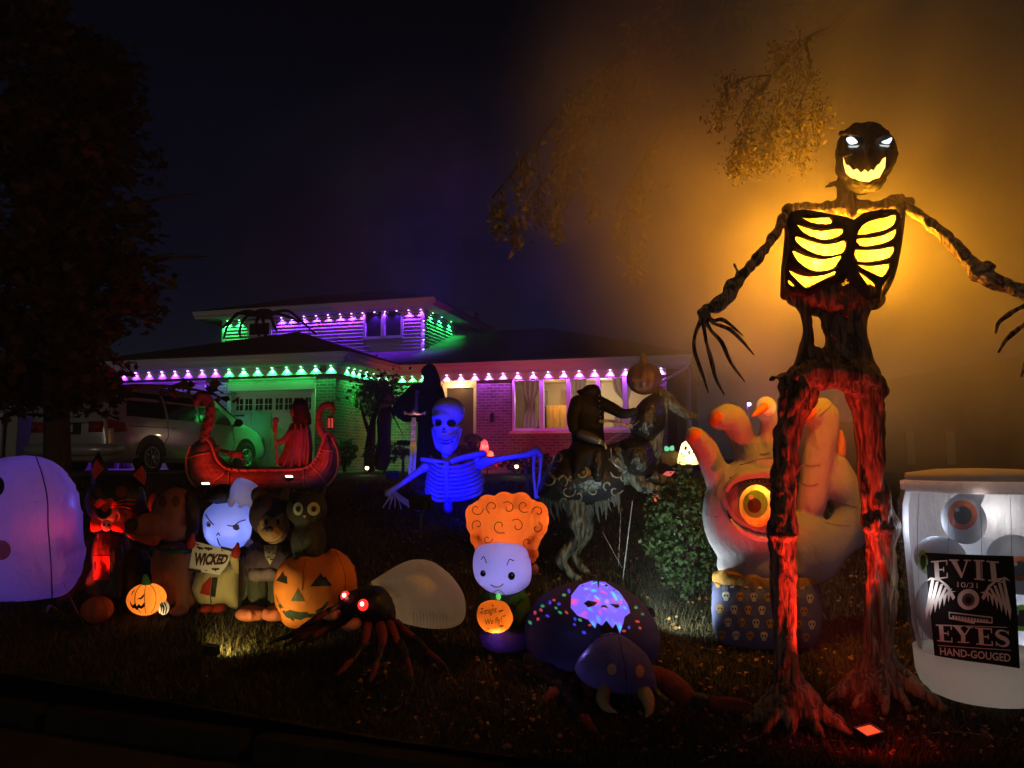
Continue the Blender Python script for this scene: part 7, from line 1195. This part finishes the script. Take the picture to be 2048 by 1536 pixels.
t.add('hand', union([ell(*E8(470, 530), Yx-.38, 5, 4.5, .03)]+[tub(e8((470, 530, Yx-.4, 2), (485+i*3, 535+i*7, Yx-.42, 1.6), (480+i*2, 545+i*7, Yx-.41, 1.2)), 5) for i in range(4)], .007, 1), BONE)
t.add('forearm_bones', tub(e8((460, 405, Yx-.32, 4), (520, 405, Yx-.34, 3), (600, 425, Yx-.36, 3.4)), 7), BONE); t.add('hand', union([ell(*E8(610, 430), Yx-.36, 5, 4, .03)]+[tub(e8((610, 430, Yx-.36, 2), (632, 424+i*6, Yx-.37, 1.6), (640, 432+i*6, Yx-.38, 1.2)), 5) for i in range(4)], .007, 1), BONE)
for i in range(6): t.add('button', ell(*E8(450+i*2, 260+i*30), Yx-.22, 1.5, 1.5, .012, nu=8, nv=6), STEEL)
t, B = jack('pumpkin_head', 'brown jack-o-lantern head with slit eyes held aloft above the horse', 1288, 757, Yx-.15, 36, 33, mat('brown_pumpkin', (.085, .018, .010), .45, var=(5, .4), spec=.5), mat('brown_stem', (.1, .06, .03), .8), 9, [q((615, 150), (650, 165), (700, 165), (720, 150), (690, 182), (640, 180)), q((640, 200), (680, 215), (720, 205), (740, 215), (700, 235), (660, 230))], ink=mat('carved_gold', (.16, .07, .025), .6), seams=False)
# ------------------------------------------------------------------ roof spider and small items
t = Thing('roof_spider', 'giant black spider with long bent legs perched on the garage roof', 'spider', P(530, 660, 19.6)); Yq2 = 19.6; FUR = mat('black_fur', (.008, .008, .008), .95, bump=(60, 1, .05))
t.add('body', union([ell(*C3(1200, 318), Yq2, 20, 10, .2), ell(*C3(1155, 320), Yq2-.2, 10, 8, .14)], .03, 2), FUR)
for ps in (((1140, 325), (1060, 320), (1000, 318), (960, 370), (925, 430), (905, 500)), ((1130, 330), (1080, 335), (1040, 380), (1020, 450), (1030, 490)), ((1160, 335), (1140, 400), (1150, 450), (1165, 480)), ((1190, 335), (1195, 400), (1190, 450), (1215, 480)), ((1220, 335), (1250, 350), (1270, 400), (1290, 440)), ((1260, 315), (1320, 300), (1380, 300), (1440, 345), (1500, 400), (1580, 470)), ((1250, 320), (1300, 320), (1340, 330), (1400, 350), (1460, 380)), ((1140, 320), (1090, 300), (1010, 320), (900, 420))):
    t.add('leg', tub([C3(*p)+(Yq2-.1, 3.4-i*.3) for i, p in enumerate(ps)], 6), FUR)
def ghost(name, label, px, py, Y, w, h_, m, lampc, W, eyes=True, em=None):
    o = arc([(px, py-h_), (px+w*.6, py-h_*.7), (px+w*.8, py), (px+w, py+h_*.8), (px+w*.4, py+h_), (px, py+h_*.9), (px-w*.4, py+h_), (px-w, py+h_*.8), (px-w*.8, py), (px-w*.6, py-h_*.7)], 3); g_ = pil(o, Y, w*Y/F*.6, max(2, w/6)); B = bvh(g_); t = Thing(name, label, 'ghost', P(px, py+h_, Y)); t.add('body', g_, m)
    for dx in (-.28, .28): t.add('eye', decal(circ(px+dx*w, py-h_*.35, w*.12, w*.17, 10), B, .008, 3), INK)
    t.add('mouth', decal(circ(px, py, w*.12, w*.15, 10), B, .008, 3), INK)
    if W: t.light('POINT', P(px, py, Y), lampc, W, .03)
    return t, B
RGH = fab('red_ghost_nylon', (.8, .45, .42), .6); ghost('ghost_figure', 'small red glowing ghost beside the brick pillar behind the blue skeleton', 969, 893, 14.3, 9.5, 14, RGH, (1, .08, .08), 3.0); ghost('ghost_figure', 'tiny red glowing ghost crouching at the foot of the small red ghost', 981, 908, 14.1, 7, 6, RGH, (1, .1, .05), 1.5)
t, B = ghost('inflatable_ghost', 'cream lit pointed ghost with dark eyes behind the bush, left of the big hand', 1378, 905, 9.5, 24, 25, fab('lit_cream_nylon', (.8, .7, .45), .55), (1, .85, .5), 5.0); t.add('arm', pil(arc([(1321, 902), (1350, 900), (1362, 912), (1352, 930), (1328, 932), (1322, 918)], 2), 9.6, .07, 4), fab('lit_cream_nylon', (.8, .7, .45))); t.add('collar_line', line([(1358, 903), (1372, 911), (1390, 904)], B, 1.6), INK)
t = Thing('bow', 'small bright green bow on the arm of the cream ghost', 'bow', P(1339, 900, 9.45)); t.add('bow', [pil(arc([(1330, 892), (1338, 895), (1337, 902), (1329, 901)], 2), 9.45, .02, 2), pil(arc([(1339, 894), (1347, 891), (1348, 900), (1340, 901)], 2), 9.45, .02, 2)], lam('green_glow', (.2, .9, .45), .8))
t = Thing('inflatable_pumpkin', 'dark round inflatable with two red slanted eyes behind the raised horse leg', 'inflatable', gp(1325, 8.8)); g_ = ell(1322, 968, 8.8, 38, 42); B = bvh(g_); t.add('body', g_, BLK); RE = fab('red_eye_print', (.8, .12, .1), .5)
for f in (q((805, 712), (835, 690), (882, 690), (870, 705), (845, 728)), q((755, 822), (795, 825), (806, 870), (795, 880), (765, 860))): t.add('eye', decal(f, B, .012, 4), lam('red_eye_lit', (1, .14, .1), .75))
for f in (q((850, 695), (862, 695), (860, 706)), q((776, 840), (788, 842), (784, 856))): t.add('pupil', decal(f, B, .018, 3), INK)
for px, py, Y, lab in ((734, 936, 15.2, 'small round path light in the bed left of the sword'), (1033, 933, 14.6, 'small round path light under the picture window')):
    p = P(px, py, Y); t = Thing('path_light', lab, 'lamp', (p.x, p.y, gz(Y))); t.add('post', tubw([(p.x, p.y, gz(Y), .012), (p.x, p.y, p.z-.02, .012)], 6, 1), PLA); t.add('globe', ellw(p, (.04, .04, .04)), lam('path_glow', (1, .85, .45), 3)); t.add('cap', lathe((p.x, p.y, p.z+.03), [(.07, 0), (.02, .05), (.01, .07)], 12), PLA); t.light('POINT', p+Vector((0, -.06, 0)), (1, .85, .5), 1.2, .03)
p = P(1498, 808, 8.2); t = Thing('violet_lamp', 'violet star bright lamp on a thin pole between the fingers of the hand', 'lamp', (p.x, p.y, gz(8.2))); t.add('pole', tubw([(p.x-.02, p.y, gz(8.2), .008), (p.x-.02, p.y, p.z, .008)], 6, 1), PLA); t.add('bulb', ellw(p, (.022, .022, .022)), lam('violet_bulb', (.5, .4, 1), 14)); t.add('shade', lathe((p.x, p.y, p.z+.012), [(.04, 0), (.03, .025), (.01, .03)], 12), PLA); t.light('POINT', p+Vector((0, -.04, -.02)), (.2, .05, 1), 3, .015)
t = Thing('guy_rope', 'thin rope tethering the big hand beside its thumb', 'rope', ground_at(1690, 1090)); t.add('rope', tubw([tuple(P(1672, 790, 6.2))+(.003,), tuple(P(1683, 1010, 6.25))+(.003,), tuple(P(1692, 1092, 6.5))+(.003,)], 4, 1), mat('rope_orange', (.35, .2, .12), .8))
for lab, a, Ya, b in (('thin tether line from the violet ghost down to the dark grass', (120, 1150), 6.9, (175, 1262)), ('thin tether line on the left of the jar', (1838, 1250), 4.9, (1800, 1330)), ('thin tether line from the orange haired doll to the lawn', (1046, 1230), 5.65, (1075, 1312))):
    p = P(*a, Ya); g2_ = ground_at(*b); single('tether_line', tubw([tuple(p)+(.002,), tuple((p+g2_)/2-Vector((0, 0, .01)))+(.002,), tuple(g2_)+(.002,)], 4, 2), mat('pale_cord', (.3, .28, .25), .8), lab, 'rope')
def cable(label, pts):
    w = []
    for px, py in pts: p = ground_at(px, py); w.append((p.x, p.y, on_ground(p.x, p.y)+.02, .009))
    o = single('cable', tubw(w, 6, 5), PLA, label, 'cable', 'power cables lying on the grass'); return o
cable('black cable lying from the dark left foreground to the red floodlight', [(1400, 1536), (1500, 1490), (1600, 1455), (1700, 1480), (1745, 1500)]); cable('black cable running behind the red floodlight below the right foot', [(1600, 1480), (1700, 1490), (1800, 1488), (1900, 1470), (2048, 1490)]); cable('short cable on the grass right of the big spider', [(1400, 1300), (1460, 1320), (1540, 1350)]); cable('short cable on the grass between the right foot and the jar', [(1840, 1405), (1855, 1425), (1875, 1450)])
# ------------------------------------------------------------------ floodlights
flood('red floodlight on a stake at the bottom right before the giant feet', 1737, 1463, 4.32, P(1640, 1190, 4.78), RED, 420, ('flood_lens', (1, .05, .01)), 56, .62, .05, es=1.7, face=(.12, -.22, 1)).light('POINT', P(1740, 1438, 4.25), RED, 2.6, .04)
flood('red floodlight in the dark grass below the big violet ghost', 106, 1217, 6.45, P(255, 1040, 6.8), RED, 150, ('red_lens', (1, .12, .04)), 42, .5, .03)
flood('added red floodlight at the foot of the maple tree reddening its leaves', 300, 1010, 8.6, P(270, 520, 9.0), RED, 30, ('red_lens', (1, .12, .04)), 34, .6, .03, es=1)  # unseen lamp added to redden the maple leaves
flood('left one of the two red floodlights in front of the boat', 411, 968, 12.3, P(470, 905, 13), RED, 44, ('white_hot_lens', (1, .75, .5)), 120, .6, .03, es=4, face=(.25, -.35, .8))
flood('right one of the two red floodlights in front of the boat', 578, 954, 12.1, P(585, 880, 13.2), RED, 72, ('white_hot_lens', (1, .75, .5)), 110, .6, .03, es=4, face=(.25, -.35, .8))
flood('black floodlight throwing blue light up at the giant skeleton bust', 842, 1003, 9.3, P(905, 900, Yb), (.0, .0, 1.0), 380, ('blue_lens', (.1, .1, 1)), 80, 1.2, .05)
flood('blue floodlight in the dark grass to the right below the skeleton bust', 1000, 1040, 9.0, P(960, 930, Yb), (.0, .0, 1.0), 190, ('blue_lens', (.1, .1, 1)), 90, .7, .05)
flood('small white floodlight in the grass right of the big spider', 1296, 1224, 5.95, P(1480, 1060, 6.9), (.86, 1.0, .9), 80, ('white_lens', (.9, 1, .85)), 120, .45, .03, es=4)
flood('small white floodlight hidden behind the big spider aimed at the horse', 1262, 1215, 6.5, P(1130, 1050, 7.6), (.75, 1.0, .85), 16, ('white_lens', (.9, 1, .85)), 90, .45, .03, es=4)
flood('small yellow floodlight in the grass below the pale doll', 424, 1299, 5.62, P(575, 1200, 6.45), (1, .72, .22), 30, ('yellow_lens', (1, .8, .3)), 120, .5, .03, es=4)
flood('dim red floodlight before the brick pillar', 975, 925, 15.5, hw(hp(985, 850, mw)[0], mw, 2.4), (1, .04, .08), 300, ('red_lens', (1, .12, .04)), 100, .8, .03)
flood('dark spare floodlight lying on the lawn between the boat and the sword', 727, 975, 12.0, P(727, 900, 13), (1, .3, .3), .5, ('dead_lens', (.02, .02, .03)), 60, .7, .03, es=.2)
flood('red floodlight on a short stake left of the sword', 785, 950, 12.4, P(770, 870, 15.5), (1, .15, .15), 8, ('red_lens', (1, .12, .04)), 50, .9, .03, es=.6)
# ------------------------------------------------------------------ smoke round the giant, haze over the whole place
def volume(name, c, r, dens, grad, col=(1, 1, 1), box=None):
    g = ellw(c, r, None, 32, 20) if box is None else b6(*box); m = bpy.data.materials.new(name); m.use_nodes = True; N = m.node_tree.nodes; L = m.node_tree.links
    N.remove(N['Principled BSDF']); v = N.new('ShaderNodeVolumePrincipled'); v.inputs['Color'].default_value = (*col, 1); v.inputs['Density'].default_value = dens; v.inputs['Anisotropy'].default_value = 0
    L.new(v.outputs[0], N['Material Output'].inputs['Volume'])
    if grad:
        tcn = N.new('ShaderNodeTexCoord'); vm = N.new('ShaderNodeVectorMath'); vm.operation = 'DIVIDE'; L.new(tcn.outputs['Object'], vm.inputs[0]); vm.inputs[1].default_value = r; ln = N.new('ShaderNodeVectorMath'); ln.operation = 'LENGTH'; L.new(vm.outputs[0], ln.inputs[0])
        rr = N.new('ShaderNodeValToRGB'); rr.color_ramp.interpolation = 'EASE'; L.new(ln.outputs['Value'], rr.inputs[0]); el = rr.color_ramp.elements; el[0].position = 0; el[0].color = (.22, .22, .22, 1); el[1].position = 1; el[1].color = (0, 0, 0, 1); k = el.new(.36); k.color = (1, 1, 1, 1); k = el.new(.68); k.color = (.3, .3, .3, 1)
        nz = N.new('ShaderNodeTexNoise'); nz.inputs['Scale'].default_value = 1.1; nz.inputs['Detail'].default_value = 3; nz.inputs['Distortion'].default_value = .8; L.new(tcn.outputs['Object'], nz.inputs['Vector']); mr = N.new('ShaderNodeMapRange'); L.new(nz.outputs[0], mr.inputs[0]); mr.inputs[1].default_value = .3; mr.inputs[2].default_value = .7; mr.inputs[3].default_value = .3*dens; mr.inputs[4].default_value = 1.5*dens
        mu = N.new('ShaderNodeMath'); mu.operation = 'MULTIPLY'; L.new(rr.outputs[0], mu.inputs[0]); L.new(mr.outputs[0], mu.inputs[1]); L.new(mu.outputs[0], v.inputs['Density'])
    o = single(name, g, m, kind='stuff', base=c if box is None else (0, 0, 0)); return o
volume('smoke', tuple(P(1900, 260, 6.3)), (4.1, 2.7, 3.3), 1.05, True)
volume('glow_mist', tuple(P(890, 470, 13.5)), (4.6, 3.0, 3.2), .10, True)  # added unseen mist that catches blue light as a glow above the house
volume('haze', None, None, 0.004, False, box=(-205, 205, -65, 305, -1.25, 9.6))
